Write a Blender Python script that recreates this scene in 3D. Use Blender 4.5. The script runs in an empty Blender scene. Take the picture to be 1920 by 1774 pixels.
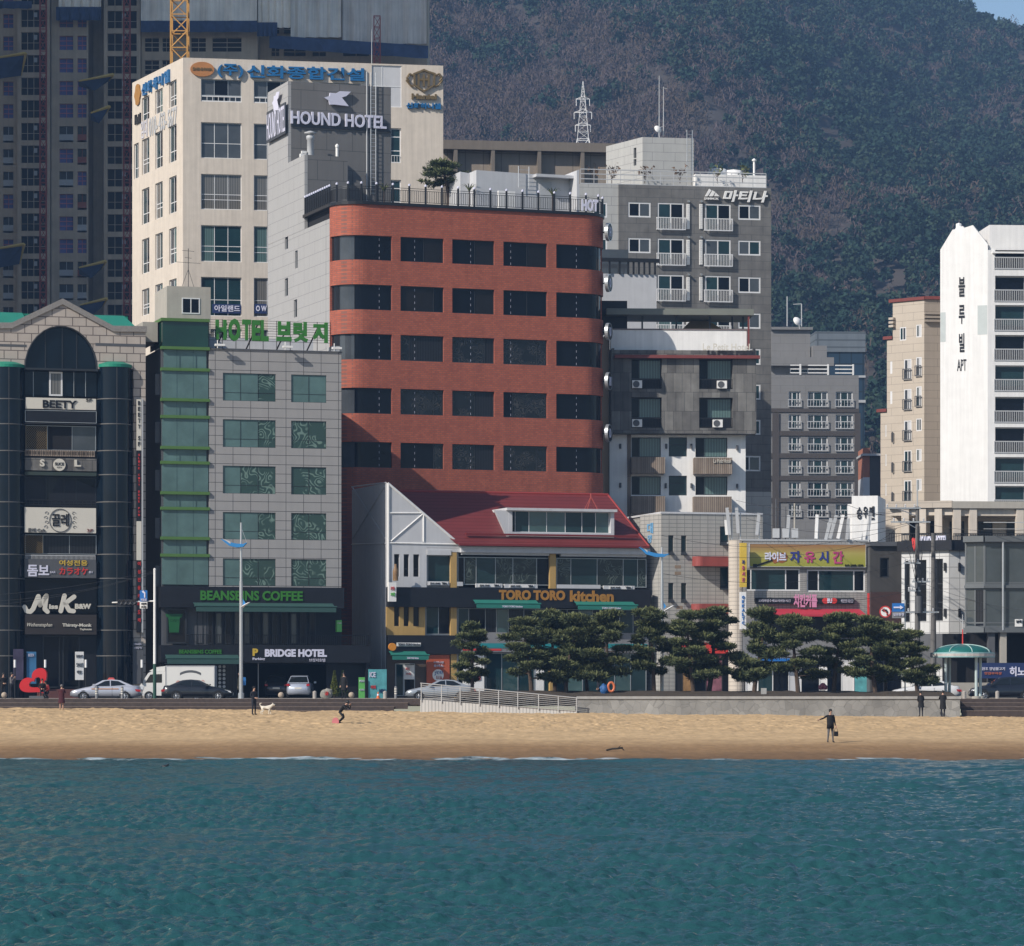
import bpy, bmesh, math, random
import numpy as np
from mathutils import Vector, Matrix, noise
R = math.radians
S = bpy.context.scene
COL = S.collection
rnd = random.Random(11)

# ------------------------------------------------------------------ camera, sky, sun, exposure
EYE, FPX, HOR = 3.3, 6600.0, 1300.0          # eye height (m), focal length in photo pixels, horizon row of the photo
cam = bpy.data.cameras.new('camera')
cam.sensor_width = 36
cam.lens = 36 * FPX / 1920
cam.shift_y = (HOR - 887) / 1920
cam.clip_start = 1
cam.clip_end = 6000
camo = bpy.data.objects.new('camera', cam)
camo.location = (0, 0, EYE)
camo.rotation_euler = (R(90), 0, 0)
COL.objects.link(camo)
S.camera = camo

SUN_EL, SUN_A = 35.0, 40.0                    # height, and how far behind the left hand side the sun stands
SX, SY = -math.cos(R(SUN_A)), -math.sin(R(SUN_A))
wd = bpy.data.worlds.new('World')
S.world = wd
wd.use_nodes = True
nt = wd.node_tree
sky = nt.nodes.new('ShaderNodeTexSky')
sky.sky_type = 'NISHITA'
sky.sun_disc = False
sky.sun_elevation = R(SUN_EL)
sky.sun_rotation = math.atan2(SX, SY)
sky.air_density = 1.0
sky.dust_density = 0.6
sky.ozone_density = 2.0
nt.links.new(sky.outputs[0], nt.nodes['Background'].inputs[0])
nt.nodes['Background'].inputs[1].default_value = 0.085
sl = bpy.data.lights.new('sun', 'SUN')
sl.energy = 4.0
sl.angle = R(0.5)
sl.color = (1, .93, .84)
so = bpy.data.objects.new('sun', sl)
so.rotation_euler = Vector((SX * math.cos(R(SUN_EL)), SY * math.cos(R(SUN_EL)), math.sin(R(SUN_EL)))).to_track_quat('Z', 'Y').to_euler()
so.location = (-300, -200, 300)
COL.objects.link(so)
S.view_settings.view_transform = 'Standard'
S.view_settings.look = 'None'
S.view_settings.exposure = 0.45
S.view_settings.gamma = 1
S.cycles.max_bounces = 6
S.cycles.diffuse_bounces = 3
S.cycles.glossy_bounces = 3
S.cycles.transmission_bounces = 4
S.cycles.transparent_max_bounces = 8
S.cycles.volume_bounces = 0
S.cycles.use_denoising = True
S.cycles.sample_clamp_indirect = 6

# ------------------------------------------------------------------ materials
def srgb(r, g, b):
    f = lambda c: (c / 12.92) if c <= .04045 else ((c + .055) / 1.055) ** 2.4
    return (f(r / 255), f(g / 255), f(b / 255))

def _nodes(name):
    m = bpy.data.materials.new(name)
    m.use_nodes = True
    t = m.node_tree
    return m, t, t.nodes['Principled BSDF']

def N(t, kind, **kw):
    n = t.nodes.new(kind)
    for k, v in kw.items():
        if k.startswith('i_'):
            n.inputs[k[2:].replace('_', ' ')].default_value = v
        else:
            setattr(n, k, v)
    return n

def coords(t, scale=(1, 1, 1)):
    tc = N(t, 'ShaderNodeTexCoord')
    mp = N(t, 'ShaderNodeMapping')
    mp.inputs['Scale'].default_value = scale
    t.links.new(tc.outputs['Object'], mp.inputs[0])
    return mp.outputs[0]

def wallcoords(t):
    """vector (x + y, z, 0): wall patterns run level on every side of a building"""
    tc = N(t, 'ShaderNodeTexCoord')
    sp = N(t, 'ShaderNodeSeparateXYZ')
    ad = N(t, 'ShaderNodeMath', operation='ADD')
    cb = N(t, 'ShaderNodeCombineXYZ')
    t.links.new(tc.outputs['Object'], sp.inputs[0])
    t.links.new(sp.outputs[0], ad.inputs[0])
    t.links.new(sp.outputs[1], ad.inputs[1])
    t.links.new(ad.outputs[0], cb.inputs[0])
    t.links.new(sp.outputs[2], cb.inputs[1])
    return cb.outputs[0]

def vary(t, vec, col_socket_or_rgb, amt, scale, det=5):
    """multiply a colour by slow noise"""
    nz = N(t, 'ShaderNodeTexNoise', i_Scale=scale, i_Detail=det, i_Roughness=.6)
    t.links.new(vec, nz.inputs['Vector'])
    mr = N(t, 'ShaderNodeMapRange')
    mr.inputs[1].default_value = .25
    mr.inputs[2].default_value = .75
    mr.inputs[3].default_value = 1 - amt
    mr.inputs[4].default_value = 1 + amt
    t.links.new(nz.outputs['Fac'], mr.inputs[0])
    mx = N(t, 'ShaderNodeMix', data_type='RGBA', blend_type='MULTIPLY')
    mx.inputs[0].default_value = 1
    if isinstance(col_socket_or_rgb, tuple):
        mx.inputs[6].default_value = (*col_socket_or_rgb, 1)
    else:
        t.links.new(col_socket_or_rgb, mx.inputs[6])
    t.links.new(mr.outputs[0], mx.inputs[7])
    return mx.outputs[2]

def bump(t, bs, height, strength, dist=.02):
    b = N(t, 'ShaderNodeBump', i_Strength=strength, i_Distance=dist)
    t.links.new(height, b.inputs['Height'])
    t.links.new(b.outputs[0], bs.inputs['Normal'])

def mat(name, col, rough=.7, metal=0, var=.08, scale=1.2, streak=0, spec=.4, bmp=0):
    m, t, bs = _nodes(name)
    v = coords(t)
    c = vary(t, v, tuple(col), var, scale)
    if streak:
        c = vary(t, coords(t, (3, 3, .12)), c, streak, 1.0, 6)
    t.links.new(c, bs.inputs['Base Color'])
    bs.inputs['Roughness'].default_value = rough
    bs.inputs['Metallic'].default_value = metal
    bs.inputs['Specular IOR Level'].default_value = spec
    if bmp:
        nz = N(t, 'ShaderNodeTexNoise', i_Scale=30, i_Detail=4)
        t.links.new(v, nz.inputs['Vector'])
        bump(t, bs, nz.outputs[0], bmp)
    return m

def tile(name, col, mortar, bw, bh, ms=.03, off=.5, col2=None, rough=.75, var=.06, streak=.08, spec=.3, cvar=0):
    m, t, bs = _nodes(name)
    v = wallcoords(t)
    br = N(t, 'ShaderNodeTexBrick', offset=off, squash=1)
    br.inputs['Scale'].default_value = 1
    br.inputs['Brick Width'].default_value = bw
    br.inputs['Row Height'].default_value = bh
    br.inputs['Mortar Size'].default_value = ms
    br.inputs['Mortar Smooth'].default_value = .1
    br.inputs['Color1'].default_value = (*col, 1)
    br.inputs['Color2'].default_value = (*(col2 or col), 1)
    br.inputs['Mortar'].default_value = (*mortar, 1)
    t.links.new(v, br.inputs['Vector'])
    c = vary(t, coords(t), br.outputs['Color'], var, .9)
    if streak:
        c = vary(t, coords(t, (2, 2, .1)), c, streak, 1.0, 6)
    t.links.new(c, bs.inputs['Base Color'])
    bs.inputs['Roughness'].default_value = rough
    bs.inputs['Specular IOR Level'].default_value = spec
    bump(t, bs, br.outputs['Fac'], -.25)
    return m

def glass(name, col, rough=.03, ior=1.52, wav=.12, wscale=1.2, var=.3):
    """window glass over a dark room: the room's colour under a smooth, slightly wavy pane"""
    m, t, bs = _nodes(name)
    v = coords(t)
    t.links.new(vary(t, v, tuple(col), var, .5), bs.inputs['Base Color'])
    bs.inputs['Roughness'].default_value = rough
    bs.inputs['IOR'].default_value = ior
    bs.inputs['Specular IOR Level'].default_value = .5
    nz = N(t, 'ShaderNodeTexNoise', i_Scale=wscale, i_Detail=1.5)
    t.links.new(v, nz.inputs['Vector'])
    bump(t, bs, nz.outputs[0], wav, .02)
    return m

def curtain(name, col, fold=9, ior=1.5):
    """curtained pane: vertical folds seen under the glass"""
    m, t, bs = _nodes(name)
    wv = N(t, 'ShaderNodeTexWave', wave_type='BANDS', bands_direction='X')
    wv.inputs['Scale'].default_value = fold / 6.28
    wv.inputs['Distortion'].default_value = 1.5
    wv.inputs['Detail'].default_value = 2
    t.links.new(coords(t, (1, 1, .05)), wv.inputs['Vector'])
    rp = N(t, 'ShaderNodeMix', data_type='RGBA')
    rp.inputs[6].default_value = (*[c * .55 for c in col], 1)
    rp.inputs[7].default_value = (*col, 1)
    t.links.new(wv.outputs['Fac'], rp.inputs[0])
    t.links.new(rp.outputs[2], bs.inputs['Base Color'])
    bs.inputs['Roughness'].default_value = .05
    bs.inputs['IOR'].default_value = ior
    return m

def banded_pane(name, dark, pale, scale, dist):
    """pane with pale, wavy, contour like bands mixed into its dark colour"""
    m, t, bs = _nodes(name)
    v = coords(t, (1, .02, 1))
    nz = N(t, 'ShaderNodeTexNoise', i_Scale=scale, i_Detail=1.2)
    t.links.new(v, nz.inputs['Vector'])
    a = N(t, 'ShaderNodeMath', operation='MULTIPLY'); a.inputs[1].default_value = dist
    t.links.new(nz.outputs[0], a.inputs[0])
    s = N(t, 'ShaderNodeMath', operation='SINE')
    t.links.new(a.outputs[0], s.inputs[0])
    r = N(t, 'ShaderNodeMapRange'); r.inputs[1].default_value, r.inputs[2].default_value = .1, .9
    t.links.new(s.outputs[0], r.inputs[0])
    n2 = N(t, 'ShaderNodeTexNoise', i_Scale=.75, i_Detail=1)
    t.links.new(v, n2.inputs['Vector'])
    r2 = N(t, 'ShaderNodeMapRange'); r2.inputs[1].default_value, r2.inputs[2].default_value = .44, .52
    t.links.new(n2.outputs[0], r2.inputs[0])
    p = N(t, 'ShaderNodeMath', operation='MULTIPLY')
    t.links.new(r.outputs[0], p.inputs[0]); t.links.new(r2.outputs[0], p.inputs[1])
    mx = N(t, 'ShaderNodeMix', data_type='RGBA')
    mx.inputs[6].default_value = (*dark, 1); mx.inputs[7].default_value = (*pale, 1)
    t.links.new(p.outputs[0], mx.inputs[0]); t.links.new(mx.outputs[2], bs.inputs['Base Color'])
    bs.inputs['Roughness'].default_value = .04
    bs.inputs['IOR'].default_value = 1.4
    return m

M = {}
M['moG'] = banded_pane('banded pane green', (.030, .062, .055), (.14, .215, .185), .9, 72)
M['moD'] = banded_pane('painted reflection pane', (.012, .020, .022), (.085, .11, .10), 1.0, 85)  # restaurant panes: warped reflections put into the colour
M['moB'] = banded_pane('banded pane black', (.006, .008, .012), (.045, .042, .042), 1.3, 80)
M['white'] = mat('white paint', (.74, .73, .71), .6, streak=.10, var=.05)
M['white2'] = mat('grey white render', (.50, .505, .52), .75, streak=.07, var=.05)
M['cream'] = mat('cream render', (.56, .495, .42), .8, streak=.14, var=.07)
M['grey'] = mat('mid grey paint', (.20, .20, .205), .7, streak=.06)
M['lgrey'] = mat('light grey metal', (.42, .43, .44), .5, var=.05)
M['dgrey'] = mat('dark grey cladding', (.085, .088, .095), .6, streak=.08)
M['black'] = mat('black panel', (.012, .013, .017), .45, var=.2, spec=.3)
M['blackm'] = mat('black metal', (.012, .012, .014), .4, spec=.4)
M['beige'] = mat('beige render', (.37, .345, .30), .8, streak=.08)
M['alu'] = mat('white window frame', (.66, .66, .66), .4, var=.03)
M['aluG'] = mat('grey aluminium', (.34, .36, .37), .35, metal=.4, var=.04)
M['steel'] = mat('galvanised steel', (.50, .51, .52), .35, metal=.7, var=.06)
M['frameD'] = mat('dark window frame', (.025, .028, .032), .4)
M['lit'] = mat('white letter', (.62, .62, .74), .4, var=.02)
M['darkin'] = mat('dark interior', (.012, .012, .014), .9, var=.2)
M['concrete'] = mat('concrete', (.33, .325, .31), .85, streak=.12, var=.1, bmp=.1)
M['gGreen'] = glass('green tinted glass', (.085, .150, .146), ior=1.40, wav=.25, wscale=.8)
M['gGreen2'] = glass('blue green glass', (.035, .075, .078), ior=1.6, wav=.5, wscale=1.5)
M['gDark'] = glass('dark window glass', (.0035, .005, .009), ior=1.26)
M['gDark2'] = glass('dark brown glass', (.012, .011, .012), ior=1.28)
M['gTeal'] = glass('teal glass', (.012, .034, .040), ior=1.36)
M['gNavy'] = glass('navy glass', (.004, .009, .016), ior=1.30, wav=.3)
M['gGrey'] = glass('grey glass', (.055, .062, .070), ior=1.5)
M['cTeal'] = curtain('teal curtain', (.10, .165, .16))
M['cGrey'] = curtain('grey curtain', (.16, .155, .145))
M['cDark'] = curtain('dark curtain', (.022, .024, .030), ior=1.28)
M['green'] = mat('green letter', (.035, .17, .022), .45)
M['blue'] = mat('blue letter', (.012, .12, .30), .4)
M['gold'] = mat('gold letter', (.40, .19, .04), .4, metal=.2)
M['bronze'] = mat('bronze emblem', (.17, .12, .055), .45, metal=.3)
M['red'] = mat('red paint', (.42, .025, .03), .4)
M['wood'] = mat('dark wood', (.10, .07, .05), .7, streak=.2)

# ------------------------------------------------------------------ mesh helpers
class MB:
    def __init__(s):
        s.v, s.f, s.m = [], [], []

    def quad(s, a, b, c, d, mi=0):
        n = len(s.v)
        s.v += [tuple(a), tuple(b), tuple(c), tuple(d)]
        s.f.append((n, n + 1, n + 2, n + 3))
        s.m.append(mi)
        return s

    def poly(s, pts, mi=0):
        n = len(s.v)
        s.v += [tuple(p) for p in pts]
        s.f.append(tuple(range(n, n + len(pts))))
        s.m.append(mi)
        return s

    def box(s, x0, x1, y0, y1, z0, z1, mi=0):
        if x0 > x1: x0, x1 = x1, x0
        if y0 > y1: y0, y1 = y1, y0
        if z0 > z1: z0, z1 = z1, z0
        n = len(s.v)
        s.v += [(x0, y0, z0), (x1, y0, z0), (x1, y1, z0), (x0, y1, z0), (x0, y0, z1), (x1, y0, z1), (x1, y1, z1), (x0, y1, z1)]
        for f in ((0, 3, 2, 1), (4, 5, 6, 7), (0, 1, 5, 4), (1, 2, 6, 5), (2, 3, 7, 6), (3, 0, 4, 7)):
            s.f.append(tuple(n + i for i in f))
            s.m.append(mi)
        return s

    def tube(s, p0, p1, r0, r1=None, n=8, mi=0, cap=True):
        r1 = r0 if r1 is None else r1
        p0, p1 = Vector(p0), Vector(p1)
        d = (p1 - p0)
        if d.length < 1e-6:
            return s
        d.normalize()
        a = d.orthogonal().normalized()
        b = d.cross(a)
        k = len(s.v)
        for i in range(n):
            t = 2 * math.pi * i / n
            o = a * math.cos(t) + b * math.sin(t)
            s.v += [tuple(p0 + o * r0), tuple(p1 + o * r1)]
        for i in range(n):
            j = (i + 1) % n
            s.f.append((k + 2 * i, k + 2 * j, k + 2 * j + 1, k + 2 * i + 1))
            s.m.append(mi)
        if cap:
            s.f.append(tuple(k + 2 * i for i in reversed(range(n)))); s.m.append(mi)
            s.f.append(tuple(k + 2 * i + 1 for i in range(n))); s.m.append(mi)
        return s

    def path(s, pts, r, n=6, mi=0):
        for a, b in zip(pts[:-1], pts[1:]):
            s.tube(a, b, r, r, n, mi)
        return s

    def prism(s, poly, y0, y1, mi=0, mside=None):
        """outline of (x, z) points pushed from y0 to y1"""
        mside = mi if mside is None else mside
        n = len(poly)
        area = sum(poly[i][0] * poly[(i + 1) % n][1] - poly[(i + 1) % n][0] * poly[i][1] for i in range(n))
        if area < 0:
            poly = poly[::-1]
        k = len(s.v)
        s.v += [(x, y0, z) for x, z in poly] + [(x, y1, z) for x, z in poly]
        s.f.append(tuple(range(k, k + n))); s.m.append(mi)
        s.f.append(tuple(reversed(range(k + n, k + 2 * n)))); s.m.append(mi)
        for i in range(n):
            j = (i + 1) % n
            s.f.append((k + j, k + i, k + n + i, k + n + j)); s.m.append(mside)
        return s

    def lathe(s, prof, c=(0, 0, 0), n=16, mi=0, axis='z'):
        """profile of (radius, height) points turned about an axis"""
        k = len(s.v)
        for r, h in prof:
            for i in range(n):
                t = 2 * math.pi * i / n
                a, b = r * math.cos(t), r * math.sin(t)
                p = (a, b, h) if axis == 'z' else ((a, h, b) if axis == 'y' else (h, a, b))
                s.v.append((c[0] + p[0], c[1] + p[1], c[2] + p[2]))
        for q in range(len(prof) - 1):
            for i in range(n):
                j = (i + 1) % n
                f = (k + q * n + i, k + q * n + j, k + (q + 1) * n + j, k + (q + 1) * n + i)
                s.f.append(f if axis != 'y' else f[::-1])
                s.m.append(mi)
        return s

    def add(s, verts, faces, mi=0):
        n = len(s.v)
        s.v += [tuple(v) for v in verts]
        for f in faces:
            s.f.append(tuple(n + i for i in f))
            s.m.append(mi)
        return s

    def data(s, name, mats, smooth=False):
        me = bpy.data.meshes.new(name)
        me.from_pydata(s.v, [], s.f)
        if not isinstance(mats, (list, tuple)):
            mats = [mats]
        for m in mats:
            me.materials.append(M[m] if isinstance(m, str) else m)
        if len(mats) > 1:
            me.polygons.foreach_set('material_index', s.m)
        if smooth:
            me.polygons.foreach_set('use_smooth', [True] * len(me.polygons))
        me.update()
        return me

def link(name, data, parent=None, mx=None):
    o = bpy.data.objects.new(name, data)
    COL.objects.link(o)
    if parent is not None:
        o.parent = parent
    if mx is not None:
        o.matrix_basis = mx
    return o

def tag(o, label=None, cat=None, group=None, kind=None):
    if label: o['label'] = label
    if cat: o['category'] = cat
    if group: o['group'] = group
    if kind: o['kind'] = kind
    return o

def thing(name, label, cat, mx, group=None):
    o = link(name, None, None, mx)
    o.empty_display_size = .3
    return tag(o, label, cat, group)

def obj(name, mb, mats, parent=None, mx=None, smooth=False):
    return link(name, mb.data(name, mats, smooth), parent, mx)

def copy_tree(o, mx, label=None, group=None):
    c = o.copy()
    COL.objects.link(c)
    c.matrix_basis = mx
    if label: c['label'] = label
    if group: c['group'] = group
    def kids(a, b):
        for ch in [x for x in a.children]:
            d = ch.copy()
            COL.objects.link(d)
            d.parent = b
            kids(ch, d)
    kids(o, c)
    return c

def W(px, py, Y):
    """point of the place seen at a photo pixel, Y metres away"""
    return Vector(((px - 960) * Y / FPX, Y, EYE + (HOR - py) * Y / FPX))

def T(x, y, z, rz=0):
    return Matrix.Translation((x, y, z)) @ Matrix.Rotation(rz, 4, 'Z')

ZS = 2.95                                    # street level above the sea

_tc = {}
def text_data(body, bold=0, spacing=1.0, shear=0):
    key = (body, bold, spacing, shear)
    if key not in _tc:
        cu = bpy.data.curves.new('lettering', 'FONT')
        cu.body = body
        cu.offset = bold
        cu.space_character = spacing
        cu.shear = shear
        cu.extrude = .5
        cu.resolution_u = 3
        o = bpy.data.objects.new('lettering', cu)
        COL.objects.link(o)
        me = bpy.data.meshes.new_from_object(o.evaluated_get(bpy.context.evaluated_depsgraph_get()))
        n = len(me.vertices)
        co = np.zeros(n * 3)
        me.vertices.foreach_get('co', co)
        co = co.reshape(-1, 3)
        fs = [tuple(p.vertices) for p in me.polygons]
        bpy.data.objects.remove(o)
        bpy.data.curves.remove(cu)
        bpy.data.meshes.remove(me)
        lo, hi = co.min(0), co.max(0)
        _tc[key] = ((co - lo) / np.maximum(hi - lo, 1e-6), fs)
    return _tc[key]

def text_mb(body, u0, u1, w0, w1, y0, y1, bold=0, spacing=1.0, shear=0, mb=None, mi=0):
    """letters filling a rectangle of the wall, from y1 (back) to y0 (front)"""
    co, fs = text_data(body, bold, spacing, shear)
    mb = mb or MB()
    v = [(u0 + c[0] * (u1 - u0), y1 + (y0 - y1) * c[2], w0 + c[1] * (w1 - w0)) for c in co]
    return mb.add(v, fs, mi)

# ------------------------------------------------------------------ facades
class Fac:
    """an upright wall plane: local x runs right along it, y goes into the building, z up"""
    def __init__(s, root, pl, pr, z0=ZS):
        s.root = root
        s.o = Vector((pl[0], pl[1], z0))
        d = Vector((pr[0] - pl[0], pr[1] - pl[1]))
        s.len = d.length
        s.ang = math.atan2(d.y, d.x)
        s.M = T(s.o.x, s.o.y, z0, s.ang)
        s.rel = (root.matrix_basis.inverted() @ s.M) if root else s.M
        s.c, s.s = math.cos(s.ang), math.sin(s.ang)

    def uw(s, px, py, off=0):
        ox, oy = s.o.x - s.s * off, s.o.y + s.c * off
        kx = (px - 960) / FPX
        t = (ox * -s.s + oy * s.c) / (-s.s * kx + s.c)
        u = (t * kx - ox) * s.c + (t - oy) * s.s
        return u, EYE + (HOR - py) / FPX * t - s.o.z

    def rect(s, px0, py0, px1, py1, off=0):
        u0, w1 = s.uw(px0, py0, off)
        u1, w0 = s.uw(px1, py1, off)
        return u0, u1, w0, w1

    def part(s, name, mb, mats, parent=None, smooth=False):
        if parent is None:
            return obj(name, mb, mats, s.root, s.rel, smooth)
        return obj(name, mb, mats, parent, None, smooth)

    def box(s, name, px0, py0, px1, py1, y0, y1, mats):
        u0, u1, w0, w1 = s.rect(px0, py0, px1, py1, min(y0, y1))
        return s.part(name, MB().box(u0, u1, y0, y1, w0, w1), mats)

    def wall(s, name, u0, u1, w0, w1, holes, mats, rec=.2, y=0, top=True, fmap=None, du=99, parent=None):
        us = sorted({u0, u1, *[h[0] for h in holes], *[h[1] for h in holes]})
        ws = sorted({w0, w1, *[h[2] for h in holes], *[h[3] for h in holes]})
        us = [u for u in us if u0 <= u <= u1]
        ws = [w for w in ws if w0 <= w <= w1]
        f = fmap or (lambda u, yy, w: (u, yy, w))
        mb = MB()
        def q(a, b, c, d, ya, yb, yc, yd):
            pass
        def front(ua, ub, wa, wb):
            n = max(1, int(math.ceil((ub - ua) / du)))
            for i in range(n):
                p, r = ua + (ub - ua) * i / n, ua + (ub - ua) * (i + 1) / n
                mb.quad(f(p, y, wa), f(r, y, wa), f(r, y, wb), f(p, y, wb))
        def hor(ua, ub, w, up):
            n = max(1, int(math.ceil((ub - ua) / du)))
            for i in range(n):
                p, r = ua + (ub - ua) * i / n, ua + (ub - ua) * (i + 1) / n
                a = (f(p, y, w), f(r, y, w), f(r, y + rec, w), f(p, y + rec, w))
                mb.quad(*(a if up else a[::-1]))
        def ver(u, wa, wb, right):
            a = (f(u, y, wa), f(u, y + rec, wa), f(u, y + rec, wb), f(u, y, wb))
            mb.quad(*(a if right else a[::-1]))
        for wa, wb in zip(ws[:-1], ws[1:]):
            run = None
            for ua, ub in zip(us[:-1], us[1:]):
                cu, cw = (ua + ub) / 2, (wa + wb) / 2
                solid = not any(h[0] < cu < h[1] and h[2] < cw < h[3] for h in holes)
                if solid:
                    run = (run[0], ub) if run else (ua, ub)
                elif run:
                    front(*run, wa, wb)
                    run = None
            if run:
                front(*run, wa, wb)
        for h in holes:
            a, b, c, d = max(h[0], u0), min(h[1], u1), max(h[2], w0), min(h[3], w1)
            hor(a, b, c, True)
            hor(a, b, d, False)
            ver(a, c, d, True)
            ver(b, c, d, False)
        if top:
            hor(u0, u1, w1, True)
            ver(u0, w0, w1, False)
            ver(u1, w0, w1, True)
        return s.part(name, mb, mats, parent)

    def win(s, r, nv=(.5,), nh=(), fr=.06, fm='alu', gm='gDark', rec=.14, name='window', dp=.06, fmap=None, du=99, tilt=.004, parent=None, pieces=None, sill=None):
        """window frame with its panes; pieces may name the glass of each bay"""
        u0, u1, w0, w1 = r
        f = fmap or (lambda u, yy, w: (u, yy, w))
        mb = MB()
        ya, yb = rec - dp * .5, rec + dp * .5
        def bar(a, b, c, d, y0, y1):
            n = max(1, int(math.ceil((b - a) / du)))
            for i in range(n):
                p, q = a + (b - a) * i / n, a + (b - a) * (i + 1) / n
                k = len(mb.v)
                mb.box(p, q, y0, y1, c, d)
                for j in range(k, len(mb.v)):
                    mb.v[j] = f(*mb.v[j])
        e = .002
        bar(u0, u1, w0 + e, w0 + fr, ya, yb)
        bar(u0, u1, w1 - fr, w1 - e, ya, yb)
        bar(u0 + e, u0 + fr, w0 + fr, w1 - fr, ya, yb)
        bar(u1 - fr, u1 - e, w0 + fr, w1 - fr, ya, yb)
        us = [u0 + fr] + [u0 + (u1 - u0) * k for k in nv] + [u1 - fr]
        for u in us[1:-1]:
            bar(u - fr * .4, u + fr * .4, w0 + fr, w1 - fr, ya + .004, yb - .004)
        wsx = [w0 + fr] + [w0 + (w1 - w0) * k for k in nh] + [w1 - fr]
        for w in wsx[1:-1]:
            bar(u0 + fr, u1 - fr, w - fr * .4, w + fr * .4, ya + .008, yb - .008)
        if sill:
            mb.box(u0 - .06, u1 + .06, -sill, rec - .03, w0 - .07, w0 - .002)
        o = s.part(name, mb, fm, parent)
        g = MB()
        gms = [gm] if not pieces else list(dict.fromkeys(pieces))
        for i, (a, b) in enumerate(zip(us[:-1], us[1:])):
            for c, d in zip(wsx[:-1], wsx[1:]):
                mi = 0 if not pieces else gms.index(pieces[i % len(pieces)])
                tx, tz = rnd.uniform(-tilt, tilt) * (b - a), rnd.uniform(-tilt, tilt) * (d - c)
                n = max(1, int(math.ceil((b - a) / du)))
                for j in range(n):
                    p, q = a + (b - a) * j / n, a + (b - a) * (j + 1) / n
                    y0 = rec + .004
                    g.quad(f(p, y0 + (tx if n == 1 else 0), c), f(q, y0, c), f(q, y0 + (tz if n == 1 else 0), d), f(p, y0 + (tx + tz if n == 1 else 0), d), mi)
        obj('pane', g, gms, o)
        return o

    def rail(s, r, y0, y1, name='balcony_railing', m='alu', gap=.13, t=.02, sides=True, parent=None, mid=0):
        """railing standing y0 in front of y1, round a balcony"""
        u0, u1, w0, w1 = r
        mb = MB()
        ya, yb = y0, y0 + t * 1.6
        mb.box(u0, u1, ya, yb, w1 - t * 2, w1)
        mb.box(u0, u1, ya, yb, w0, w0 + t * 2)
        n = max(2, int((u1 - u0) / gap))
        for i in range(n + 1):
            u = u0 + (u1 - u0 - t) * i / n
            mb.box(u, u + t, ya + .003, yb - .003, w0 + t * 2, w1 - t * 2)
        for k in range(mid):
            w = w0 + (w1 - w0) * (k + 1) / (mid + 1)
            mb.box(u0, u1, ya + .002, yb - .002, w - t, w + t)
        if sides and y1 - yb > .05:
            for u in (u0, u1 - t):
                mb.box(u, u + t, yb, y1, w1 - t * 2, w1)
                mb.box(u, u + t, yb, y1, w0, w0 + t * 2)
                for k in range(1, max(2, int((y1 - yb) / gap))):
                    y = yb + (y1 - yb) * k / max(2, int((y1 - yb) / gap))
                    mb.box(u + .002, u + t - .002, y, y + t, w0 + t * 2, w1 - t * 2)
        return s.part(name, mb, m, parent)

    # top-level things fixed to this wall
    def at(s, u, y, w):
        return s.M @ Matrix.Translation((u, y, w))

    def sign(s, label, px, off, texts, board=None, depth=.12, name='signboard', cat='sign', group=None, rim=None):
        """a signboard with its lettering; px = board's photo rectangle; texts = (words, rectangle, material, bold)"""
        u0, u1, w0, w1 = s.rect(*px, off)
        base = ((u0 + u1) / 2, off, w0)
        rt = thing(name, label, cat, s.at(*base), group)
        sh = lambda r: (r[0] - base[0], r[1] - base[0], r[2] - base[2], r[3] - base[2])
        a, b, c, d = sh((u0, u1, w0, w1))
        if board:
            obj('board', MB().box(a, b, 0, depth, c, d), board, rt)
            if rim:
                mb = MB()
                for q in ((a - .03, b + .03, d, d + .04), (a - .03, b + .03, c - .04, c), (a - .04, a, c, d), (b, b + .04, c, d)):
                    mb.box(q[0], q[1], -.02, depth, q[2], q[3])
                obj('frame', mb, rim, rt)
        th = .05 if board else depth
        y1 = -.004 if board else depth
        for tx in texts:
            body, r, m = tx[0], tx[1], tx[2]
            bold = tx[3] if len(tx) > 3 else 0
            kw = tx[4] if len(tx) > 4 else {}
            q = sh(s.rect(*r, off))
            obj(kw.pop('name', 'lettering') if 'name' in kw else 'lettering', text_mb(body, *q, y1 - th, y1, bold, **kw), m, rt)
        return rt, sh, base

def building(name, label, pl, ang, cat='building', z0=ZS):
    return thing(name, label, cat, T(pl[0], pl[1], z0, R(ang)))

def X(px, Y):
    return (px - 960) * Y / FPX

def corner(px, Y):
    return Vector((X(px, Y), Y))

def along(p, deg, L):
    return Vector((p[0] + math.cos(R(deg)) * L, p[1] + math.sin(R(deg)) * L))

def reach(p, deg, px):
    """length from p in direction deg until photo column px"""
    k = (px - 960) / FPX
    dx, dy = math.cos(R(deg)), math.sin(R(deg))
    return (k * p[1] - p[0]) / (dx - k * dy)
# ------------------------------------------------------------------ sea
def np_mesh(name, verts, quads, mats, midx=None, smooth=True):
    me = bpy.data.meshes.new(name)
    nv, nq = len(verts), len(quads)
    me.vertices.add(nv)
    me.vertices.foreach_set('co', np.ascontiguousarray(verts, dtype=np.float32).ravel())
    me.loops.add(nq * 4)
    me.loops.foreach_set('vertex_index', np.ascontiguousarray(quads, dtype=np.int32).ravel())
    me.polygons.add(nq)
    me.polygons.foreach_set('loop_start', np.arange(0, nq * 4, 4, dtype=np.int32))
    me.polygons.foreach_set('use_smooth', np.full(nq, smooth))
    for m in mats:
        me.materials.append(m)
    if midx is not None:
        me.polygons.foreach_set('material_index', np.ascontiguousarray(midx, dtype=np.int32))
    me.update(calc_edges=True)
    return me

def grid_quads(ny, nx):
    a = (np.arange(ny - 1)[:, None] * nx + np.arange(nx - 1)[None, :]).ravel()
    return np.stack([a, a + 1, a + nx + 1, a + nx], 1)

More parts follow.
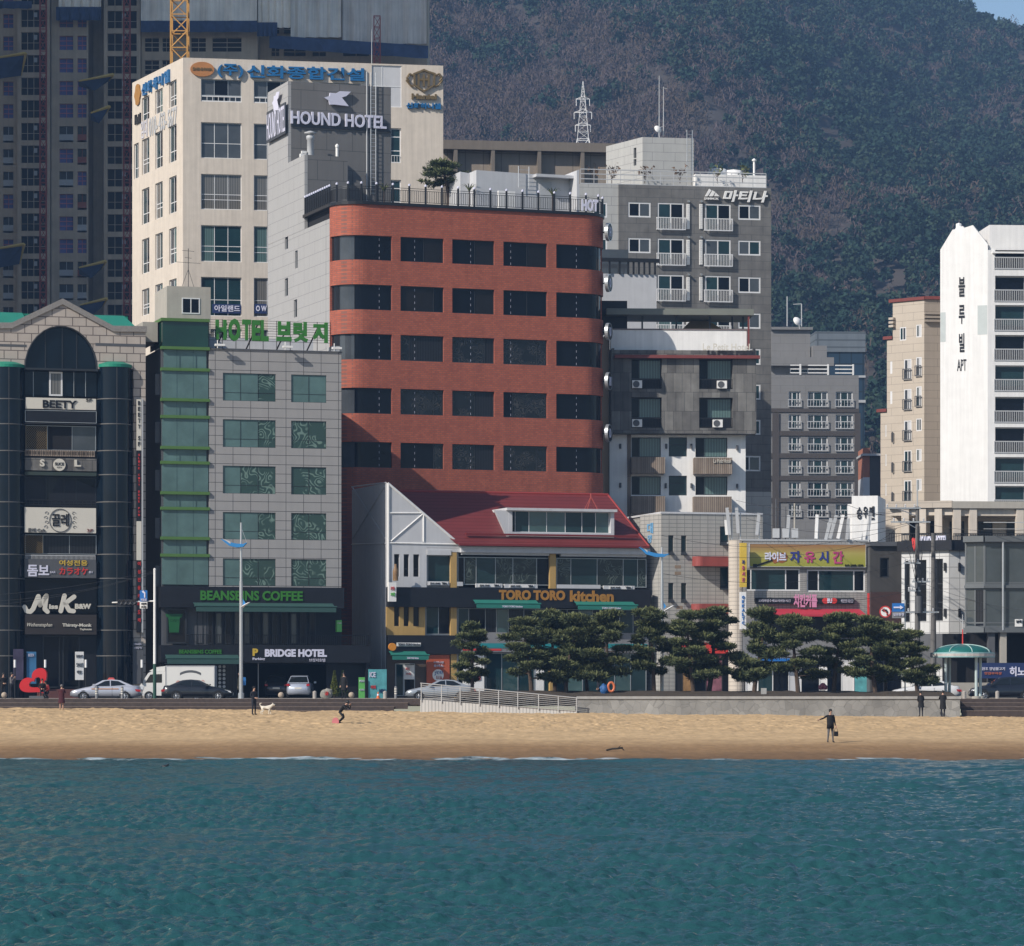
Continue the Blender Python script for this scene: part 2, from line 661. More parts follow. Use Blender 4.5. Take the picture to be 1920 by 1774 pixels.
rng = np.random.default_rng(5)
rows = EYE * FPX / (np.concatenate([np.arange(1800, 1560, -.5), np.arange(1560, 1419, -.25)]) - HOR)
rows = np.concatenate([[-700, -200, 0, 15, 30], rows])
tt = np.concatenate([np.linspace(-1.45, 1.45, 860)])
hw = np.clip(rows, 34, 999) * 960 / FPX
Xg = np.concatenate([np.full((len(rows), 1), -900.), hw[:, None] * tt[None, :], np.full((len(rows), 1), 900.)], 1)
Yg = np.repeat(rows[:, None], Xg.shape[1], 1)
Zg = np.zeros_like(Xg)
dY = np.abs(np.gradient(rows))[:, None]
for k in range(90):
    lam = .22 * (16 ** rng.random() ** 1.35)
    th = R(78) + rng.normal(0, .55 if lam < .7 else .32)
    amp = .0125 * lam ** .55 * rng.uniform(.5, 1.2)
    kk = 2 * math.pi / lam
    ph = kk * (Xg * math.cos(th) + Yg * math.sin(th)) + rng.uniform(0, 6.28)
    s = np.sin(ph)
    Zg += amp * (s + .25 * np.cos(2 * ph)) * np.clip(lam / (2.2 * dY) - .5, 0, 1)
gust = .88 + .22 * np.sin(Xg * .19 + 1.3 * np.sin(Yg * .045)) * np.sin(Yg * .11 + .7 * np.sin(Xg * .13))
Zg *= gust
Zg[:, [0, -1]] = 0
Zg[:5] = 0
m, t, bs = _nodes('sea water')
v = coords(t)
nz = N(t, 'ShaderNodeTexNoise', i_Scale=.07, i_Detail=3)
t.links.new(coords(t, (1, .6, 1)), nz.inputs['Vector'])
mx = N(t, 'ShaderNodeMix', data_type='RGBA')
mx.inputs[6].default_value = (.012, .058, .066, 1)
mx.inputs[7].default_value = (.020, .080, .086, 1)
t.links.new(nz.outputs[0], mx.inputs[0])
sp = N(t, 'ShaderNodeSeparateXYZ')
t.links.new(v, sp.inputs[0])
fn = N(t, 'ShaderNodeTexNoise', i_Scale=1, i_Detail=6, i_Roughness=.7)
t.links.new(coords(t, (.55, 1.0, 1)), fn.inputs['Vector'])
fr_ = N(t, 'ShaderNodeMapRange')                   # foam only where the swash meets the sand
for i, q in enumerate((168.5, 174.3, 0.0, .42)):
    fr_.inputs[i + 1].default_value = q
t.links.new(sp.outputs[1], fr_.inputs[0])
ad = N(t, 'ShaderNodeMath', operation='ADD')
t.links.new(fn.outputs[0], ad.inputs[0])
t.links.new(fr_.outputs[0], ad.inputs[1])
st = N(t, 'ShaderNodeMapRange')
st.inputs[1].default_value, st.inputs[2].default_value = .80, .97
t.links.new(ad.outputs[0], st.inputs[0])
mx2 = N(t, 'ShaderNodeMix', data_type='RGBA')
mx2.inputs[7].default_value = (.38, .43, .45, 1)
t.links.new(st.outputs[0], mx2.inputs[0])
t.links.new(mx.outputs[2], mx2.inputs[6])
t.links.new(mx2.outputs[2], bs.inputs['Base Color'])
rm = N(t, 'ShaderNodeMapRange')
rm.inputs[3].default_value, rm.inputs[4].default_value = .12, .8
t.links.new(st.outputs[0], rm.inputs[0])
t.links.new(rm.outputs[0], bs.inputs['Roughness'])
bs.inputs['IOR'].default_value = 1.33
rp = N(t, 'ShaderNodeTexNoise', i_Scale=1, i_Detail=5, i_Roughness=.65)
t.links.new(coords(t, (2.2, 5.5, 1)), rp.inputs['Vector'])
bump(t, bs, rp.outputs[0], .8, .09)
sea = link('sea', np_mesh('sea', np.stack([Xg, Yg, Zg], 2).reshape(-1, 3), grid_quads(*Xg.shape), [m]))
tag(sea, kind='structure')

# ------------------------------------------------------------------ beach
def sand_z(Xa, Ya):
    z = np.interp(Ya, [160, 170, 174, 180, 189, 224, 232], [-.5, -.16, 0.02, .30, .67, 1.93, 2.05])
    return z - Xa * .009 * np.clip((Ya - 195) / 36, 0, 1)

def vnoise(shape, sx, sy, seed):
    """value noise on a grid, smooth"""
    g = np.random.default_rng(seed)
    ny, nx = shape
    a = g.random((int(ny / sy) + 4, int(nx / sx) + 4))
    yy, xx = np.arange(ny) / sy, np.arange(nx) / sx
    y0, x0 = yy.astype(int), xx.astype(int)
    fy, fx = (yy - y0)[:, None], (xx - x0)[None]
    fy, fx = fy * fy * (3 - 2 * fy), fx * fx * (3 - 2 * fx)
    return (a[y0][:, x0] * (1 - fy) * (1 - fx) + a[y0 + 1][:, x0] * fy * (1 - fx) + a[y0][:, x0 + 1] * (1 - fy) * fx + a[y0 + 1][:, x0 + 1] * fy * fx) - .5

ys = np.linspace(160, 232.5, 620)
xs = np.linspace(-46, 46, 1150)
xs[0], xs[-1] = -300, 300
Xb, Yb = np.meshgrid(xs, ys)
dry = np.clip((Yb - 191) / 6, 0, 1) * (.35 + .65 * np.clip((Yb - 200) / 6, 0, 1))
lump = vnoise(Xb.shape, 9, 7, 1) * .10 + vnoise(Xb.shape, 4, 3.5, 2) * .09 + vnoise(Xb.shape, 40, 22, 3) * .16 - np.maximum(vnoise(Xb.shape, 4, 3, 4) - .22, 0) * .55 + np.maximum(vnoise(Xb.shape, 3, 3, 6) - .25, 0) * .25
Zb = sand_z(Xb, Yb) + lump * .72 * dry + vnoise(Xb.shape, 60, 14, 5) * .05 * np.clip((Yb - 172) / 6, 0, 1) + vnoise(Xb.shape, 50, 200, 9) * .18 * np.exp(-((Yb - 175) / 5) ** 2)
m, t, bs = _nodes('beach sand')
v = coords(t)
sp = N(t, 'ShaderNodeSeparateXYZ')
t.links.new(v, sp.inputs[0])
wn = N(t, 'ShaderNodeTexNoise', i_Scale=.12, i_Detail=3)
t.links.new(v, wn.inputs['Vector'])
a1 = N(t, 'ShaderNodeMath', operation='MULTIPLY_ADD')
a1.inputs[1].default_value = 7
t.links.new(wn.outputs[0], a1.inputs[0])
t.links.new(sp.outputs[1], a1.inputs[2])
wet = N(t, 'ShaderNodeMapRange')
wet.inputs[1].default_value, wet.inputs[2].default_value = 187.5, 197.5
t.links.new(a1.outputs[0], wet.inputs[0])
mx = N(t, 'ShaderNodeMix', data_type='RGBA')
mx.inputs[6].default_value = (.27, .165, .080, 1)
mx.inputs[7].default_value = (.49, .34, .185, 1)
t.links.new(wet.outputs[0], mx.inputs[0])
wet2 = N(t, 'ShaderNodeMapRange')                  # last wash: darker, shining band beside the water
wet2.inputs[1].default_value, wet2.inputs[2].default_value = 178.5, 187.5
t.links.new(a1.outputs[0], wet2.inputs[0])
mxw = N(t, 'ShaderNodeMix', data_type='RGBA')
mxw.inputs[6].default_value = (.165, .098, .050, 1)
t.links.new(wet2.outputs[0], mxw.inputs[0])
t.links.new(mx.outputs[2], mxw.inputs[7])
c = vary(t, v, mxw.outputs[2], .14, .35)
c = vary(t, coords(t, (1, .35, 1)), c, .22, 2.2, 6)
t.links.new(c, bs.inputs['Base Color'])
bs.inputs['Roughness'].default_value = .9
bs.inputs['Specular IOR Level'].default_value = .15
fn = N(t, 'ShaderNodeTexNoise', i_Scale=5, i_Detail=6)
t.links.new(v, fn.inputs['Vector'])
bump(t, bs, fn.outputs[0], .5, .05)
beach = link('beach', np_mesh('beach', np.stack([Xb, Yb, Zb], 2).reshape(-1, 3), grid_quads(*Xb.shape), [m]))
tag(beach, kind='structure')

# ------------------------------------------------------------------ street level
asphalt = mat('asphalt', (.05, .05, .052), .9, var=.2, bmp=.2)
paving = tile('paving stones', (.26, .25, .235), (.16, .155, .15), .5, .5, .02)
deck = mat('brown deck boards', (.055, .041, .037), .7, var=.2, scale=4, streak=.25)
deckl = mat('lighter deck edge', (.16, .125, .105), .7, var=.25, scale=4)  # lighter tone along the tread edges
stone, t, bs = _nodes('crazy paving stone')
vo = N(t, 'ShaderNodeTexVoronoi', feature='DISTANCE_TO_EDGE'); vo.inputs['Scale'].default_value = 1.9
vc = N(t, 'ShaderNodeTexVoronoi'); vc.inputs['Scale'].default_value = 1.9
wc = wallcoords(t)
t.links.new(wc, vo.inputs['Vector']); t.links.new(wc, vc.inputs['Vector'])
sx_ = N(t, 'ShaderNodeSeparateXYZ'); t.links.new(vc.outputs['Color'], sx_.inputs[0])
mc = N(t, 'ShaderNodeMapRange'); mc.inputs[3].default_value, mc.inputs[4].default_value = .21, .29
t.links.new(sx_.outputs[0], mc.inputs[0])
me_ = N(t, 'ShaderNodeMapRange'); me_.inputs[1].default_value, me_.inputs[2].default_value = .005, .03; me_.inputs[3].default_value = .7
t.links.new(vo.outputs['Distance'], me_.inputs[0])
mm = N(t, 'ShaderNodeMath', operation='MULTIPLY')
t.links.new(mc.outputs[0], mm.inputs[0]); t.links.new(me_.outputs[0], mm.inputs[1])
cc = N(t, 'ShaderNodeCombineColor')
for i_, k_ in enumerate((1, .98, .92)):
    q_ = N(t, 'ShaderNodeMath', operation='MULTIPLY'); q_.inputs[1].default_value = k_
    t.links.new(mm.outputs[0], q_.inputs[0]); t.links.new(q_.outputs[0], cc.inputs[i_])
t.links.new(vary(t, coords(t, (1, 1, .6)), cc.outputs[0], .35, .35, 4), bs.inputs['Base Color'])
bs.inputs['Roughness'].default_value = .9
bump(t, bs, vo.outputs['Distance'], .3, .03)
soil = mat('planter soil', (.055, .042, .030), .95, var=.3, scale=2, bmp=.6)
tag(obj('ground', MB().quad((-900, 237.9, ZS - .16), (900, 237.9, ZS - .16), (900, 700, ZS - .16), (-900, 700, ZS - .16)), asphalt), kind='structure')
tag(obj('promenade', MB().box(-300, 300, 232.1, 238.0, ZS - .5, ZS), paving), kind='structure')
tag(obj('pavement', MB().box(-300, 300, 248.2, 262, ZS - .5, ZS), paving), kind='structure')
mk = MB()
for k in range(-30, 30):
    mk.quad((k * 6, 243.2, ZS - .155), (k * 6 + 3, 243.2, ZS - .155), (k * 6 + 3, 243.35, ZS - .155), (k * 6, 243.35, ZS - .155))
tag(obj('road_marking', mk, 'white'), kind='structure')
for x0, x1 in ((-120, X(790, 231)), (X(1802, 231), 120)):
    mb = MB()
    for k in range(4):
        zt = ZS - .26 * k
        yf = 232.1 - .42 * (k + 1)
        mb.box(x0, x1 - (.9 * k if x1 < 0 else 0), yf, 232.1 if k == 0 else yf + .42, zt - .42, zt - .045, 0)
        mb.box(x0, x1 - (.9 * k if x1 < 0 else 0) + .02, yf - .03, 232.1 if k == 0 else yf + .39, zt - .045, zt, 1)
    tag(obj('promenade_steps', mb, [deck, deckl]), kind='structure')

M['paleSteel'] = mat('pale brushed steel', (.46, .46, .455), .45, metal=.2)
# ramp with its railing
YR = 229.4
ra = MB()
pts = [W(788, 1312, YR), W(1083, 1333, YR), W(1083, 1340, YR), W(788, 1340, YR)]
ra.prism([(p.x, p.z) for p in pts], YR, YR + 2.2)
tag(obj('ramp', ra, [tile('ribbed concrete', (.52, .51, .49), (.33, .33, .32), .22, 3, .03, 0)]), kind='structure')
rt = thing('ramp_railing', 'long steel railing sloping down the beach ramp in front of the pines', 'railing', T(W(790, 1312, YR).x, YR, 2.9))
inv = rt.matrix_basis.inverted()
def loc(p): return inv @ Vector(p)
for yy, nm in ((YR - .05, 0), (YR + 2.1, 1)):
    mb = MB()
    tops = [(788, 1281), (1010, 1302), (1083, 1309)]
    bots = [(795, 1309), (1010, 1328), (1083, 1333)]
    for k in range(8):
        f = k / 7
        for (a, b), (c, d) in zip(zip(tops[:-1], tops[1:]), zip(bots[:-1], bots[1:])):
            pa = W(a[0] + (c[0] - a[0]) * f, a[1] + (c[1] - a[1]) * f, yy)
            pb = W(b[0] + (d[0] - b[0]) * f, b[1] + (d[1] - b[1]) * f, yy)
            mb.tube(loc(pa), loc(pb), .035 if k == 0 else .018, n=6)
    obj('rail', mb, 'paleSteel', rt)
    if nm == 0:
        for px in (790, 828, 863, 899, 935, 971, 1010, 1047, 1081):
            f = (px - 788) / 295
            p = W(px, 1281 + 28 * f, yy)
            q = W(px, 1315 + 22 * f, yy)
            obj('post', MB().tube(loc(p + Vector((0, 0, .04))), loc(q), .035, n=8), 'paleSteel', rt)

# planter
xl, xr = X(1083, 230), X(1800, 230)
pw = thing('planter_wall', 'low stone clad planter wall with a flat coping under the pines', 'wall', T(xl, 230, 1.7))
obj('wall', MB().box(0, xr - xl, 0, .4, 0, ZS - 1.7 - .02).box(xr - xl - .4, xr - xl, .4, 9, 0, ZS - 1.72).box(0, .4, .4, 9, 0, ZS - 1.72), stone, pw)
obj('coping', MB().box(-.06, xr - xl + .06, -.08, .5, ZS - 1.72, ZS - 1.55), 'concrete', pw)
nx, ny = 90, 14
gx, gy = np.meshgrid(np.linspace(X(850, 231), xr - .1, nx), np.linspace(230.45, 239.5, ny))
gz = 2.98 + .42 * np.sin(np.clip((gy - 230.4) / 4.5, 0, 1) * math.pi / 2) + vnoise(gx.shape, 3, 2, 8) * .2
gz[:, 0] = 2.8
sl_ = link('planter_soil', np_mesh('planter_soil', np.stack([gx, gy, gz], 2).reshape(-1, 3), grid_quads(ny, nx), [soil]))
tag(sl_, kind='structure')

# ------------------------------------------------------------------ hill and its forest
def hill_z(x, y):
    crest = 296 - .40 * (x - 178) - .0006 * np.maximum(0, x - 178) ** 2
    crest = np.where(x < 60, 296 + .40 * 118 + (60 - x) * .12, crest)
    f = np.clip((y - 600) / 900, -.05, 1.25)
    g = np.where(f < 1, f ** 1.12, 1 - (f - 1) * 1.5)
    und = 9 * np.sin(x * .021 + y * .006) + 6 * np.sin(x * .05 - y * .013 + 1) + 4 * np.sin(x * .09 + y * .031)
    return 3 + (crest - 3) * g + und * np.clip(f * 1.5, 0, 1) * np.clip((1560 - y) / 160, .12, 1)

hx, hy = np.meshgrid(np.linspace(-520, 620, 190), np.linspace(560, 1750, 180))
hz = hill_z(hx, hy)
tag(link('hill', np_mesh('hill', np.stack([hx, hy, hz], 2).reshape(-1, 3), grid_quads(*hx.shape), [mat('leaf litter', (.05, .042, .036), .95, var=.3, scale=.05)])), kind='structure')

NT = 21000
fx = rng.uniform(-130, 330, NT)
fy = 640 + 900 * rng.random(NT) ** .85
fz = hill_z(fx, fy)
fld = (np.sin(fx * .031 + .9) + np.sin(fy * .017 + fx * .012 + 2) + .8 * np.sin(fx * .071 - fy * .043) + .6 * np.sin(fy * .09 + fx * .02)) / 2.2 + rng.normal(0, .55, NT)
px_ = 960 + fx / fy * FPX
bare = fld > (.10 + np.clip((px_ - 1250) / 1100, -.45, .5) + np.clip((fy - 1150) / 1200, -.1, .3))
rad = np.where(bare, rng.uniform(2.6, 4.8, NT), rng.uniform(1.9, 3.6, NT))
hgt = rad * np.where(bare, rng.uniform(1.0, 1.4, NT), rng.uniform(1.1, 1.9, NT))
NL = 100
d = rng.normal(size=(NT, NL, 3))
d /= np.linalg.norm(d, axis=2, keepdims=True)
rr = rng.random((NT, NL, 1)) ** .30
# foliage stands in clumps on the crown
cl = rng.normal(size=(NT, 7, 3)); cl /= np.linalg.norm(cl, axis=2, keepdims=True); cl[..., 2] = np.abs(cl[..., 2]) * .9
pick = rng.integers(0, 7, (NT, NL))
cd = np.take_along_axis(cl, pick[..., None].repeat(3, 2), 1)
pos = np.where(bare[:, None, None], d * rr, cd * .66 + d * rr * .42)
sc = np.stack([rad, rad, hgt * .8], 1)[:, None]
ctr = np.stack([fx, fy, fz + hgt * .85], 1)[:, None] + pos * sc
q1 = rng.normal(size=(NT, NL, 3)); q1 /= np.linalg.norm(q1, axis=2, keepdims=True)
q1[..., 2] += np.where(bare, .9, 0)[:, None]
q2 = np.cross(q1, rng.normal(size=(NT, NL, 3))); q2 /= np.linalg.norm(q2, axis=2, keepdims=True)
ls = (rng.uniform(.3, .66, (NT, NL, 1)) * np.where(bare, .8, 1)[:, None, None])
wd_ = np.where(bare, .3, .7)[:, None, None]
a, b = q1 * ls, q2 * ls * wd_
vv = np.stack([ctr - a - b, ctr + a - b, ctr + a + b, ctr - a + b], 2).reshape(-1, 3)
kind = np.where(bare, np.where(rng.random(NT) < .55, 2, 3), np.where(rng.random(NT) < .6, 0, 1))
mi = kind[:, None].repeat(NL, 1).ravel()
fm = [mat('hill pine', (.019, .040, .029), .9, var=.3, scale=.1, spec=.1), mat('hill pine lighter', (.032, .053, .034), .9, var=.3, scale=.1, spec=.1),
      mat('bare branches', (.092, .070, .068), .9, var=.25, scale=.1, spec=.1), mat('dry brown leaves', (.088, .066, .050), .9, var=.25, scale=.1, spec=.1)]
fo = link('forest', np_mesh('forest', vv, np.arange(len(vv)).reshape(-1, 4), fm, mi, False))
tag(fo, 'dark pines and bare purple brown trees covering the hillside', 'forest', kind='stuff')

# air between the shore and the hill
m = bpy.data.materials.new('haze')
m.use_nodes = True
t = m.node_tree
t.nodes.remove(t.nodes['Principled BSDF'])
pv = N(t, 'ShaderNodeVolumePrincipled')
pv.inputs['Color'].default_value = (.34, .58, 1.0, 1)
pv.inputs['Density'].default_value = .00017
t.links.new(pv.outputs[0], t.nodes['Material Output'].inputs['Volume'])
hb = obj('haze', MB().box(-950, 950, -750, 1800, -3, 460), [m])
tag(hb, 'thin blue haze over the bay and hill', 'haze', kind='stuff')
# ------------------------------------------------------------------ building materials
M['ringD'] = mat('dull bronze ring', (.13, .125, .12), .5, metal=.2)
M['stoneB'] = tile('pinkish stone tiles', (.42, .37, .325), (.13, .11, .10), .98, .62, .035, var=.08, streak=.06)
M['granite'] = mat('speckled granite', (.23, .215, .20), .6, var=.25, scale=9)
M['jade'] = mat('green roof metal', (.012, .21, .135), .45, var=.08)
M['panelG'] = tile('grey stone panels', (.305, .298, .292), (.05, .05, .055), 1.31, .68, .02, 0, var=.05, streak=.05)
M['lime'] = mat('green ledge', (.075, .16, .04), .5)
M['brick'] = tile('orange brick tiles', (.43, .112, .060), (.22, .095, .072), .30, .15, .022, col2=(.32, .078, .045), var=.09, streak=.12)
M['greyclad'] = tile('grey cladding', (.36, .355, .35), (.22, .22, .22), 3.0, .98, .02, .5, var=.03, streak=.04)
M['greyclad2'] = tile('dark grey cladding panels', (.155, .152, .150), (.08, .08, .08), 2.2, 1.6, .025, .5, var=.05, streak=.07)
M['redroof'] = tile('red metal roof', (.30, .030, .028), (.12, .012, .012), 40, .33, .04, 0, var=.1, streak=.05, rough=.6)
M['slate'] = tile('slate cladding', (.085, .082, .080), (.02, .02, .02), .72, 1.55, .012, .3, col2=(.17, .165, .155), var=.28, streak=.22)
M['matina'] = tile('dark grey stone panels', (.14, .137, .132), (.075, .075, .075), 2.1, .78, .02, .5, var=.22, streak=.16)
M['matinaL'] = tile('pale grey stone panels', (.40, .40, .385), (.22, .22, .22), 2.1, .78, .02, .5, var=.05)
M['tileW'] = tile('white bathroom tiles', (.34, .33, .305), (.17, .17, .165), .62, .30, .022, .0, var=.06, streak=.1)
M['tileB'] = tile('pale panel tiles', (.55, .55, .54), (.25, .25, .25), .8, .8, .025, 0, var=.04)
M['plank'] = tile('weathered planks', (.20, .155, .12), (.07, .055, .045), .16, 9, .02, 0, col2=(.26, .215, .175), var=.2, streak=.25)
M['brown'] = mat('brown metal cladding', (.17, .145, .12), .6, var=.08, streak=.1)
M['awning'] = mat('green awning', (.02, .16, .125), .6)
M['ochre'] = mat('ochre paint', (.40, .26, .09), .7, streak=.08)
M['towerc'] = mat('raw concrete', (.49, .40, .30), .9, var=.16, streak=.14, scale=.5)
M['netnavy'] = mat('navy safety net', (.04, .07, .15), .8, var=.3, scale=.6)
M['netgrey'] = mat('pale tarpaulin', (.90, .83, .72), .8, var=.15, streak=.2, scale=.4)
M['netblue'] = mat('blue window netting', (.12, .14, .34), .8, var=.2)
M['pinkline'] = mat('pink tape', (.55, .20, .26), .7)
M['rust'] = mat('rust red steel', (.32, .065, .05), .7)
M['crane'] = mat('crane yellow', (.46, .235, .05), .6)
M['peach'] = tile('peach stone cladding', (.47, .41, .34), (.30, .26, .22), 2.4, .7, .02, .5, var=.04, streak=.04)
M['peachD'] = tile('darker peach cladding', (.27, .23, .19), (.17, .145, .12), 2.4, .7, .02, .5, var=.05)  # darker copy of the peach cladding, for the right hand face
M['maroon'] = mat('maroon trim', (.17, .04, .035), .6)
M['aptgrey'] = tile('grey apartment cladding', (.20, .198, .198), (.145, .143, .143), 3, .9, .02, .5, var=.05, streak=.05)
M['aptdark'] = mat('dark apartment band', (.068, .060, .058), .7)
M['poster1'] = mat('teal poster', (.10, .34, .36), .5, var=.35, scale=1.5)
M['signcream'] = mat('cream sign', (.60, .57, .50), .5, var=.03)
M['yellow'] = mat('yellow letter', (.55, .38, .05), .5)
M['grn2'] = mat('bright green sign', (.12, .42, .10), .5)
M['navyS'] = mat('navy sign', (.02, .035, .11), .4)
M['redS'] = mat('red sign', (.55, .04, .035), .5)
M['blueS'] = mat('blue road sign', (.02, .14, .42), .4)
M['magenta'] = mat('magenta letter', (.35, .06, .2), .5)
M['pink'] = mat('pink letter', (.6, .25, .4), .5)

def body(F, u0, u1, y0, y1, w0, w1, m, name='body'):
    return F.part(name, MB().box(u0, u1, y0, y1, w0, w1), m)

def rects(F, cols, rows_, off=0):
    """windows at photo columns x rows; heights are taken along the first column so rows stay level"""
    out = []
    for a, b in rows_:
        w1 = F.uw(cols[0][0], a, off)[1]
        w0 = F.uw(cols[0][0], b, off)[1]
        for c, d in cols:
            out.append((F.uw(c, a, off)[0], F.uw(d, a, off)[0], w0, w1))
    return out

def lattice_mast(mb, p, w, z0, z1, step, r, mi=0, taper=1.0):
    """square lattice mast standing at p"""
    n = max(1, int(round((z1 - z0) / step)))
    def cs(k):
        f = 1 + (taper - 1) * k / n
        h = w / 2 * f
        z = z0 + (z1 - z0) * k / n
        return [Vector((p[0] + a * h, p[1] + b * h, z)) for a, b in ((-1, -1), (1, -1), (1, 1), (-1, 1))]
    for k in range(n):
        A, B = cs(k), cs(k + 1)
        for i in range(4):
            j = (i + 1) % 4
            mb.tube(A[i], B[i], r, n=4, mi=mi, cap=False)
            mb.tube(B[i], B[j], r * .7, n=4, mi=mi, cap=False)
            mb.tube(A[i] if k % 2 else A[j], B[j] if k % 2 else B[i], r * .7, n=4, mi=mi, cap=False)

# ================================================================== black glass bar building with the stone gable
YB = 250
pl = corner(-70, YB)
L = reach(pl, 16, 273)
rt = building('commercial_building', 'five storey stone gabled building with arched window and black glass cylinders, at left edge', pl, 16)
F = Fac(rt, pl, along(pl, 16, L))
U = lambda x, y, o=0: F.uw(x, y, o)
z = F.uw
H = U(273, 614)[1]
out = [U(-70, 690), U(-70, 607), U(22, 607), U(117, 563), U(212, 613), U(273, 614), (L, 0), (U(250, 1300)[0], 0), U(250, 692), U(182, 692)]
ac, ar = U(114.5, 692), (U(182, 692)[0] - U(47, 692)[0]) / 2
ah = U(114, 612)[1] - ac[1]
for k in range(1, 16):
    a = math.pi * k / 16
    out.append((ac[0] + ar * math.cos(a), ac[1] + ah * math.sin(a)))
out += [(ac[0] - ar, ac[1])]
F.part('gable_wall', MB().prism(out, 0, .45), 'stoneB')
cop = [U(-70, 605), U(22, 605), U(117, 560), U(212, 611), U(275, 612)]
F.part('coping', MB().prism(cop + [(a, b - .42) for a, b in reversed(cop)], -.14, .4), 'granite')
for c, d in ((-70, 50), (179, 273)):
    F.box('stone_band', c, 643, d, 651, -.012, .1, 'dgrey')
body(F, 0, L, .5, 14, H * .0, U(0, 615)[1], 'black')
F.part('side_wall', MB().box(L - .02, L + .03, .46, 9, 0, U(273, 640)[1]), 'black')
F.part('side_parapet', MB().box(L + .0, L + 1.1, 1.2, 9, U(273, 640, 1)[1], U(273, 603, 1)[1]), 'beige')
roof = MB()
for c, d in ((-70, 60), (160, 262)):
    a, b = U(c, 608)[0], U(d, 608)[0]
    h = U(0, 608)[1]
    roof.quad((a, .6, h), (b, .6, h), (b - (.3 if c > 0 else 0), 5, h + 1.4), (a, 5, h + 1.4))
roof.box(U(-70, 608)[0], U(262, 608)[0], 5, 5.3, h - 1, h + 1.35)
F.part('roof', roof, 'jade')
g = MB()
k = 15
for i in range(k):
    a0, a1 = math.pi * i / k, math.pi * (i + 1) / k
    g.poly([(ac[0], .3, ac[1] + .02), (ac[0] + ar * math.cos(a0), .3, ac[1] + ah * math.sin(a0)), (ac[0] + ar * math.cos(a1), .3, ac[1] + ah * math.sin(a1))])
o = F.part('arched_window', g, 'gNavy')
f2 = MB()
for i in range(k):
    a0, a1 = math.pi * i / k, math.pi * (i + 1) / k
    f2.tube((ac[0] + ar * math.cos(a0), .02, ac[1] + ah * math.sin(a0)), (ac[0] + ar * math.cos(a1), .02, ac[1] + ah * math.sin(a1)), .06, n=6)
for q in (-.42, .05, .45):
    hh = ah * math.sqrt(1 - q * q)
    f2.box(ac[0] + ar * q - .03, ac[0] + ar * q + .03, .24, .3, ac[1], ac[1] + hh)
f2.box(ac[0] - ar - .05, ac[0] + ar + .05, -.25, .3, ac[1] - .12, ac[1] + .02)
obj('frame', f2, 'frameD', o)
ringy = [749, 796, 846, 891, 942, 988, 1040, 1085, 1137, 1182, 1230]
for px, r_ in ((14, 1.28), (216, 1.27)):
    cu = U(px, 900)[0]
    top = U(px, 688)[1]
    pr = [(r_, 0), (r_, top)]
    c = MB().lathe([(r_, 0.02), (r_, top)], (cu, .55, 0), 28)
    o = F.part('glass_bay', c, 'gNavy', smooth=True)
    rg = MB()
    for yy in ringy:
        w = U(px, yy)[1]
        rg.lathe([(r_ + .012, w - .035), (r_ + .03, w - .03), (r_ + .03, w + .03), (r_ + .012, w + .035)], (cu, .55, 0), 28)
    for i in range(28):
        if i % 7 == 0:
            a = 2 * math.pi * i / 28
            rg.tube((cu + (r_ + .004) * math.cos(a), .55 + (r_ + .004) * math.sin(a), 0.02), (cu + (r_ + .004) * math.cos(a), .55 + (r_ + .004) * math.sin(a), top), .018, n=4)
    obj('ring', rg, 'ringD', o)
    cap = MB().lathe([(0, .42), (.8, .36), (r_ + .06, .16), (r_ + .06, -.05), (0, -.05)], (cu, .55, top), 28)
    obj('cap', cap, 'jade', o)
# the bay between the cylinders, storey by storey
bx0, bx1 = 47, 181
def bay(name, y0, y1, a, b, m, x0=bx0, x1=bx1): return F.box(name, x0, y0, x1, y1, a, b, m)
bay('balcony_glazing', 697, 744, .25, .4, 'gNavy')
dr = F.win(F.rect(92, 697, 117, 743, .18), (), (), .12, 'alu', 'cGrey', .16, 'door')
for px in (62, 138, 160):
    bay('mullion', 697, 744, .18, .245, 'aluG', px, px + 1)
bay('balcony_slab', 793, 797, -.2, .4, 'dgrey')
o = F.win(F.rect(48, 797, 180, 846, .2), (.31, .66), (), .05, 'aluG', 'gDark', .24, pieces=('cDark', 'darkin', 'gGrey'))
def trellis(x0, y0, x1, y1, name='trellis', m='bronze'):
    u0, u1, w0, w1 = F.rect(x0, y0, x1, y1, .08)
    mb = MB()
    n = 10
    for i in range(-n, n):
        for sgn in (1, -1):
            pts = []
            for f in (0, 1):
                uu = u0 + (u1 - u0) * (i / n * 1.0 + (f if sgn > 0 else 1 - f) * (w1 - w0) / (u1 - u0) * .8)
                pts.append((uu, w0 + (w1 - w0) * f))
            (ua, wa), (ub, wb) = pts
            def clip(ua, wa, ub, wb):
                lo, hi = 0., 1.
                d = ub - ua
                for e, sg in ((u0, 1), (u1, -1)):
                    q0, q1 = (ua - e) * sg, (ub - e) * sg
                    if q0 < 0 and q1 < 0: return None
                    if q0 < 0: lo = max(lo, q0 / (q0 - q1))
                    if q1 < 0: hi = min(hi, q0 / (q0 - q1))
                if lo >= hi: return None
                return (ua + d * lo, wa + (wb - wa) * lo, ua + d * hi, wa + (wb - wa) * hi)
            c = clip(ua, wa, ub, wb)
            if c: mb.tube((c[0], .08, c[1]), (c[2], .08, c[3]), .014, n=4)
    mb.box(u0 - .04, u0, .05, .1, w0, w1).box(u1, u1 + .04, .05, .1, w0, w1)
    F.part(name, mb, m)
trellis(49, 798, 87, 843)
F.rail(F.rect(47, 843, 178, 857, -.15), -.15, .25, 'balcony_railing', 'plank', .11, .05, False)
bay('sign_fascia', 858, 884, -.1, .3, M['slate'])
bay('canopy', 884, 893, -.2, .3, mat('dull green canopy', (.03, .045, .038), .6))
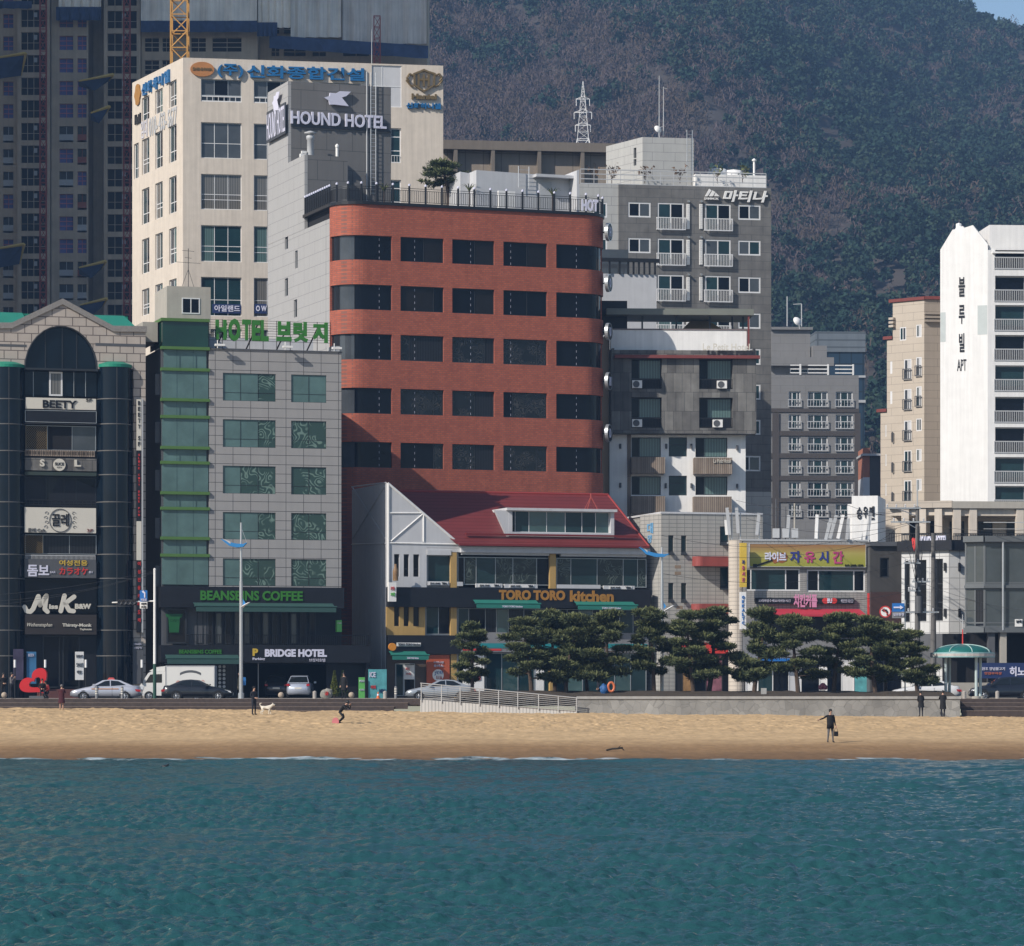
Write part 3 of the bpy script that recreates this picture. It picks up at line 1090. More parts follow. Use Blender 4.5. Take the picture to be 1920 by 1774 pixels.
o = F.win(F.rect(47, 894, 181, 945, .3), (.3, .55, .72), (), .05, 'frameD', 'darkin', .5, pieces=('gDark', 'cDark', 'darkin', 'gDark'))
F.rail(F.rect(47, 936, 180, 949, -.1), -.1, .25, 'balcony_railing', 'blackm', .3, .03, False)
o = F.win(F.rect(47, 1002, 181, 1040, .2), (.25, .62), (), .05, 'aluG', 'gGrey', .24, pieces=('darkin', 'cDark', 'cDark'))
trellis(47, 1004, 79, 1038)
F.rail(F.rect(47, 1040, 179, 1053, -.12), -.12, .25, 'balcony_railing', 'lgrey', .09, .03, False)
bay('dark_fascia', 1054, 1085, -.05, .3, 'dgrey')
bay('dark_glazing', 1085, 1150, .15, .3, 'gDark')
bay('brown_fascia', 1152, 1190, -.35, .3, mat('brown sign fascia', (.030, .024, .022), .6))
o = F.win(F.rect(80, 1191, 150, 1290, .3), (.45, .55), (), .1, 'frameD', 'gDark', .38, 'entrance_door')
bay('entrance_wall', 1190, 1309, .46, .49, 'black')
st_ = MB()
for k in range(5):
    a, b = U(70, 1300)[0], U(178, 1300)[0]
    st_.box(a, b, -1.6 + .32 * k, .2, .13 * k, .13 * k + .125)
F.part('entrance_steps', st_, [mat('reddish steps', (.12, .05, .045), .7)])
# its signs
F.sign('white board with black serif capitals above a black strip on the fifth floor balcony', (48, 745, 180, 769), -.28, [('BEETY', (80, 750, 144, 766), 'black', .03), ('5F', (161, 748, 172, 753), 'black')], 'signcream')
F.sign('plain black board under the white fifth floor sign of the glass building', (48, 769.5, 180, 793), -.26, [], 'black', rim='aluG')
for tx, r in (('S', (75, 861, 84, 875)), ('L', (140, 862, 152, 875))):
    F.sign('white serif capital %s beside the round white badge on the dark fascia' % tx, r, -.22, [(tx, r, 'signcream', .04)], None, .1, 'wall_letter', 'letter')
s_, sh, base = F.sign('round white badge with black lettering between two white capitals', (100, 860, 123, 883), -.2, [('SLICE', (103, 867, 120, 873), 'black', .04), ('CITY', (107, 875, 116, 878), 'black')], None, .06, 'round_sign')
a, b, c, d = sh(F.rect(100, 860, 123, 883, -.2))
obj('board', MB().lathe([(0, 0), ((b - a) / 2, 0), ((b - a) / 2, .1), (0, .1)], ((a + b) / 2, .02, (c + d) / 2), 24, axis='y'), 'signcream', s_)
s_, sh, base = F.sign('big white cafe board with black brush lettering inside a leafy ring', (46, 951, 180, 1000), -.3,
       [('끌레', (97, 963, 129, 987), 'black', .02), ('끌레 Cafe', (52, 990, 85, 998), 'dgrey'), ('3F', (163, 992, 174, 998), 'maroon')], 'signcream')
rg = MB()
cu, cw = sh(F.rect(113, 976, 113, 976, -.3))[0], sh(F.rect(113, 976, 113, 976, -.3))[2]
for i in range(28):
    a0, a1 = 6.283 * i / 28, 6.283 * (i + 1) / 28
    rg.tube((cu + .78 * math.cos(a0), -.02, cw + .82 * math.sin(a0)), (cu + .78 * math.cos(a1), -.02, cw + .82 * math.sin(a1)), .02 + .02 * abs(math.sin(a0)), n=4)
for sx in (-1, 1):
    for k in range(4):
        for i in range(8):
            a0, a1 = i * .7, (i + 1) * .7
            r0, r1 = .16 - i * .016, .16 - (i + 1) * .016
            c0, c1 = cu + sx * (.95 + .06 * (k % 2)), cw + .5 - k * .33
            rg.tube((c0 + sx * r0 * math.cos(a0), -.02, c1 + r0 * math.sin(a0)), (c0 + sx * r1 * math.cos(a1), -.02, c1 + r1 * math.sin(a1)), .014, n=4)
obj('wreath', rg, 'dgrey', s_)
F.sign('dark karaoke board with white, yellow and red lettering under the cafe floor', (46, 1048, 180, 1084), -.2,
       [('돔보', (51, 1059, 92, 1081), 'lit', .03), ('BAR', (94, 1071, 104, 1075), 'lit'), ('여성전용', (111, 1050, 164, 1061), 'yellow', .02), ('カラオケ', (111, 1064, 165, 1078), 'redS', .02), ('B1', (167, 1071, 173, 1075), 'lit')], 'dgrey')
s_, sh, base = F.sign('large cream script letters standing over the brown fascia of the bar', (44, 1114, 172, 1149), -.25,
       [('iss', (92, 1133, 109, 1142), 'signcream', .04), ('B&W', (141, 1132, 171, 1142), 'signcream', .05)], None, .14, 'channel_letters')
def strokes(parent, F, sh, off, lines, r, m, name='lettering'):
    mb = MB()
    for ln in lines:
        pts = [F.rect(x, y, x, y, off) for x, y in ln]
        pts = [(sh(p)[0], .03, sh(p)[2]) for p in pts]
        for i, (p, q) in enumerate(zip(pts[:-1], pts[1:])):
            n = len(mb.v)
            dx, dz = q[0] - p[0], q[2] - p[2]
            l = math.hypot(dx, dz) or 1
            ox, oz = -dz / l * r, dx / l * r
            y = -.03 - .002 * i
            mb.prism([(p[0] + ox, p[2] + oz), (p[0] - ox, p[2] - oz), (q[0] - ox, q[2] - oz), (q[0] + ox, q[2] + oz)], y, .06)
            mb.lathe([(0, y - .001), (r, y - .001), (r, .06)], (q[0], 0, q[2]), 10, axis='y')
            if i == 0: mb.lathe([(0, y - .001), (r, y - .001), (r, .06)], (p[0], 0, p[2]), 10, axis='y')
    return obj(name, mb, m, parent)
strokes(s_, F, sh, -.25, [[(46, 1138), (50, 1146), (57, 1147), (62, 1142), (72, 1118)], [(72, 1118), (75, 1135)], [(75, 1135), (87, 1117)], [(87, 1117), (84, 1142), (89, 1147)],
                          [(121, 1117), (114, 1146)], [(139, 1119), (120, 1133)], [(122, 1131), (130, 1145), (138, 1146)]], .16, 'signcream')
F.sign('pair of pale beer brand letterings on the brown fascia over the bar entrance', (50, 1168, 174, 1184), -.42,
       [('Weihenstephan', (51, 1168, 98, 1177), 'signcream', 0, {'shear': .3}), ('Thirsty-Monk', (117, 1169, 172, 1177), 'signcream', .03), ('Taphouse', (150, 1178, 172, 1183), 'signcream', .02)], None, .05, 'fascia_lettering')
s_, sh, base = F.sign('tall narrow stack of cream and black shop names on the stone pier', (256.5, 748, 265, 1186), -.3, [], 'black', .2, 'vertical_sign')
a, b, c, d = sh(F.rect(256.5, 748, 265, 1186, -.3))
obj('cream_panel', MB().box(a - .005, b + .005, -.01, .1, d - 3.7, d - .02).box(a - .005, b + .005, -.012, .1, c + 5.2, c + 8), 'signcream', s_)
mb = MB()
for k, ch in enumerate('BEETY 5F'):
    if ch != ' ': text_mb(ch, a + .08, b - .08, d - .45 - k * .42, d - .15 - k * .42, -.05, -.01, .02, mb=mb)
obj('lettering', mb, 'black', s_)
mb = MB()
for k, ch in enumerate('SLICE CITY BEER PUB'):
    if ch != ' ': text_mb(ch, a + .1, b - .1, d - 4.1 - k * .24, d - 3.95 - k * .24, -.05, -.01, .02, mb=mb)
for k, ch in enumerate('여성전용카라오케'):
    text_mb(ch, a + .06, b - .06, c + 4.8 - k * .58, c + 5.1 - k * .58, -.05, -.01, .02, mb=mb)
obj('lettering', mb, 'redS', s_)
F.part('corner_strip', MB().box(*F.rect(265.5, 748, 268.5, 1186, -.3)[:2], -.3, 0, *F.rect(265.5, 748, 268.5, 1186, -.3)[2:]), 'lgrey')
F.sign('dark poster with small white text on the pier beside the bar', (249, 1203, 269, 1283), -.15, [('Weihenstephan', (251, 1206, 265, 1210), 'lit'), ('프리미엄 맥주', (251, 1213, 266, 1217), 'lit')], 'dgrey', .08, 'poster')
F.sign('blue sky poster standing left of the bar door', (50, 1222, 68, 1282), -1.0, [('BEER', (53, 1226, 64, 1231), 'lit')], mat('blue poster', (.05, .17, .33), .5, var=.4, scale=.8), .06, 'poster')
F.sign('dim mauve poster at the foot of the left glass cylinder', (25, 1217, 44, 1275), -1.2, [], mat('mauve poster', (.06, .05, .09), .5, var=.6, scale=1), .06, 'poster')
F.sign('white upright banner leaning by the bar door', (141, 1222, 157, 1275), -1.3, [('EVENT', (143, 1228, 155, 1233), 'dgrey'), ('SALE', (143, 1243, 155, 1250), 'dgrey'), ('맥주', (144, 1257, 153, 1264), 'dgrey')], 'white', .05, 'banner')

# ================================================================== grey panel hotel with green glass stair
pl = corner(303, 254)
L = reach(pl, 16, 640)
rt = building('hotel_building', 'grey stone panel hotel with green glass stair column and black cafe storeys at street level', pl, 16)
F = Fac(rt, pl, along(pl, 16, L))
U = F.uw
wb = U(303, 1242)[1]
wt = U(392, 655)[1]
ug = U(392, 800)[0]
u0 = U(303, 800)[0]
body(F, ug, L, .5, 18.5, wb, wt - .03, 'panelG')
body(F, 0.02, ug - .01, .25, 9, wb, U(303, 652)[1], 'dgrey', 'stair_core')
holes = rects(F, [(418, 517), (546, 612)], [(699, 751), (786, 838), (873, 925), (960, 1011), (1047, 1098)])
F.wall('panel_wall', ug, L, U(392, 1100)[1], wt, holes, 'panelG', .12)
for i, h in enumerate(holes):
    n3 = i % 2 == 0
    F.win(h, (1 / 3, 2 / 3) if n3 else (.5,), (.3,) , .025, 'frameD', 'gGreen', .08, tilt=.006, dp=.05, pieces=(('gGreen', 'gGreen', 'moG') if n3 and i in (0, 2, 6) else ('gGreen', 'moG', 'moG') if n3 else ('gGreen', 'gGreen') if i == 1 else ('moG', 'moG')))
F.part('parapet', MB().box(ug, L + .05, -.05, .5, wt, wt + .1), 'dgrey')
bars = [599, 652, 692, 749, 781, 839, 867, 924, 953, 1009, 1041, 1099]
wsb = [U(303, y)[1] for y in bars]
gl = MB()
for i in range(1, len(bars) - 1):
    ins = .0 if i % 2 == 0 else .12
    gl.box(.05 + ins, ug - .06 - ins, -.02 + ins, .24, wsb[i + 1] + .12, wsb[i] - .12)
o = F.part('stair_glazing', gl, 'gGreen')
F.part('rooftop_glazing', MB().box(.06, ug - .05, .0, .05, wsb[1] + .12, wsb[0] - .12).box(.06, .1, .06, 5, wsb[1] + .12, wsb[0] - .12), [glass('rooftop green glass', (.006, .035, .024))])
for i, w in enumerate(wsb[:-1]):
    F.part('ledge', MB().box(-.06, ug + .03, -.16, .26 if i else 5, w - .11, w + .11), 'lime')
obj('mullion', MB().box(1.1, 1.13, -.03, .0, wsb[-1], wsb[1]).box(2.3, 2.33, -.03, .0, wsb[-1], wsb[1]), 'gGreen2', rt, F.rel)
pp = MB()
for y in (700, 790, 880, 970, 1060):
    w = U(303, y)[1]
    pp.box(-.35, -.02, .6, 1.0, w - 1.5, w)
F.part('duct', pp, 'dgrey')
ue = reach(pl, 16, 690)
w1, w2, w3 = U(303, 1100)[1], U(303, 1139)[1], U(303, 1210)[1]
F.part('upper_fascia', MB().box(-.2, L + .1, -.5, .5, w2, w1), 'black')
F.part('lower_fascia', MB().box(-.2, ue, -.8, .6, wb, w3), 'black')
F.part('cafe_wall', MB().box(-.1, L + .1, .35, .5, w3, w2), 'black')
hs = rects(F, [(312, 350)], [(1141, 1207)])
F.win(hs[0], (), (), .12, 'frameD', 'gDark2', .0, 'window')
cols = [(370 + i * 17.6, 370 + i * 17.6 + 12.5) for i in range(13)]
for h in rects(F, cols, [(1146, 1207)]):
    F.win(h, (), (), .07, 'frameD', rnd.choice(('cDark', 'gGrey', 'gDark2')), .26, 'folding_window', tilt=.01)
F.rail((U(350, 1200)[0], ue, w3 - .0, w3 + .8), -.75, .3, 'terrace_railing', 'blackm', .14, .025)
aw = MB()
for (x0, x1, y) in ((364, 626, 1136), (310, 447, 1234)):
    a, b = U(x0, y, -1)[0], U(x1, y, -1)[0]
    w = U(x0, y, -1)[1]
    aw2 = MB().quad((a, -1.7, w - .12), (b, -1.7, w - .12), (b, -.52 if y < 1200 else -.82, w + .25), (a, -.52 if y < 1200 else -.82, w + .25)).box(a, b, -1.75, -1.69, w - .42, w - .1).tube((a - .1, -1.6, w - .02), (b + .1, -1.6, w - .02), .06, n=6)
    F.part('awning', aw2, mat('dark green awning', (.03, .075, .066), .6))
# garage and street front
gar = MB().box(-.1, .2, .0, 12, 0, wb).box(ue - .3, ue, -.6, 12, 0, wb).box(0, ue, 12, 12.2, 0, wb).box(U(450, 1300)[0], U(456, 1300)[0], .1, 9, 0, wb)
gar.box(U(613, 1300)[0], ue - .3, .2, .4, 0, wb).box(L, ue, .6, 12, wb, w3)
F.part('garage_wall', gar, 'black')
F.part('garage_pillar', MB().box(U(490, 1300)[0], U(491.5, 1300)[0], 1.2, 1.3, 0, wb), 'lgrey')
o = F.win((U(312, 1300)[0], U(446, 1300)[0], .1, wb - .1), (.35, .6, .75), (), .08, 'frameD', 'gDark', .3, 'shopfront', pieces=('gDark', 'gTeal', 'gDark', 'cDark'))
mb = MB()
for i in range(7):
    for q in (0, 1):
        c = (U(413 + 8 * q, 1250 + i * 7.5)[0], .18, U(413, 1250 + i * 7.5)[1])
        mb.lathe([(0, -.02), (.11, -.02), (.11, .03)], c, 12, axis='y')
obj('menu_dots', mb, 'lgrey', o)
F.part('rooftop_house', MB().box(U(313, 600, 4)[0], U(395, 600, 4)[0], 4, 9, U(303, 652)[1], U(340, 537, 4)[1]), 'beige')
F.win(F.rect(341, 558, 375, 589, 3.95), (.5,), (), .08, 'alu', 'gDark', 3.99, 'rooftop_window')
ta = MB().tube((U(353, 537, 5)[0], 5, U(353, 540, 5)[1]), (U(353, 537, 5)[0], 5, U(353, 466, 5)[1]), .025, n=5)
for y, w_ in ((470, .45), (483, .25), (492, .9)):
    ta.tube((U(353, 537, 5)[0] - w_, 5, U(353, y, 5)[1]), (U(353, 537, 5)[0] + w_, 5, U(353, y, 5)[1] - .05), .018, n=4)
for dx in (-.5, .45):
    ta.tube((U(353, 537, 5)[0] + dx, 5, U(353, 540, 5)[1]), (U(353, 537, 5)[0], 5, U(353, 505, 5)[1]), .018, n=4)
F.part('aerial', ta, 'blackm')
F.part('rooftop_wall', MB().box(U(400, 660)[0], L - 1.2, 4, 4.2, wt, wt + 1.3), 'white2')
F.part('corner_shaft', MB().box(L - .55, L + .02, .6, 2.2, wt, wt + .55), 'lgrey')
for px in (409, 536, 628):
    u = U(px, 655)[0]
    F.part('floodlight', MB().box(u - .35, u + .35, -.75, -.45, wt + .2, wt + .35).box(u - .05, u + .05, -.5, .3, wt + .3, wt + .38).tube((u, .2, wt), (u, .2, wt + .7), .04), 'white')
# rooftop letters
s_, sh, base = F.sign('big green rooftop letters on a steel frame above the grey panel hotel', (402, 598, 618, 645), .3,
       [(c, r, 'green', .05) for c, r in (('H', (405, 599, 425, 637)), ('O', (429, 597, 451, 640)), ('T', (455, 599, 471, 638)), ('E', (473, 600, 488, 639)), ('L', (489, 600, 504, 640)), ('브', (519, 602, 547, 640)), ('릿', (551, 603, 578, 642)), ('지', (587, 604, 615, 643)))], None, .25, 'rooftop_sign')
a, b, c, d = sh(F.rect(393, 597, 622, 658, .3))
mb = MB()
for k in range(9):
    w = c + (d - c) * (.28 + .7 * k / 8)
    mb.tube((a, .34, w), (b, .34, w), .018, n=4)
for k in range(10):
    u = a + (b - a) * k / 9
    mb.tube((u, .36, c - .1), (u, .36, d), .03, n=4)
for k in range(4):
    u = a + (b - a) * (k + .6) / 4
    mb.tube((u - .7, 1.6, c - .1), (u, .36, d - .3), .06, n=4)
obj('sign_frame', mb, mat('rusty steel frame', (.05, .04, .035), .8), s_)
F.sign('green coffee shop lettering on the wide black band of the grey hotel', (376, 1106, 568, 1127), -.56, [('BEANSBINS COFFEE', (376, 1107, 568, 1127), 'green', .035)], None, .06, 'fascia_lettering')
F.sign('small green coffee shop lettering over the ground floor cafe', (336, 1218, 416, 1226), -.86, [('BEANSBINS COFFEE', (336, 1218, 416, 1226), 'green', .03)], None, .05, 'fascia_lettering')
F.sign('pale grey hotel lettering with a yellow parking letter over the garage', (473, 1215, 614, 1241), -.86, [('P', (474, 1216, 484, 1230), 'yellow', .05), ('Parking', (474, 1233, 497, 1239), 'lit', .02), ('BRIDGE HOTEL', (497, 1217, 613, 1232), 'lit', .05), ('브릿지호텔', (580, 1235, 610, 1241), 'lit')], None, .06, 'fascia_lettering')
s_, sh, base = F.sign('green cup emblem inside the dark upper cafe window', (309, 1151, 344, 1186), -.12, [('CAFE', (318, 1161, 338, 1166), 'black', .02)], None, .03, 'window_sign')
a, b, c, d = sh(F.rect(310, 1151, 343, 1186, -.12))
obj('cup', MB().prism([(a, d), (b, d), (b - .1, d - .25), (b - .22, d - .25), (b - .3, c), (a + .3, c), (a + .22, d - .25), (a + .1, d - .25)], 0, .05), [mat('dim green emblem', (.012, .10, .03), .5)], s_)
F.sign('small bright green hanging sign at the right end of the black cafe storey', (632, 1163, 641, 1185), -.9, [('CAFE', (633, 1167, 640, 1170), 'white')], 'grn2', .5, 'hanging_sign')
F.sign('green and black upright menu board beside the parking entrance', (673, 1270, 684, 1309), -1.4, [('MENU', (674, 1275, 683, 1279), 'lit'), ('COFFEE', (674, 1292, 683, 1295), 'lit')], 'grn2', .1, 'menu_board')
F.sign('teal banner pair standing at the white wall', (691, 1255, 725, 1310), -1.2, [('ICE', (693, 1260, 704, 1270), 'lit', .03), ('커피', (695, 1285, 704, 1292), 'redS', .03), ('NEW', (711, 1292, 722, 1299), 'navyS')], 'poster1', .08, 'banner')

# ================================================================== red brick hotel
TH = 20
pl = corner(618, 276)
rt = building('hotel_building', 'tall orange brick hotel with rounded corners and dark strip windows in the middle', pl, TH)
RC = 2.3
Wd_ = reach(pl, TH, 1124) + .15
F = Fac(rt, along(pl, TH + 90, -RC), along(along(pl, TH + 90, -RC), TH, Wd_))
U = F.uw
qa = RC * math.pi / 2
def fm(s, y, w):
    """arc length along the front, turned round both corners"""
    r = RC - y
    if s < 0:
        a = min(-s, qa) / RC
        return (RC - r * math.sin(a) , RC - r * math.cos(a), w) if -s <= qa else (y, RC + (-s - qa), w)
    n = Wd_ - 2 * RC
    if s > n:
        a = min(s - n, qa) / RC
        return (Wd_ - RC + r * math.sin(a), RC - r * math.cos(a), w) if s - n <= qa else (Wd_ - y, RC + (s - n - qa), w)
    return (RC + s, y, w)
S0 = lambda px, py: U(px, py)[0] - RC
nmid = Wd_ - 2 * RC
rowy = [(444, 490), (536, 583), (628, 676), (729, 777), (830, 878)]
Ht = U(750, 386)[1]
colx = [(751, 832), (848, 927), (944, 1026)]
hs, meta = [], []
for a, b in rowy:
    w1, w0 = U(751, a)[1], U(751, b)[1]
    hs.append((-qa + .12, S0(735, a), w0, w1)); meta.append('L')
    for c, d in colx:
        hs.append((S0(c, a), S0(d, a), w0, w1)); meta.append('M')
    hs.append((S0(1043, a), nmid + qa - .15, w0, w1)); meta.append('R')
F.wall('brick_wall', -qa, nmid + qa, 0, Ht, hs, 'brick', .22, fmap=fm, du=.3)
dash = MB()
for i, h in enumerate(hs):
    k = meta[i]
    frac = (.22, .34, .45, .18, .30)[i % 5]
    if k == 'M':
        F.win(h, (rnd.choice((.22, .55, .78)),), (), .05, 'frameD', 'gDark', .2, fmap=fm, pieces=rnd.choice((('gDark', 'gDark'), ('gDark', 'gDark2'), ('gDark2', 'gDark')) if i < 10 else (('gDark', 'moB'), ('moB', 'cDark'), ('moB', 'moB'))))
    else:
        F.win(h, (.2, .45) if k == 'L' else (.7,), (), .05, 'frameD', 'gDark', .2, fmap=fm, du=.3, pieces=('gDark2', 'gGrey', 'gDark') if k == 'L' else ('gDark', 'gDark2'))
    sx = h[0] + (h[1] - h[0]) * (frac if k != 'L' else .82)
    n = 4
    for j in range(n):
        w = h[2] + (h[3] - h[2]) * (j + .25) / n
        p, q = fm(sx, .19, w), fm(sx + .026, .19, w)
        dash.quad(p, q, (q[0], q[1], w + .18), (p[0], p[1], w + .18))
F.part('glass_marker', dash, 'lit')
# core behind the brick skin, roof terrace, side wall
core = MB().box(.35, Wd_ - .35, RC, 14, 0, Ht - .05).box(RC, Wd_ - RC, .35, RC, 0, Ht - .05)
for sx_, cx in ((-1, RC), (1, Wd_ - RC)):
    core.lathe([(RC - .4, 0), (RC - .4, Ht - .05), (0, Ht - .05)], (cx, RC, 0), 24)
F.part('core', core, 'darkin')
LW = 17.5
wl = U(618, 402)[1]
sideF = Fac(rt, along(pl, TH + 90, LW), pl)
SU = sideF.uw
hs2 = [sideF.rect(*r) for r in ((534, 435, 540, 466), (553, 471, 558, 502), (534, 523, 540, 554), (551, 563, 557, 594), (552, 660, 557, 690))]
hs2 = [h if h[1] > h[0] else (h[1], h[0], h[2], h[3]) for h in hs2]
tw = SU(540, 165)[1]
sideF.wall('side_wall', 0, LW - 1.0, 0, wl, hs2, 'greyclad', .2)
for h in hs2:
    sideF.win(h, (), (), .05, 'aluG', 'gDark', .15)
sideF.part('side_wall', MB().box(LW - 1.0, LW + .0, 0.02, .3, 0, wl), 'greyclad')
body(sideF, 0.05, LW - .5, .26, 6, 0, wl - .02, 'greyclad')
# tower over the stair: stepped grey block
Ft = sideF
ya = SU(540, 160)
ub = SU(540, 300)[0]
uc = SU(571, 300)[0]
tH = SU(540, 152)[1]
lowH = SU(571, 290)[1]
Ft.part('tower_wall', MB().box(0, ub, .0, .26, wl + .02, tH), 'greyclad')
Ft.part('tower_wall', MB().box(ub, uc, .0, .26, wl + .02, lowH), 'greyclad')
# tower front faces the sea; it is set back where the side wall ends
tf_o = along(pl, TH + 90, LW - ub)
Ftw = Fac(rt, tf_o, along(tf_o, TH, reach(tf_o, TH, 733)))
TU = Ftw.uw
TL = Ftw.len
Ftw.part('tower_block', MB().box(.26, TL, 0, 7, Ht, tH), 'greyclad2')
lf_o = along(pl, TH + 90, LW - uc)
Fl = Fac(rt, lf_o, along(lf_o, TH, reach(lf_o, TH, 652)))
Fl.part('tower_annex', MB().box(.26, Fl.len, 0.01, uc - ub, Ht, lowH), 'greyclad2')
# ladders
def ladder(F, px, y0, y1, off, wd=.42, name='ladder', m='steel'):
    u, w1 = F.uw(px, y0, off)
    w0 = F.uw(px, y1, off)[1]
    mb = MB()
    for s in (-1, 1):
        mb.tube((u + s * wd / 2, off, w0), (u + s * wd / 2, off, w1), .03, n=5)
    n = int((w1 - w0) / .32)
    for i in range(n):
        mb.tube((u - wd / 2, off, w0 + .32 * (i + .5)), (u + wd / 2, off, w0 + .32 * (i + .5)), .018, n=4)
    return F.part(name, mb, m)
ladder(Ftw, 700, 136, 366, -.25)
Ftw.part('conduit', MB().tube((TU(687, 150)[0], -.12, TU(687, 380)[1]), (TU(687, 150)[0], -.12, TU(687, 135)[1]), .06), 'lgrey')
v_ = MB()
u, w = TU(584, 295, -1.5)
v_.lathe([(.28, 0), (.28, 1.45), (.34, 1.5), (.34, 1.75), (.1, 1.95), (.5, 1.95), (.5, 2.05), (0, 2.2)], (u, -1.2, w), 14)
Ftw.part('exhaust_vent', v_, 'lgrey', smooth=True)
u, w = TU(632, 298, -1.2)
Ftw.part('exhaust_vent', MB().lathe([(.12, 0), (.12, .9), (.16, .95), (.16, 1.1), (0, 1.25)], (u, -1.2, w), 10), 'white')
u, w = TU(569, 294, -1.5)
Ftw.part('floodlight', MB().box(u - .25, u + .25, -1.5, -1.2, w - .05, w + .25).box(u - .12, u + .3, -1.4, -1.2, w + .3, w + .5), 'white')
# bird emblem and letters
s_, sh, base = Ftw.sign('white hotel capitals under a swallow emblem on the grey rooftop tower, facing the beach', (546, 170, 725, 243), -.3, [('HOUND HOTEL', (546, 207, 725, 242), 'lit', .022)], None, .2, 'rooftop_sign')
def poly_px(F, sh, pts, off):
    return [(lambda q: (sh(q)[0], sh(q)[2]))(F.rect(x, y, x, y, off)) for x, y in pts]
bird = [(608, 183), (618, 180), (619, 174), (630, 175), (637, 171), (658, 172), (650, 180), (641, 183), (654, 199), (636, 197), (628, 196), (619, 196), (616, 188)]
obj('emblem', MB().prism(poly_px(Ftw, sh, bird, -.3), 0, .2), 'lit', s_)
a, b, c, d = sh(Ftw.rect(546, 221, 733, 250, -.1))
obj('dark_band', MB().box(a, b, .205, .3, c + .1, d), mat('dark band behind letters', (.05, .055, .065), .5), s_)  # dark band behind the lower half of the letters
Fs2 = Ft
s_, sh, base = Fs2.sign('white hotel capitals and emblem on the left side of the grey rooftop tower', (499, 176, 535, 252), -.3, [('HOUND HOTEL', (500, 215, 534, 246), 'lit', .0)], None, .03, 'rooftop_sign')
a, b, c, d = sh(Fs2.rect(500, 211, 535, 250, -.25))
obj('dark_band', MB().box(a, b, .04, .12, c, d), mat('dark band behind letters', (.05, .055, .065), .5), s_)  # dark sheet added behind the side letters to set them off
q0, q1, c, d = sh(Fs2.rect(510, 178, 524, 206, -.3))
bx = lambda p: (q0 + (q1 - q0) * (p[0] - 608) / 50, c + (d - c) * (199 - p[1]) / 28)
obj('emblem', MB().prism([bx(p) for p in bird], 0, .03), 'lit', s_)
# roof edge and railing
ed = MB()
def fmo(s, o, w): return fm(s, -o, w)
nn = 60
ss = [-qa - 7.0 + (nmid + 2 * qa + 7.0) * i / nn for i in range(nn + 1)]
for a, b in zip(ss[:-1], ss[1:]):
    for (o0, o1, wa, wb_) in ((.12, -.4, Ht - .02, Ht + .22),):
        p = [fm(a, -o0, wa), fm(b, -o0, wa), fm(b, -o0, wb_), fm(a, -o0, wb_)]
        ed.quad(*p)
        ed.quad(fm(a, -o0, wb_), fm(b, -o0, wb_), fm(b, -o1, wb_), fm(a, -o1, wb_))
        ed.quad(fm(a, -o1, wa), fm(b, -o1, wa), fm(b, -o0, wa), fm(a, -o0, wa))
F.part('roof_edge', ed, 'blackm')
rl = MB()
rb = Ht + .22
np_ = 34
L0, L1 = -qa - 6.8, nmid + qa
i = 0
s = L0
while s < L1:
    a = fm(s, .05, 0)
    if i % (4 if s < -qa else 9) == 0:
        rl.tube((a[0], a[1], rb), (a[0], a[1], rb + 1.35), .085, n=6)
        rl.lathe([(0, .15), (.1, .07), (.1, -.04), (0, -.08)], (a[0], a[1], rb + 1.42), 8, 1)
    else:
        rl.tube((a[0], a[1], rb + .12), (a[0], a[1], rb + 1.02), .024, n=4)
    s += .15 if s > 0 or s < -qa else .12
    i += 1
for a, b in zip(ss[:-1], ss[1:]):
    for h_ in (.12, 1.02, 1.18):
        p, q = fm(a, .05, rb + h_), fm(b, .05, rb + h_)
        rl.tube(p, q, .026, n=4, cap=False)
F.part('roof_railing', rl, ['blackm', 'lit'])
# rooftop house
rh_y = 6
u0, u1, w0, w1 = F.rect(893, 320, 1071, 394, rh_y)
uA = F.uw(882, 340, rh_y)[0]
F.part('rooftop_house', MB().prism([(u0, w0 - 1), (u1, w0 - 1), (u1, w1 - .1), (u0, w1 + .05)], rh_y, rh_y + 5).prism([(uA - .3, w0 - 1), (u0 - .01, w0 - 1), (u0 - .01, w1), (uA - .3, w1 + .1)], rh_y + 1.6, rh_y + 5), 'white2')
F.part('rooftop_canopy', MB().box(F.uw(1005, 325, rh_y - .8)[0], u1, rh_y - .9, rh_y, w1 - .35, w1 - .12), 'white2')
F.part('rooftop_fin', MB().prism([(u1 - .12, w0 - .5), (u1 + .1, w0 - .5), (u1 + .1, w1 + .3), (u1 - .12, w1 + .2)], rh_y - 1.6, rh_y + 4), 'white2')
F.part('rooftop_door', MB().box(F.uw(1012, 352, rh_y)[0], F.uw(1034, 352, rh_y)[0], rh_y - .06, rh_y - .01, w0 - .4, F.uw(1012, 340, rh_y)[1]), 'lgrey')
F.part('rooftop_parapet', MB().box(F.uw(935, 380, 3)[0], F.uw(966, 380, 3)[0], 3, 3.3, Ht, F.uw(950, 358, 3)[1]), 'white')
ladder(F, 982, 312, 352, rh_y - .3, .9)
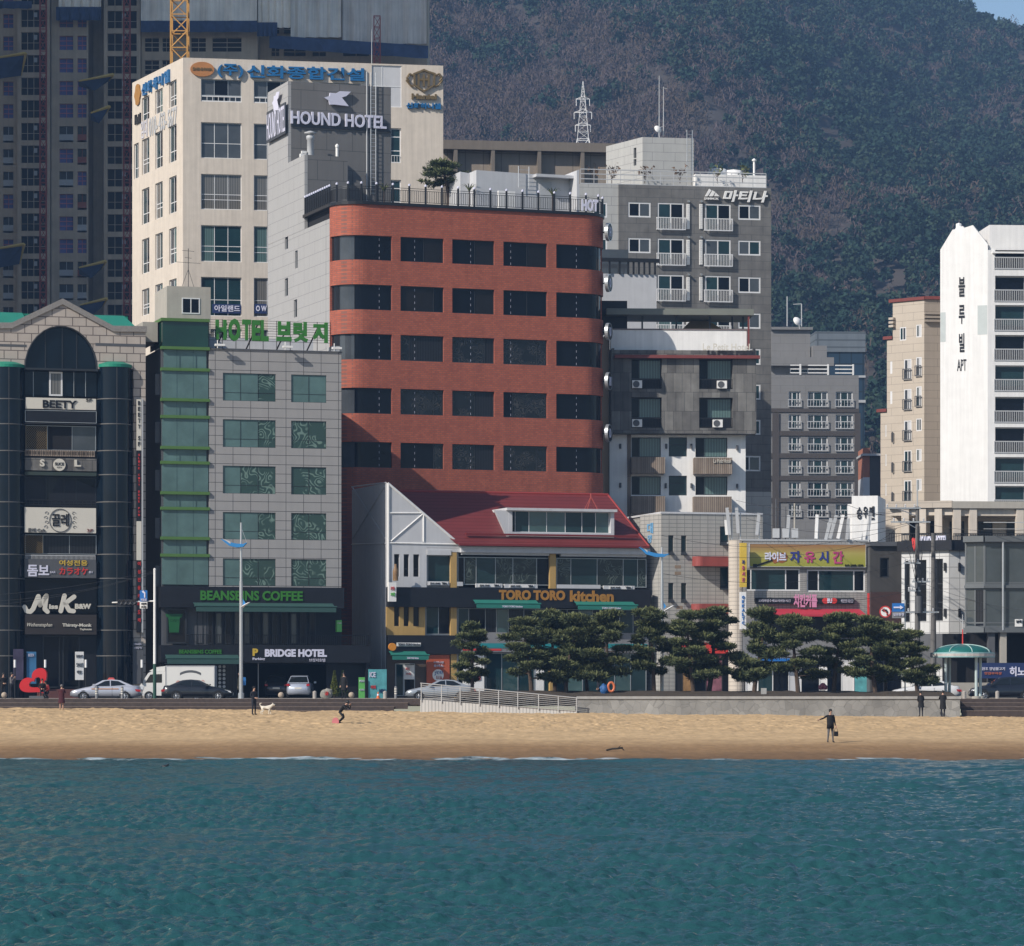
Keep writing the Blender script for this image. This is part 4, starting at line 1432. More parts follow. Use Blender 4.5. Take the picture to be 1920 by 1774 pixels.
# hotel sign on the railing and letter discs
s_, sh, base = F.sign('white capitals on the roof railing at the right corner of the brick hotel', (1091, 371, 1124, 397), -.05, [('HOT', (1091, 373, 1122, 397), 'lit', .04)], None, .12, 'railing_sign')
for k, (ch, y) in enumerate(zip('HOUND', (431, 527, 619, 712, 810))):
    p = fm(nmid + qa * .62, -.5, 0)
    wv = U(1100, y)[1]
    mx = rt.matrix_basis @ F.rel @ Matrix.Translation((p[0], p[1], wv)) @ Matrix.Rotation(R(52), 4, 'Z')
    names = ['topmost', 'second highest', 'middle', 'second lowest', 'lowest']
    dk = thing('letter_disc', 'round black letter disc on the right corner of the brick hotel, %s of five' % names[k], 'sign', mx, 'letter discs on the brick hotel')
    obj('disc', MB().lathe([(0, -.12), (.58, -.12), (.66, -.08), (.66, .08), (.58, .12), (0, .12)], (0, 0, 0), 28, axis='y'), 'blackm', dk, smooth=False)
    obj('rim', MB().lathe([(.66, -.13), (.72, -.13), (.72, .13), (.66, .13)], (0, 0, 0), 28, axis='y'), 'steel', dk)
    obj('lettering', text_mb(ch, -.2, .2, -.36, .36, -.18, -.10, .02), 'lit', dk)
    obj('bracket', MB().tube((0, .1, 0), (.2, .75, 0), .05), 'blackm', dk)
# ================================================================== cream office block
pl = corner(343, 322)
TH = 10
L = reach(pl, TH, 831)
rt = building('office_building', 'tall cream office block with blue rooftop lettering behind the grey and brick hotels', pl, TH)
F = Fac(rt, pl, along(pl, TH, L))
U = F.uw
H = U(343, 108)[1]
cols = [(377, 453), (476, 552), (600, 676)]
rows_ = [(148, 190), (229, 296), (326, 392), (422, 490), (519, 592), (616, 684)]
hs = rects(F, cols, rows_)
hs += rects(F, [(732, 752)], [(240, 305), (337, 400), (430, 496)])
lv = rects(F, [(697, 753)], [(122, 200)])
F.wall('front_wall', 0, L, 0, H, hs + lv, 'cream', .3)
gch = ['cGrey', 'gGrey', 'gTeal', 'gDark', 'gTeal', 'gDark']
for i, h in enumerate(hs):
    r = i // 3
    if i >= 18:
        F.win(h, (), (.35, .75), .1, 'alu', 'gTeal', .2)
        F.rail((h[0] + .1, h[1] - .1, h[2], h[2] + .7), .02, .2, 'window_railing', 'alu', .25, .03, False)
    elif r == 0:
        F.win(h, (.33, .67), (.3,), .07, 'aluG', 'gDark', .22, 'terrace_opening', pieces=('gGrey', 'gDark', 'gGrey'))
        F.rail((h[0], h[1], h[2], h[2] + .55), .05, .1, 'terrace_railing', 'alu', .5, .05, False)
    else:
        top = ('cTeal', 'cTeal', 'cGrey') if r in (3, 4) else ('cDark', 'cDark', 'gGrey')
        F.win(h, (1 / 3, 2 / 3), (.28, .43) if r in (2, 3) else (.42,), .07, 'alu', 'gDark', .2,
              pieces=tuple(rnd.choice(('gGrey', 'cGrey', 'gTeal', 'gGrey') if r not in (3,) else ('cTeal', 'gTeal', 'cTeal')) for _ in range(3)), tilt=.003)
F.win(lv[0], (.35,), (.5,), .08, 'alu', 'lgrey', .1, 'louvre', pieces=('lgrey', 'white2'))
wdir = 90 + 24.4
LL = reach(pl, wdir, 248)
pc = along(pl, wdir, LL)
F2 = Fac(rt, pc, pl)
U2 = F2.uw
hs = []
for xs_, ys_ in (((266, 280), [(182, 225), (260, 326), (353, 420), (447, 513), (541, 592)]),
                 ((291, 305), [(168, 212), (247, 315), (342, 410), (437, 505), (532, 592)]),
                 ((317, 331), [(152, 200), (235, 304), (331, 400), (427, 495), (523, 590)])):
    for a, b in ys_:
        hs.append(F2.rect(xs_[0], a + 3, xs_[1], b - 3))
hs.append(F2.rect(251, 271, 260, 333))
F2.wall('side_wall', 0, F2.len, 0, H, hs, 'cream', .25)
for i, h in enumerate(hs):
    F2.win(h, (.5,), (.3, .42) if i % 3 == 1 else (.3,), .09, 'alu', 'gGrey', .18, pieces=rnd.choice((('gTeal', 'gDark'), ('gGrey', 'cTeal'), ('cGrey', 'gTeal'))))
b_ = MB()
p3, p4 = along(pl, TH, L), along(along(pl, TH, L), 105, 16)
inv = rt.matrix_basis.inverted()
def l2(p, zz): return inv @ Vector((p[0], p[1], ZS + zz))
q = [along(pl, TH + 45, .6), along(along(pl, TH, L), TH + 100, .5), p4, along(pc, 30, .5)]
for a, b in zip(q, q[1:] + q[:1]):
    b_.quad(l2(a, 0), l2(b, 0), l2(b, H - .3), l2(a, H - .3))
b_.quad(*[l2(a, H - .35) for a in q])
obj('core', b_, 'cream', rt)
F.part('end_wall', MB().box(L - .02, L + .02, .32, 12, 0, H - .0), 'cream')
F.sign('row of blue rooftop letters along the cream block, facing the beach', (408, 119, 684, 150), -.3,
       [('(주)', (408, 119, 456, 146), 'blue', .02), ('신화종합건설', (463, 121, 684, 152), 'blue', .025)], None, .28, 'rooftop_sign')
s_, sh, base = F.sign('oval orange brown badge beside blue letters on top of the cream block', (357, 115, 402, 144), -.25, [('SHINHWA', (361, 126, 398, 133), 'bronze', .03)], None, .3, 'round_sign')
a, b, c, d = sh(F.rect(357, 115, 402, 144, -.25))
pts = [((a + b) / 2 + (b - a) / 2 * math.cos(t), (c + d) / 2 + (d - c) / 2 * math.sin(t)) for t in [i * 6.283 / 30 for i in range(30)]]
obj('board', MB().prism(pts, .05, .3), mat('orange brown badge', (.42, .18, .06), .5, var=.15), s_)
s_, sh, base = F.sign('bronze crest with dark and blue lettering at the right top of the cream block', (761, 129, 833, 205), -.25,
       [('Haniel', (772, 175, 819, 187), 'bronze', .05), ('신화하니엘', (762, 192, 827, 205), 'blue', .04)], None, .22, 'crest_sign')
cr = MB()
shield = [(775, 137), (786, 133), (795, 129), (804, 133), (817, 137), (816, 160), (795, 173), (776, 160)]
ins = lambda k: [(796 + (x - 796) * k, 151 + (y - 151) * k) for x, y in shield]
o_, i_ = poly_px(F, sh, shield, -.25), poly_px(F, sh, ins(.82), -.25)
for k in range(8):
    j = (k + 1) % 8
    cr.prism([o_[k], o_[j], i_[j], i_[k]], .001 * k, .2)
for x0 in (785, 795, 804):
    cr.prism(poly_px(F, sh, [(x0 - 2, 139), (x0 + 2, 139), (x0 + 2, 162), (x0 - 2, 162)], -.25), .03, .2)
cr.prism(poly_px(F, sh, [(783, 147), (806, 147), (806, 151), (783, 151)], -.25), .04, .2)
for sx in (-1, 1):
    pts = [(796 + sx * 20, 142), (796 + sx * 28, 138), (796 + sx * 33, 146), (796 + sx * 28, 152), (796 + sx * 34, 150), (796 + sx * 26, 160), (796 + sx * 20, 162)]
    pp = poly_px(F, sh, pts, -.25)
    for k, (p, q_) in enumerate(zip(pp[:-1], pp[1:])):
        cr.tube((p[0], .1, p[1]), (q_[0], .1, q_[1]), .09, n=6)
obj('crest', cr, 'bronze', s_)
F2.sign('row of blue letters high on the left side wall of the cream block', (264, 134, 316, 180), -.2, [(c, r, 'blue', .04) for c, r in (('신', (265, 158, 273, 177)), ('화', (275, 153, 283, 172)), ('하', (286, 147, 294, 167)), ('니', (297, 141, 304, 160)), ('엘', (307, 134, 316, 154)))], None, .2, 'rooftop_sign')
F2.sign('pale grey telephone lettering on the left side wall of the cream block', (264, 205, 333, 258), -.06, [('임대', (264, 227, 276, 256), mat('pale lilac letter', (.50, .49, .53), .6), .02), ('010-', (279, 222, 295, 250), 'lgrey', .02), ('433-', (297, 214, 312, 241), 'lgrey', .02), ('5677', (314, 206, 331, 233), 'lgrey', .02)], None, .04, 'wall_lettering')
F2.sign('gold and black crest at the far left top of the cream block', (252, 160, 263, 232), -.15, [('Haniel', (252, 216, 262, 230), 'black', .05)], None, .15, 'crest_sign')[0]
s_, sh, base = F2.sign('gold oval emblem above the black crest word on the cream side wall', (252, 160, 262, 195), -.15, [], None, .1, 'wall_emblem')
a, b, c, d = sh(F2.rect(252, 160, 262, 195, -.15))
obj('emblem', MB().prism([((a + b) / 2 + (b - a) / 2 * math.cos(t) * (1 + .15 * math.cos(6 * t)), (c + d) / 2 + (d - c) / 2 * math.sin(t)) for t in [i * 6.283 / 36 for i in range(36)]], 0, .1), 'gold', s_)
F.sign('navy window strip with white lettering low on the cream block', (398, 570, 452, 588), .05, [('아일랜드', (402, 572, 450, 585), 'lit', .02)], 'navyS', .04, 'window_sign')
F.sign('navy window strip with a round mark and letter beside the grey hotel wall', (476, 570, 500, 588), .05, [('O W', (480, 573, 500, 584), 'lit', .03)], 'navyS', .04, 'window_sign')

# ================================================================== tower under construction, and the added tower that shades it
YT = 455
pl = W(-190, 1300, YT)
def tw_u(px): return X(px, YT) - pl.x
rt = building('construction_tower', 'dark raw concrete apartment tower under construction with nets and red hoists, left behind cream block', (pl.x, YT), 0)
F = Fac(rt, (pl.x, YT), (pl.x + 60, YT))
U = F.uw
HT = 112
floors = [W(0, y, YT).z - ZS for y in np.arange(1290, -160, -42.3)]
segs = [(-190, -60, 3, 'w'), (-60, 36, 0, 'w'), (36, 96, -1.6, 'b'), (97, 166, -.4, 'w'), (166, 196, 5, 'd'), (196, 264, -.8, 'b'), (264, 482, .8, 'w'), (482, 800, 4, 'w')]
cm = MB()
nwin = 0
wins = []
for x0, x1, y, k in segs:
    a, b = tw_u(x0), tw_u(x1)
    holes = []
    for f0, f1 in zip(floors[:-1], floors[1:]):
        if f0 < 30 and x0 > 0: continue
        if k == 'b':
            holes.append((a + .45, b - .45, f0 + .55, f1 - .12, 'balcony_opening'))
        if k == 'w':
            for c, d in {(-60, 36): ((6, 25),), (97, 166): ((112, 138), (146, 163)), (264, 482): ((270, 297), (303, 318), (357, 385), (397, 452)), (482, 800): ((505, 520), (528, 570), (582, 608), (640, 690), (720, 760))}.get((x0, x1), ((x0 + 20, x0 + 50), (x1 - 50, x1 - 20))):
                holes.append((tw_u(c), tw_u(d), f0 + .75, f1 - .35, 'window'))
    F.wall('wall', a, b, 0, HT, [h[:4] for h in holes], 'towerc', .5, y=y)
    if k == 'd': continue
    wins += [(h, y, k) for h in holes]
F.part('core', MB().box(tw_u(-190) + .5, tw_u(800) - .2, 6, 24, 0, HT - .5), 'towerc')
for i, (x0, x1, y, k) in enumerate(segs):
    F.part('core', MB().box(tw_u(x0) + .06, tw_u(x1) - .06, y + .52, 6.0 - .05 * i, 0, HT - .3), 'towerc')
vis = [q for q in wins if q[0][2] > 24 and q[0][3] < 106 and q[0][0] > tw_u(-60)]
np_w, rest = 0, MB()
for h, y, k in vis:
    a, b, c, d, nm = h
    yy = y + .3
    inpic = W(0, 0, YT).z - ZS > c and np_w < 96
    mb = MB()
    if nm == 'balcony_opening':
        mb.box(a, b, yy + .1, yy + .14, c, d, 0)
        for q in range(5):
            u = a + (b - a) * q / 4
            mb.box(u - .04, u + .04, yy, yy + .09, c, d, 1)
        mb.box(a, b, yy - .02, yy + .02, c + .9, c + .96, 1)
        if rnd.random() < .8:
            u = a + (b - a) * .5
            mb.box(u, u + .45, yy - .05, yy - .02, d - .9, d - .3, 2)
        mats = ['darkin', 'towerc', 'lgrey']
    else:
        up = c + (d - c) * 1.0 > W(0, 215, YT).z - ZS
        blue = up or rnd.random() < .25
        mb.box(a, b, yy + .05, yy + .09, c, d, 0)
        if blue:
            for q in range(4):
                w = c + (d - c) * q / 3
                mb.box(a, b, yy - .01, yy + .03, max(c, w - .05), min(d, w + .05), 1)
            for u in (a, (a + b) / 2, b):
                mb.box(max(a, u - .04), min(b, u + .04), yy, yy + .04, c, d, 1)
            mats = ['netblue', 'pinkline']
        else:
            mb.box(a, b, yy - .3, yy - .25, c - .25, c + (d - c) * .42, 1)
            mb.box((a + b) / 2 - .04, (a + b) / 2 + .04, yy - .02, yy + .04, c, d, 1)
            mats = ['gGrey', rnd.choice((M['lgrey'], M['lgrey'], M['lgrey'], mat('pale red board', (.30, .10, .08), .7)))]
    if inpic:
        F.part('window' if nm == 'window' else 'balcony_opening', mb, mats)
        np_w += 1
    else:
        n = len(rest.v)
        rest.v += mb.v
        rest.f += [tuple(n + i for i in f) for f in mb.f]
        rest.m += [min(2, m_) for m_ in mb.m]
if rest.f:
    o = F.part('far_windows', rest, ['darkin', 'towerc', 'lgrey'])
    o['kind'] = 'stuff'
# tarpaulins and navy skirts
def cloth(nm, x0, x1, ya, yb, y, m, sag=.25, slope=0):
    mb = MB()
    n = 14
    for i in range(n):
        p, q = x0 + (x1 - x0) * i / n, x0 + (x1 - x0) * (i + 1) / n
        da, db = slope * i / n, slope * (i + 1) / n
        s0, s1 = sag * math.sin(i * 2.1), sag * math.sin((i + 1) * 2.1)
        A, B, C, D = U(p, yb + da, y), U(q, yb + db, y), U(q, ya + db, y), U(p, ya + da, y)
        mb.quad((A[0], y + s0, A[1]), (B[0], y + s1, B[1]), (C[0], y, C[1]), (D[0], y, D[1]))
        mb.quad((B[0], y + s1 + .06, B[1]), (A[0], y + s0 + .06, A[1]), (D[0], y + .06, D[1]), (C[0], y + .06, C[1]))
    F.part(nm, mb, m)
cloth('tarpaulin', 264, 482, -160, 39, -1.2, 'netgrey')
cloth('tarpaulin', 484, 545, -160, 52, -1.0, 'netgrey')
cloth('tarpaulin', 545, 640, -160, 70, -.6, mat('grey tarpaulin', (.74, .70, .63), .8, var=.15, streak=.2, scale=.4))
cloth('tarpaulin', 642, 800, -160, 82, -.3, mat('darker grey tarpaulin', (.62, .58, .53), .8, var=.15, streak=.25, scale=.4))
cloth('tarpaulin', 110, 190, -160, 13, -2, 'netgrey')
cloth('safety_skirt', 105, 190, 13, 38, -2.2, 'netnavy')
cloth('safety_skirt', 264, 482, 39, 60, -1.5, 'netnavy')
cloth('safety_skirt', 482, 520, 42, 68, -1.4, 'netnavy')
cloth('safety_skirt', 505, 803, 66, 90, -1.2, 'netnavy', .25, 20)
cloth('safety_skirt', -60, 60, 2, 16, -2.6, 'netnavy')
for x0, x1, ya, yb in ((-30, 48, 100, 152), (-30, 45, 458, 505), (148, 212, 140, 162), (148, 198, 490, 515), (170, 205, 200, 225), (150, 200, 560, 585)):
    mb = MB()
    A, B = U(x0, ya + 12, -4), U(x1, ya, -4)
    C, D = U(x1 - 8, yb - 10, -2), U(x0, yb, -2)
    mid = ((A[0] + B[0] + C[0] + D[0]) / 4, -3, (A[1] + B[1] + C[1] + D[1]) / 4 - 1.3)
    P = [(A[0], -4, A[1]), (B[0], -4, B[1]), (C[0], -2, C[1]), (D[0], -2, D[1])]
    for i in range(4):
        mb.poly([P[i], P[(i + 1) % 4], mid], 0)
    mb.tube(P[0], P[1], .1, .22, 5, 1)
    mb.tube(P[1], P[2], .22, .06, 5, 1)
    F.part('catch_net', mb, ['netnavy', mat('dull yellow net edge', (.62, .44, .13), .8)])
for px, nm in ((81, 'leftmost'), (238, 'right hand'), (707, 'short')):
    p = W(px, 1300, YT - 4.5)
    o = thing('hoist_mast', 'rust red lattice hoist mast climbing the dark concrete tower, %s one' % nm if nm != 'short' else 'rust red lattice hoist mast seen above the roof of the cream block', 'hoist', T(p.x, p.y, ZS), 'hoist masts on the unfinished tower')
    mb = MB()
    lattice_mast(mb, (0, 0), .8, 25 if px < 700 else 60, 105 if px < 700 else 87, 1.4, .07)
    mb.tube((0, 0, 0), (0, 0, 26 if px < 700 else 60), .3, n=6)
    obj('mast', mb, 'rust', o)
p = W(337, 1300, 384)
o = thing('tower_crane', 'yellow lattice tower crane mast rising behind the cream block', 'crane', T(p.x, p.y, ZS))
mb = MB()
lattice_mast(mb, (0, 0), 1.8, 0, 96, 1.8, .11)
obj('mast', mb, 'crane', o)
p = W(697, 1300, 332)
o = thing('lightning_rod', 'thin lightning rod on the roof of the cream block', 'rod', T(p.x, 332, W(0, 138, 332).z))
obj('rod', MB().tube((0, 0, 0), (0, 0, 4.2), .04, .02, 6), 'lgrey', o)
# unseen tower added left of view to shade the unfinished one
p = Vector((-118, 395))
o = building('construction_tower', 'added concrete tower out of view at left, shading the unfinished tower', p, 0)
Fq = Fac(o, p, p + Vector((62, 0)))
Fq.part('wall', MB().box(-30, 56, 0, 22, 0, 176), 'towerc')
for k in range(56):
    Fq.part('floor_band', MB().box(-30.3, 56.3, -.3, -.01, 3.1 * k + 2.7, 3.1 * k + 3.1), 'concrete')

# ================================================================== white shop house with the red roof
YO = 260
TH = 18
pl = corner(725, YO)
rt = building('restaurant_building', 'three storey white restaurant house with red metal roof and long dormer behind the pines', pl, TH)
L = reach(pl, TH, 1213)
F = Fac(rt, pl, along(pl, TH, L))
U = F.uw
apex = U(726, 905)
eav = U(862, 1022)
hb_ = U(726, 1101)[1]
uq = U(800, 1030)[0]
whole = U(726, 1026)[1]
D = reach(pl, TH + 90, 660)
# left mass with its sloping top
F.part('gable_block', MB().prism([(0, 0), (eav[0], 0), (eav[0], eav[1]), (0.0, apex[1])], .32, D), 'white2')
hs = rects(F, [(739, 749), (757, 767), (775, 786)], [(1039, 1081)])
hs2 = rects(F, [(739, 749), (757, 767), (775, 786)], [(1132, 1174)])
w_a, w_b = hb_, U(726, 1026)[1]
F.wall('upper_wall', 0, uq, w_a, w_b, hs, 'white2', .25)
for h in hs: F.win(h, (), (.35,), .07, 'frameD', 'gDark', .2)
F.part('gable_wall', MB().prism([(0, w_b), (eav[0], w_b), (eav[0], eav[1]), (0.0, apex[1])], 0, .31), 'white2')
gt = MB()
for a, b in (((728, 906), (728, 1100)), ((727, 906), (862, 1021)), ((728, 962), (790, 962)), ((733, 1015), (794, 963)), ((794, 964), (794, 1016)), ((728, 1018), (862, 1021))):
    A, B = U(*a), U(*b)
    gt.tube((A[0], -.02, A[1]), (B[0], -.02, B[1]), .09 if a[1] < 910 else .06, n=6)
F.part('gable_trim', gt, 'white')
FS = Fac(rt, along(pl, TH + 90, D), pl)
gt = MB()
for a, b in (((662, 915), (723, 1010)), ((722, 912), (662, 1010)), ((660, 1021), (724, 1019)), ((660, 913), (724, 905))):
    A, B = FS.uw(*a), FS.uw(*b)
    gt.tube((A[0], -.02, A[1]), (B[0], -.02, B[1]), .05, n=6)
gt.path([(FS.uw(713, 1050)[0], -.05, FS.uw(713, 1040)[1]), (FS.uw(716, 1050)[0], -.05, FS.uw(716, 1050)[1]), (FS.uw(716, 1050)[0], -.05, .5)], .03)
FS.part('side_trim', gt, 'lgrey')
# lower storeys of the left mass
wf0, wf1 = U(726, 1138)[1], U(726, 1101)[1]
wl0, wl1 = U(726, 1226)[1], U(726, 1191)[1]
F.wall('yellow_wall', 0, U(797, 1150)[0], wl1, wf0, hs2, 'ochre', .25)
for h in hs2: F.win(h, (), (), .05, 'frameD', 'gDark2', .2)
def fb(nm, x0, x1, wa, wb_, y0, y1, m): return F.part(nm, MB().box(U(x0, 1100)[0], U(x1, 1100)[0], y0, y1, wa, wb_), m)
fb('fascia', 726, 1216, wf0, wf1, -.5, .3, 'black')
fb('fascia', 726, 862, wl0, wl1, -.3, .3, 'black')
fb('ground_wall', 726, 800, 0, wl0, .1, .3, mat('brown door wall', (.085, .062, .048), .7))
fb('back_wall', 800, 1213, 0, wf1 + 3.2, 2.2, 2.4, 'darkin')
body(F, eav[0] + .02, L, 2.5, D, 0, eav[1] - .2, 'white2')
fb('lintel', 862, 1216, eav[1] - .55, eav[1] - .1, -.4, 2.2, 'white2')
fb('lintel', 800, 862, w_b - .3, w_b - .02, -.02, 2.2, 'white2')
fb('floor_slab', 797, 1213, wf1 - .3, wf1 - .05, .31, 2.2, 'white2')
for px in (850, 1036):
    fb('column', px - 5, px + 6, 0, wf0 - .01, -.05, .4, 'ochre')
    fb('column', px - 5, px + 6, wf1 + .01, eav[1] - .56, -.05, .4, 'ochre')
def ww(x0, y0, x1, y1, nv, gms, nm='window', fr=.06, nh=(), rec=.3, fm='aluG'):
    return F.win(F.rect(x0, y0, x1, y1, rec), nv, nh, fr, fm, gms[0], rec, nm, pieces=gms, tilt=.006)
ww(801, 1041, 844, 1093, (), ('gTeal',))
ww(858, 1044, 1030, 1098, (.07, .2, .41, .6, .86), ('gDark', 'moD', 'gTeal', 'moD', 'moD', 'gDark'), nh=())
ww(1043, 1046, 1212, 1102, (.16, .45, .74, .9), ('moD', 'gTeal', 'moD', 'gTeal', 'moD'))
for x0, x1 in ((801, 846), (866, 1030), (1052, 1212)):
    F.box('roller_blind', x0, 1031 + (x0 - 800) * .016, x1, 1041 + (x0 - 800) * .016, -.1, .25, 'white2')
for x0, x1, y in ((802, 842, 1090), (857, 868, 1091), (893, 942, 1094), (946, 1008, 1095), (1044, 1126, 1096), (1132, 1190, 1098)):
    F.box('parapet_sign', x0, y, x1, y + 8, -.05, .2, 'white2')
for x0, x1, y in ((804, 840, 1091), (897, 938, 1095), (955, 1002, 1096), (1142, 1185, 1099)):
    F.sign('low white tea shop strip under the windows, %s' % {804: 'left of the yellow column', 897: 'left one in middle bay', 955: 'right one in middle bay', 1142: 'in the right bay'}[x0], (x0, y, x1, y + 6), -.08, [('TEA', (x1 - 12, y + 1, x1 - 2, y + 5), 'black', .03), ('공차 카페', (x0 + 2, y + 1, x0 + 20, y + 5), 'dgrey', .01)], 'white', .02, 'strip_sign', group='tea strips on the white restaurant')
ww(798, 1135, 846, 1190, (.5,), ('gTeal', 'gDark'))
ww(858, 1140, 1030, 1192, (.12, .3, .42, .55, .72, .85), ('gTeal', 'gDark', 'cDark', 'gGreen2', 'cDark', 'gDark', 'gTeal'))
ww(1043, 1142, 1212, 1200, (.12, .25, .4, .55, .7, .85), ('gDark', 'cDark', 'gGreen2', 'cDark', 'gDark', 'gTeal', 'cDark'))
fb('shop_fascia', 862, 1213, wl0 + .15, wl1 + .25, -.35, .3, 'grey')
F.box('shop_band', 866, 1206, 1213, 1216, -.38, -.36, mat('teal band', (.02, .22, .24), .5))
ww(868, 1226, 908, 1305, (.5,), ('white2', 'gTeal'), 'shopfront', .08)
ww(910, 1224, 1212, 1307, (.1, .2, .3, .36, .5, .6, .7, .8, .9), ('gTeal', 'gGreen2', 'gTeal', 'white', 'gTeal', 'gGreen', 'gTeal', 'gTeal', 'gGreen2', 'gTeal'), 'shopfront', .07)
F.box('red_stripe', 868, 1216.5, 940, 1220, -.38, -.3, 'redS')
# entrance side
ww(741, 1244, 757, 1305, (), ('gTeal',), 'door', .07, rec=.08)
ww(757, 1244, 778, 1305, (), ('gDark',), 'door', .07, rec=.08)
F.sign('white notice with red print inside the restaurant door', (757, 1247, 777, 1274), .02, [('ICE', (761, 1252, 768, 1256), 'redS'), ('커피', (761, 1262, 770, 1266), 'redS')], 'white', .02, 'notice')
for (x0, x1, y) in ((893, 1012, 1131), (1083, 1194, 1134), (735, 803, 1228)):
    A, B = U(x0, y, -1.4), U(x1, y + 1, -1.4)
    mb = MB().quad((A[0], -1.5, A[1] - .1), (B[0], -1.5, A[1] - .1), (B[0], -.51, A[1] + .28), (A[0], -.51, A[1] + .28)).box(A[0], B[0], -1.53, -1.47, A[1] - .36, A[1] - .09).tube((A[0] - .1, -1.42, A[1] + .0), (B[0] + .1, -1.42, A[1]), .06, n=6)
    o = F.part('awning', mb, 'awning')
    obj('lettering', text_mb('TORO TORO kitchen', A[0] + (B[0] - A[0]) * .4, A[0] + (B[0] - A[0]) * .72, A[1] - .3, A[1] - .16, -1.56, -1.53, .02), 'lit', o)
F.sign('ochre capitals of the restaurant on the long black band', (936, 1106, 1151, 1128), -.56, [('TORO TORO', (936, 1106, 1060, 1126), 'gold', .05), ('kitchen', (1069, 1107, 1151, 1129), 'gold', .04)], None, .06, 'fascia_lettering')
F.sign('small white strip with restaurant name above the corner entrance', (744, 1205, 789, 1212), -.4, [('TORO TORO kitchen', (746, 1206, 788, 1211), 'dgrey', .02)], 'white', .06, 'strip_sign')
s_, sh, base = F.sign('round orange lamp sign at the left corner of the black entrance fascia', (729, 1202, 743, 1224), -.9, [], None, .2, 'round_sign')
a, b, c, d = sh(F.rect(729, 1202, 743, 1224, -.9))
obj('board', MB().lathe([(0, 0), ((b - a) / 2, .0), ((b - a) / 2, .2), (0, .2)], ((a + b) / 2, 0, (c + d) / 2), 20, axis='y'), mat('orange lamp', (.62, .24, .03), .5), s_)
F.sign('orange red poster with round white badge at the restaurant corner', (800, 1228, 843, 1306), -.1, [('아이스크림', (813, 1240, 831, 1244), 'lit'), ('유어스', (813, 1246, 831, 1251), 'lit', .02)], mat('orange red poster', (.40, .085, .035), .5), .1, 'poster')
s_, sh, base = F.sign('round white badge with blue and red words on the orange poster', (811, 1254, 832, 1278), -.15, [('you', (814, 1258, 830, 1267), 'blueS', .04), ('us', (818, 1267, 829, 1274), 'redS', .04)], None, .04, 'round_sign')
a, b, c, d = sh(F.rect(811, 1254, 832, 1278, -.15))
obj('board', MB().lathe([(0, 0), ((b - a) / 2, 0), ((b - a) / 2, .04), (0, .04)], ((a + b) / 2, .0, (c + d) / 2), 24, axis='y'), 'white', s_)
F.sign('white shop panel with red round letter behind the small pine', (868, 1228, 908, 1300), -.12, [('e', (889, 1262, 901, 1276), 'redS', .07), ('편', (880, 1256, 890, 1264), 'blueS', .03)], 'white', .06, 'shop_panel')
F.sign('white hanging sign with green ends and red lettering on the corner of the white house', (729, 1092, 743, 1128), -1.0, [('카', (732, 1100, 740, 1107), 'redS', .02), ('페', (732, 1111, 740, 1118), 'grn2', .02)], 'white', .3, 'hanging_sign')
bt = thing('hanging_bottle', 'brown bottle shaped hanging sign above the white vertical sign on the house corner', 'sign', F.at(U(736, 1090)[0], -.8, U(736, 1090)[1]))
obj('bottle', MB().lathe([(0, 0), (.2, .02), (.2, .75), (.1, 1.05), (.09, 1.25), (0, 1.25)], (0, 0, 0), 14), mat('brown bottle', (.22, .13, .06), .4, var=.4, scale=3), bt)
# roof
ry = 6.2
wr = U(745, 921, ry)[1]
el = U(850, 1023)[0]
rr0, rr1 = U(742, 921, ry)[0], U(1140, 923, ry)[0]
er = U(1217, 1026, -.7)[0]
ey, ew = -.7, eav[1] + .05
rf = MB()
rf.poly([(el, ey, ew), (er, ey, ew), (rr1, ry, wr), (rr0, ry, wr)])
rf.poly([(er, ey, ew), (er, D + 1.5, ew), (rr1, ry, wr)])
rf.poly([(er, D + 1.5, ew), (rr0, D + 1.5, ew), (rr0, ry, wr), (rr1, ry, wr)])
m, t, bs = _nodes('red standing seam roof')
sp = N(t, 'ShaderNodeSeparateXYZ')
tc = N(t, 'ShaderNodeTexCoord')
t.links.new(tc.outputs['Object'], sp.inputs[0])
cb = N(t, 'ShaderNodeCombineXYZ')
t.links.new(sp.outputs[0], cb.inputs[0]); t.links.new(sp.outputs[2], cb.inputs[1])
br = N(t, 'ShaderNodeTexBrick', offset=.5)
for k_, v_ in (('Scale', 1), ('Brick Width', 60), ('Row Height', .27), ('Mortar Size', .03), ('Mortar Smooth', .3)): br.inputs[k_].default_value = v_
br.inputs['Color1'].default_value = (.155, .028, .027, 1); br.inputs['Color2'].default_value = (.135, .026, .025, 1); br.inputs['Mortar'].default_value = (.09, .013, .013, 1)
t.links.new(cb.outputs[0], br.inputs['Vector'])
t.links.new(vary(t, coords(t), br.outputs[0], .12, .5), bs.inputs['Base Color'])
bs.inputs['Roughness'].default_value = .5
bump(t, bs, br.outputs['Fac'], -.6, .05)
F.part('roof', rf, m)
F.part('gutter', MB().box(el + .2, er, ey - .12, ey + .05, ew - .12, ew + .04).box(el + 1, er - .6, ey + .7, ey + .95, ew + .72, ew + .85), mat('dark red gutter', (.16, .02, .02), .5))
F.part('ridge', MB().tube((rr0, ry, wr), (rr1, ry, wr), .12, n=6).tube((rr1, ry, wr), (er, ey, ew), .08, n=6), mat('red ridge', (.26, .035, .03), .5))
sl_m = (wr - ew) / (ry - ey)
dw1, dw0 = U(950, 958, 1.0)[1], U(950, 997, .0)[1]
da, db = U(957, 990, .4)[0], U(1148, 990, .4)[0]
yt = ey + (dw1 - ew) / sl_m
yb_ = .35
dm = MB()
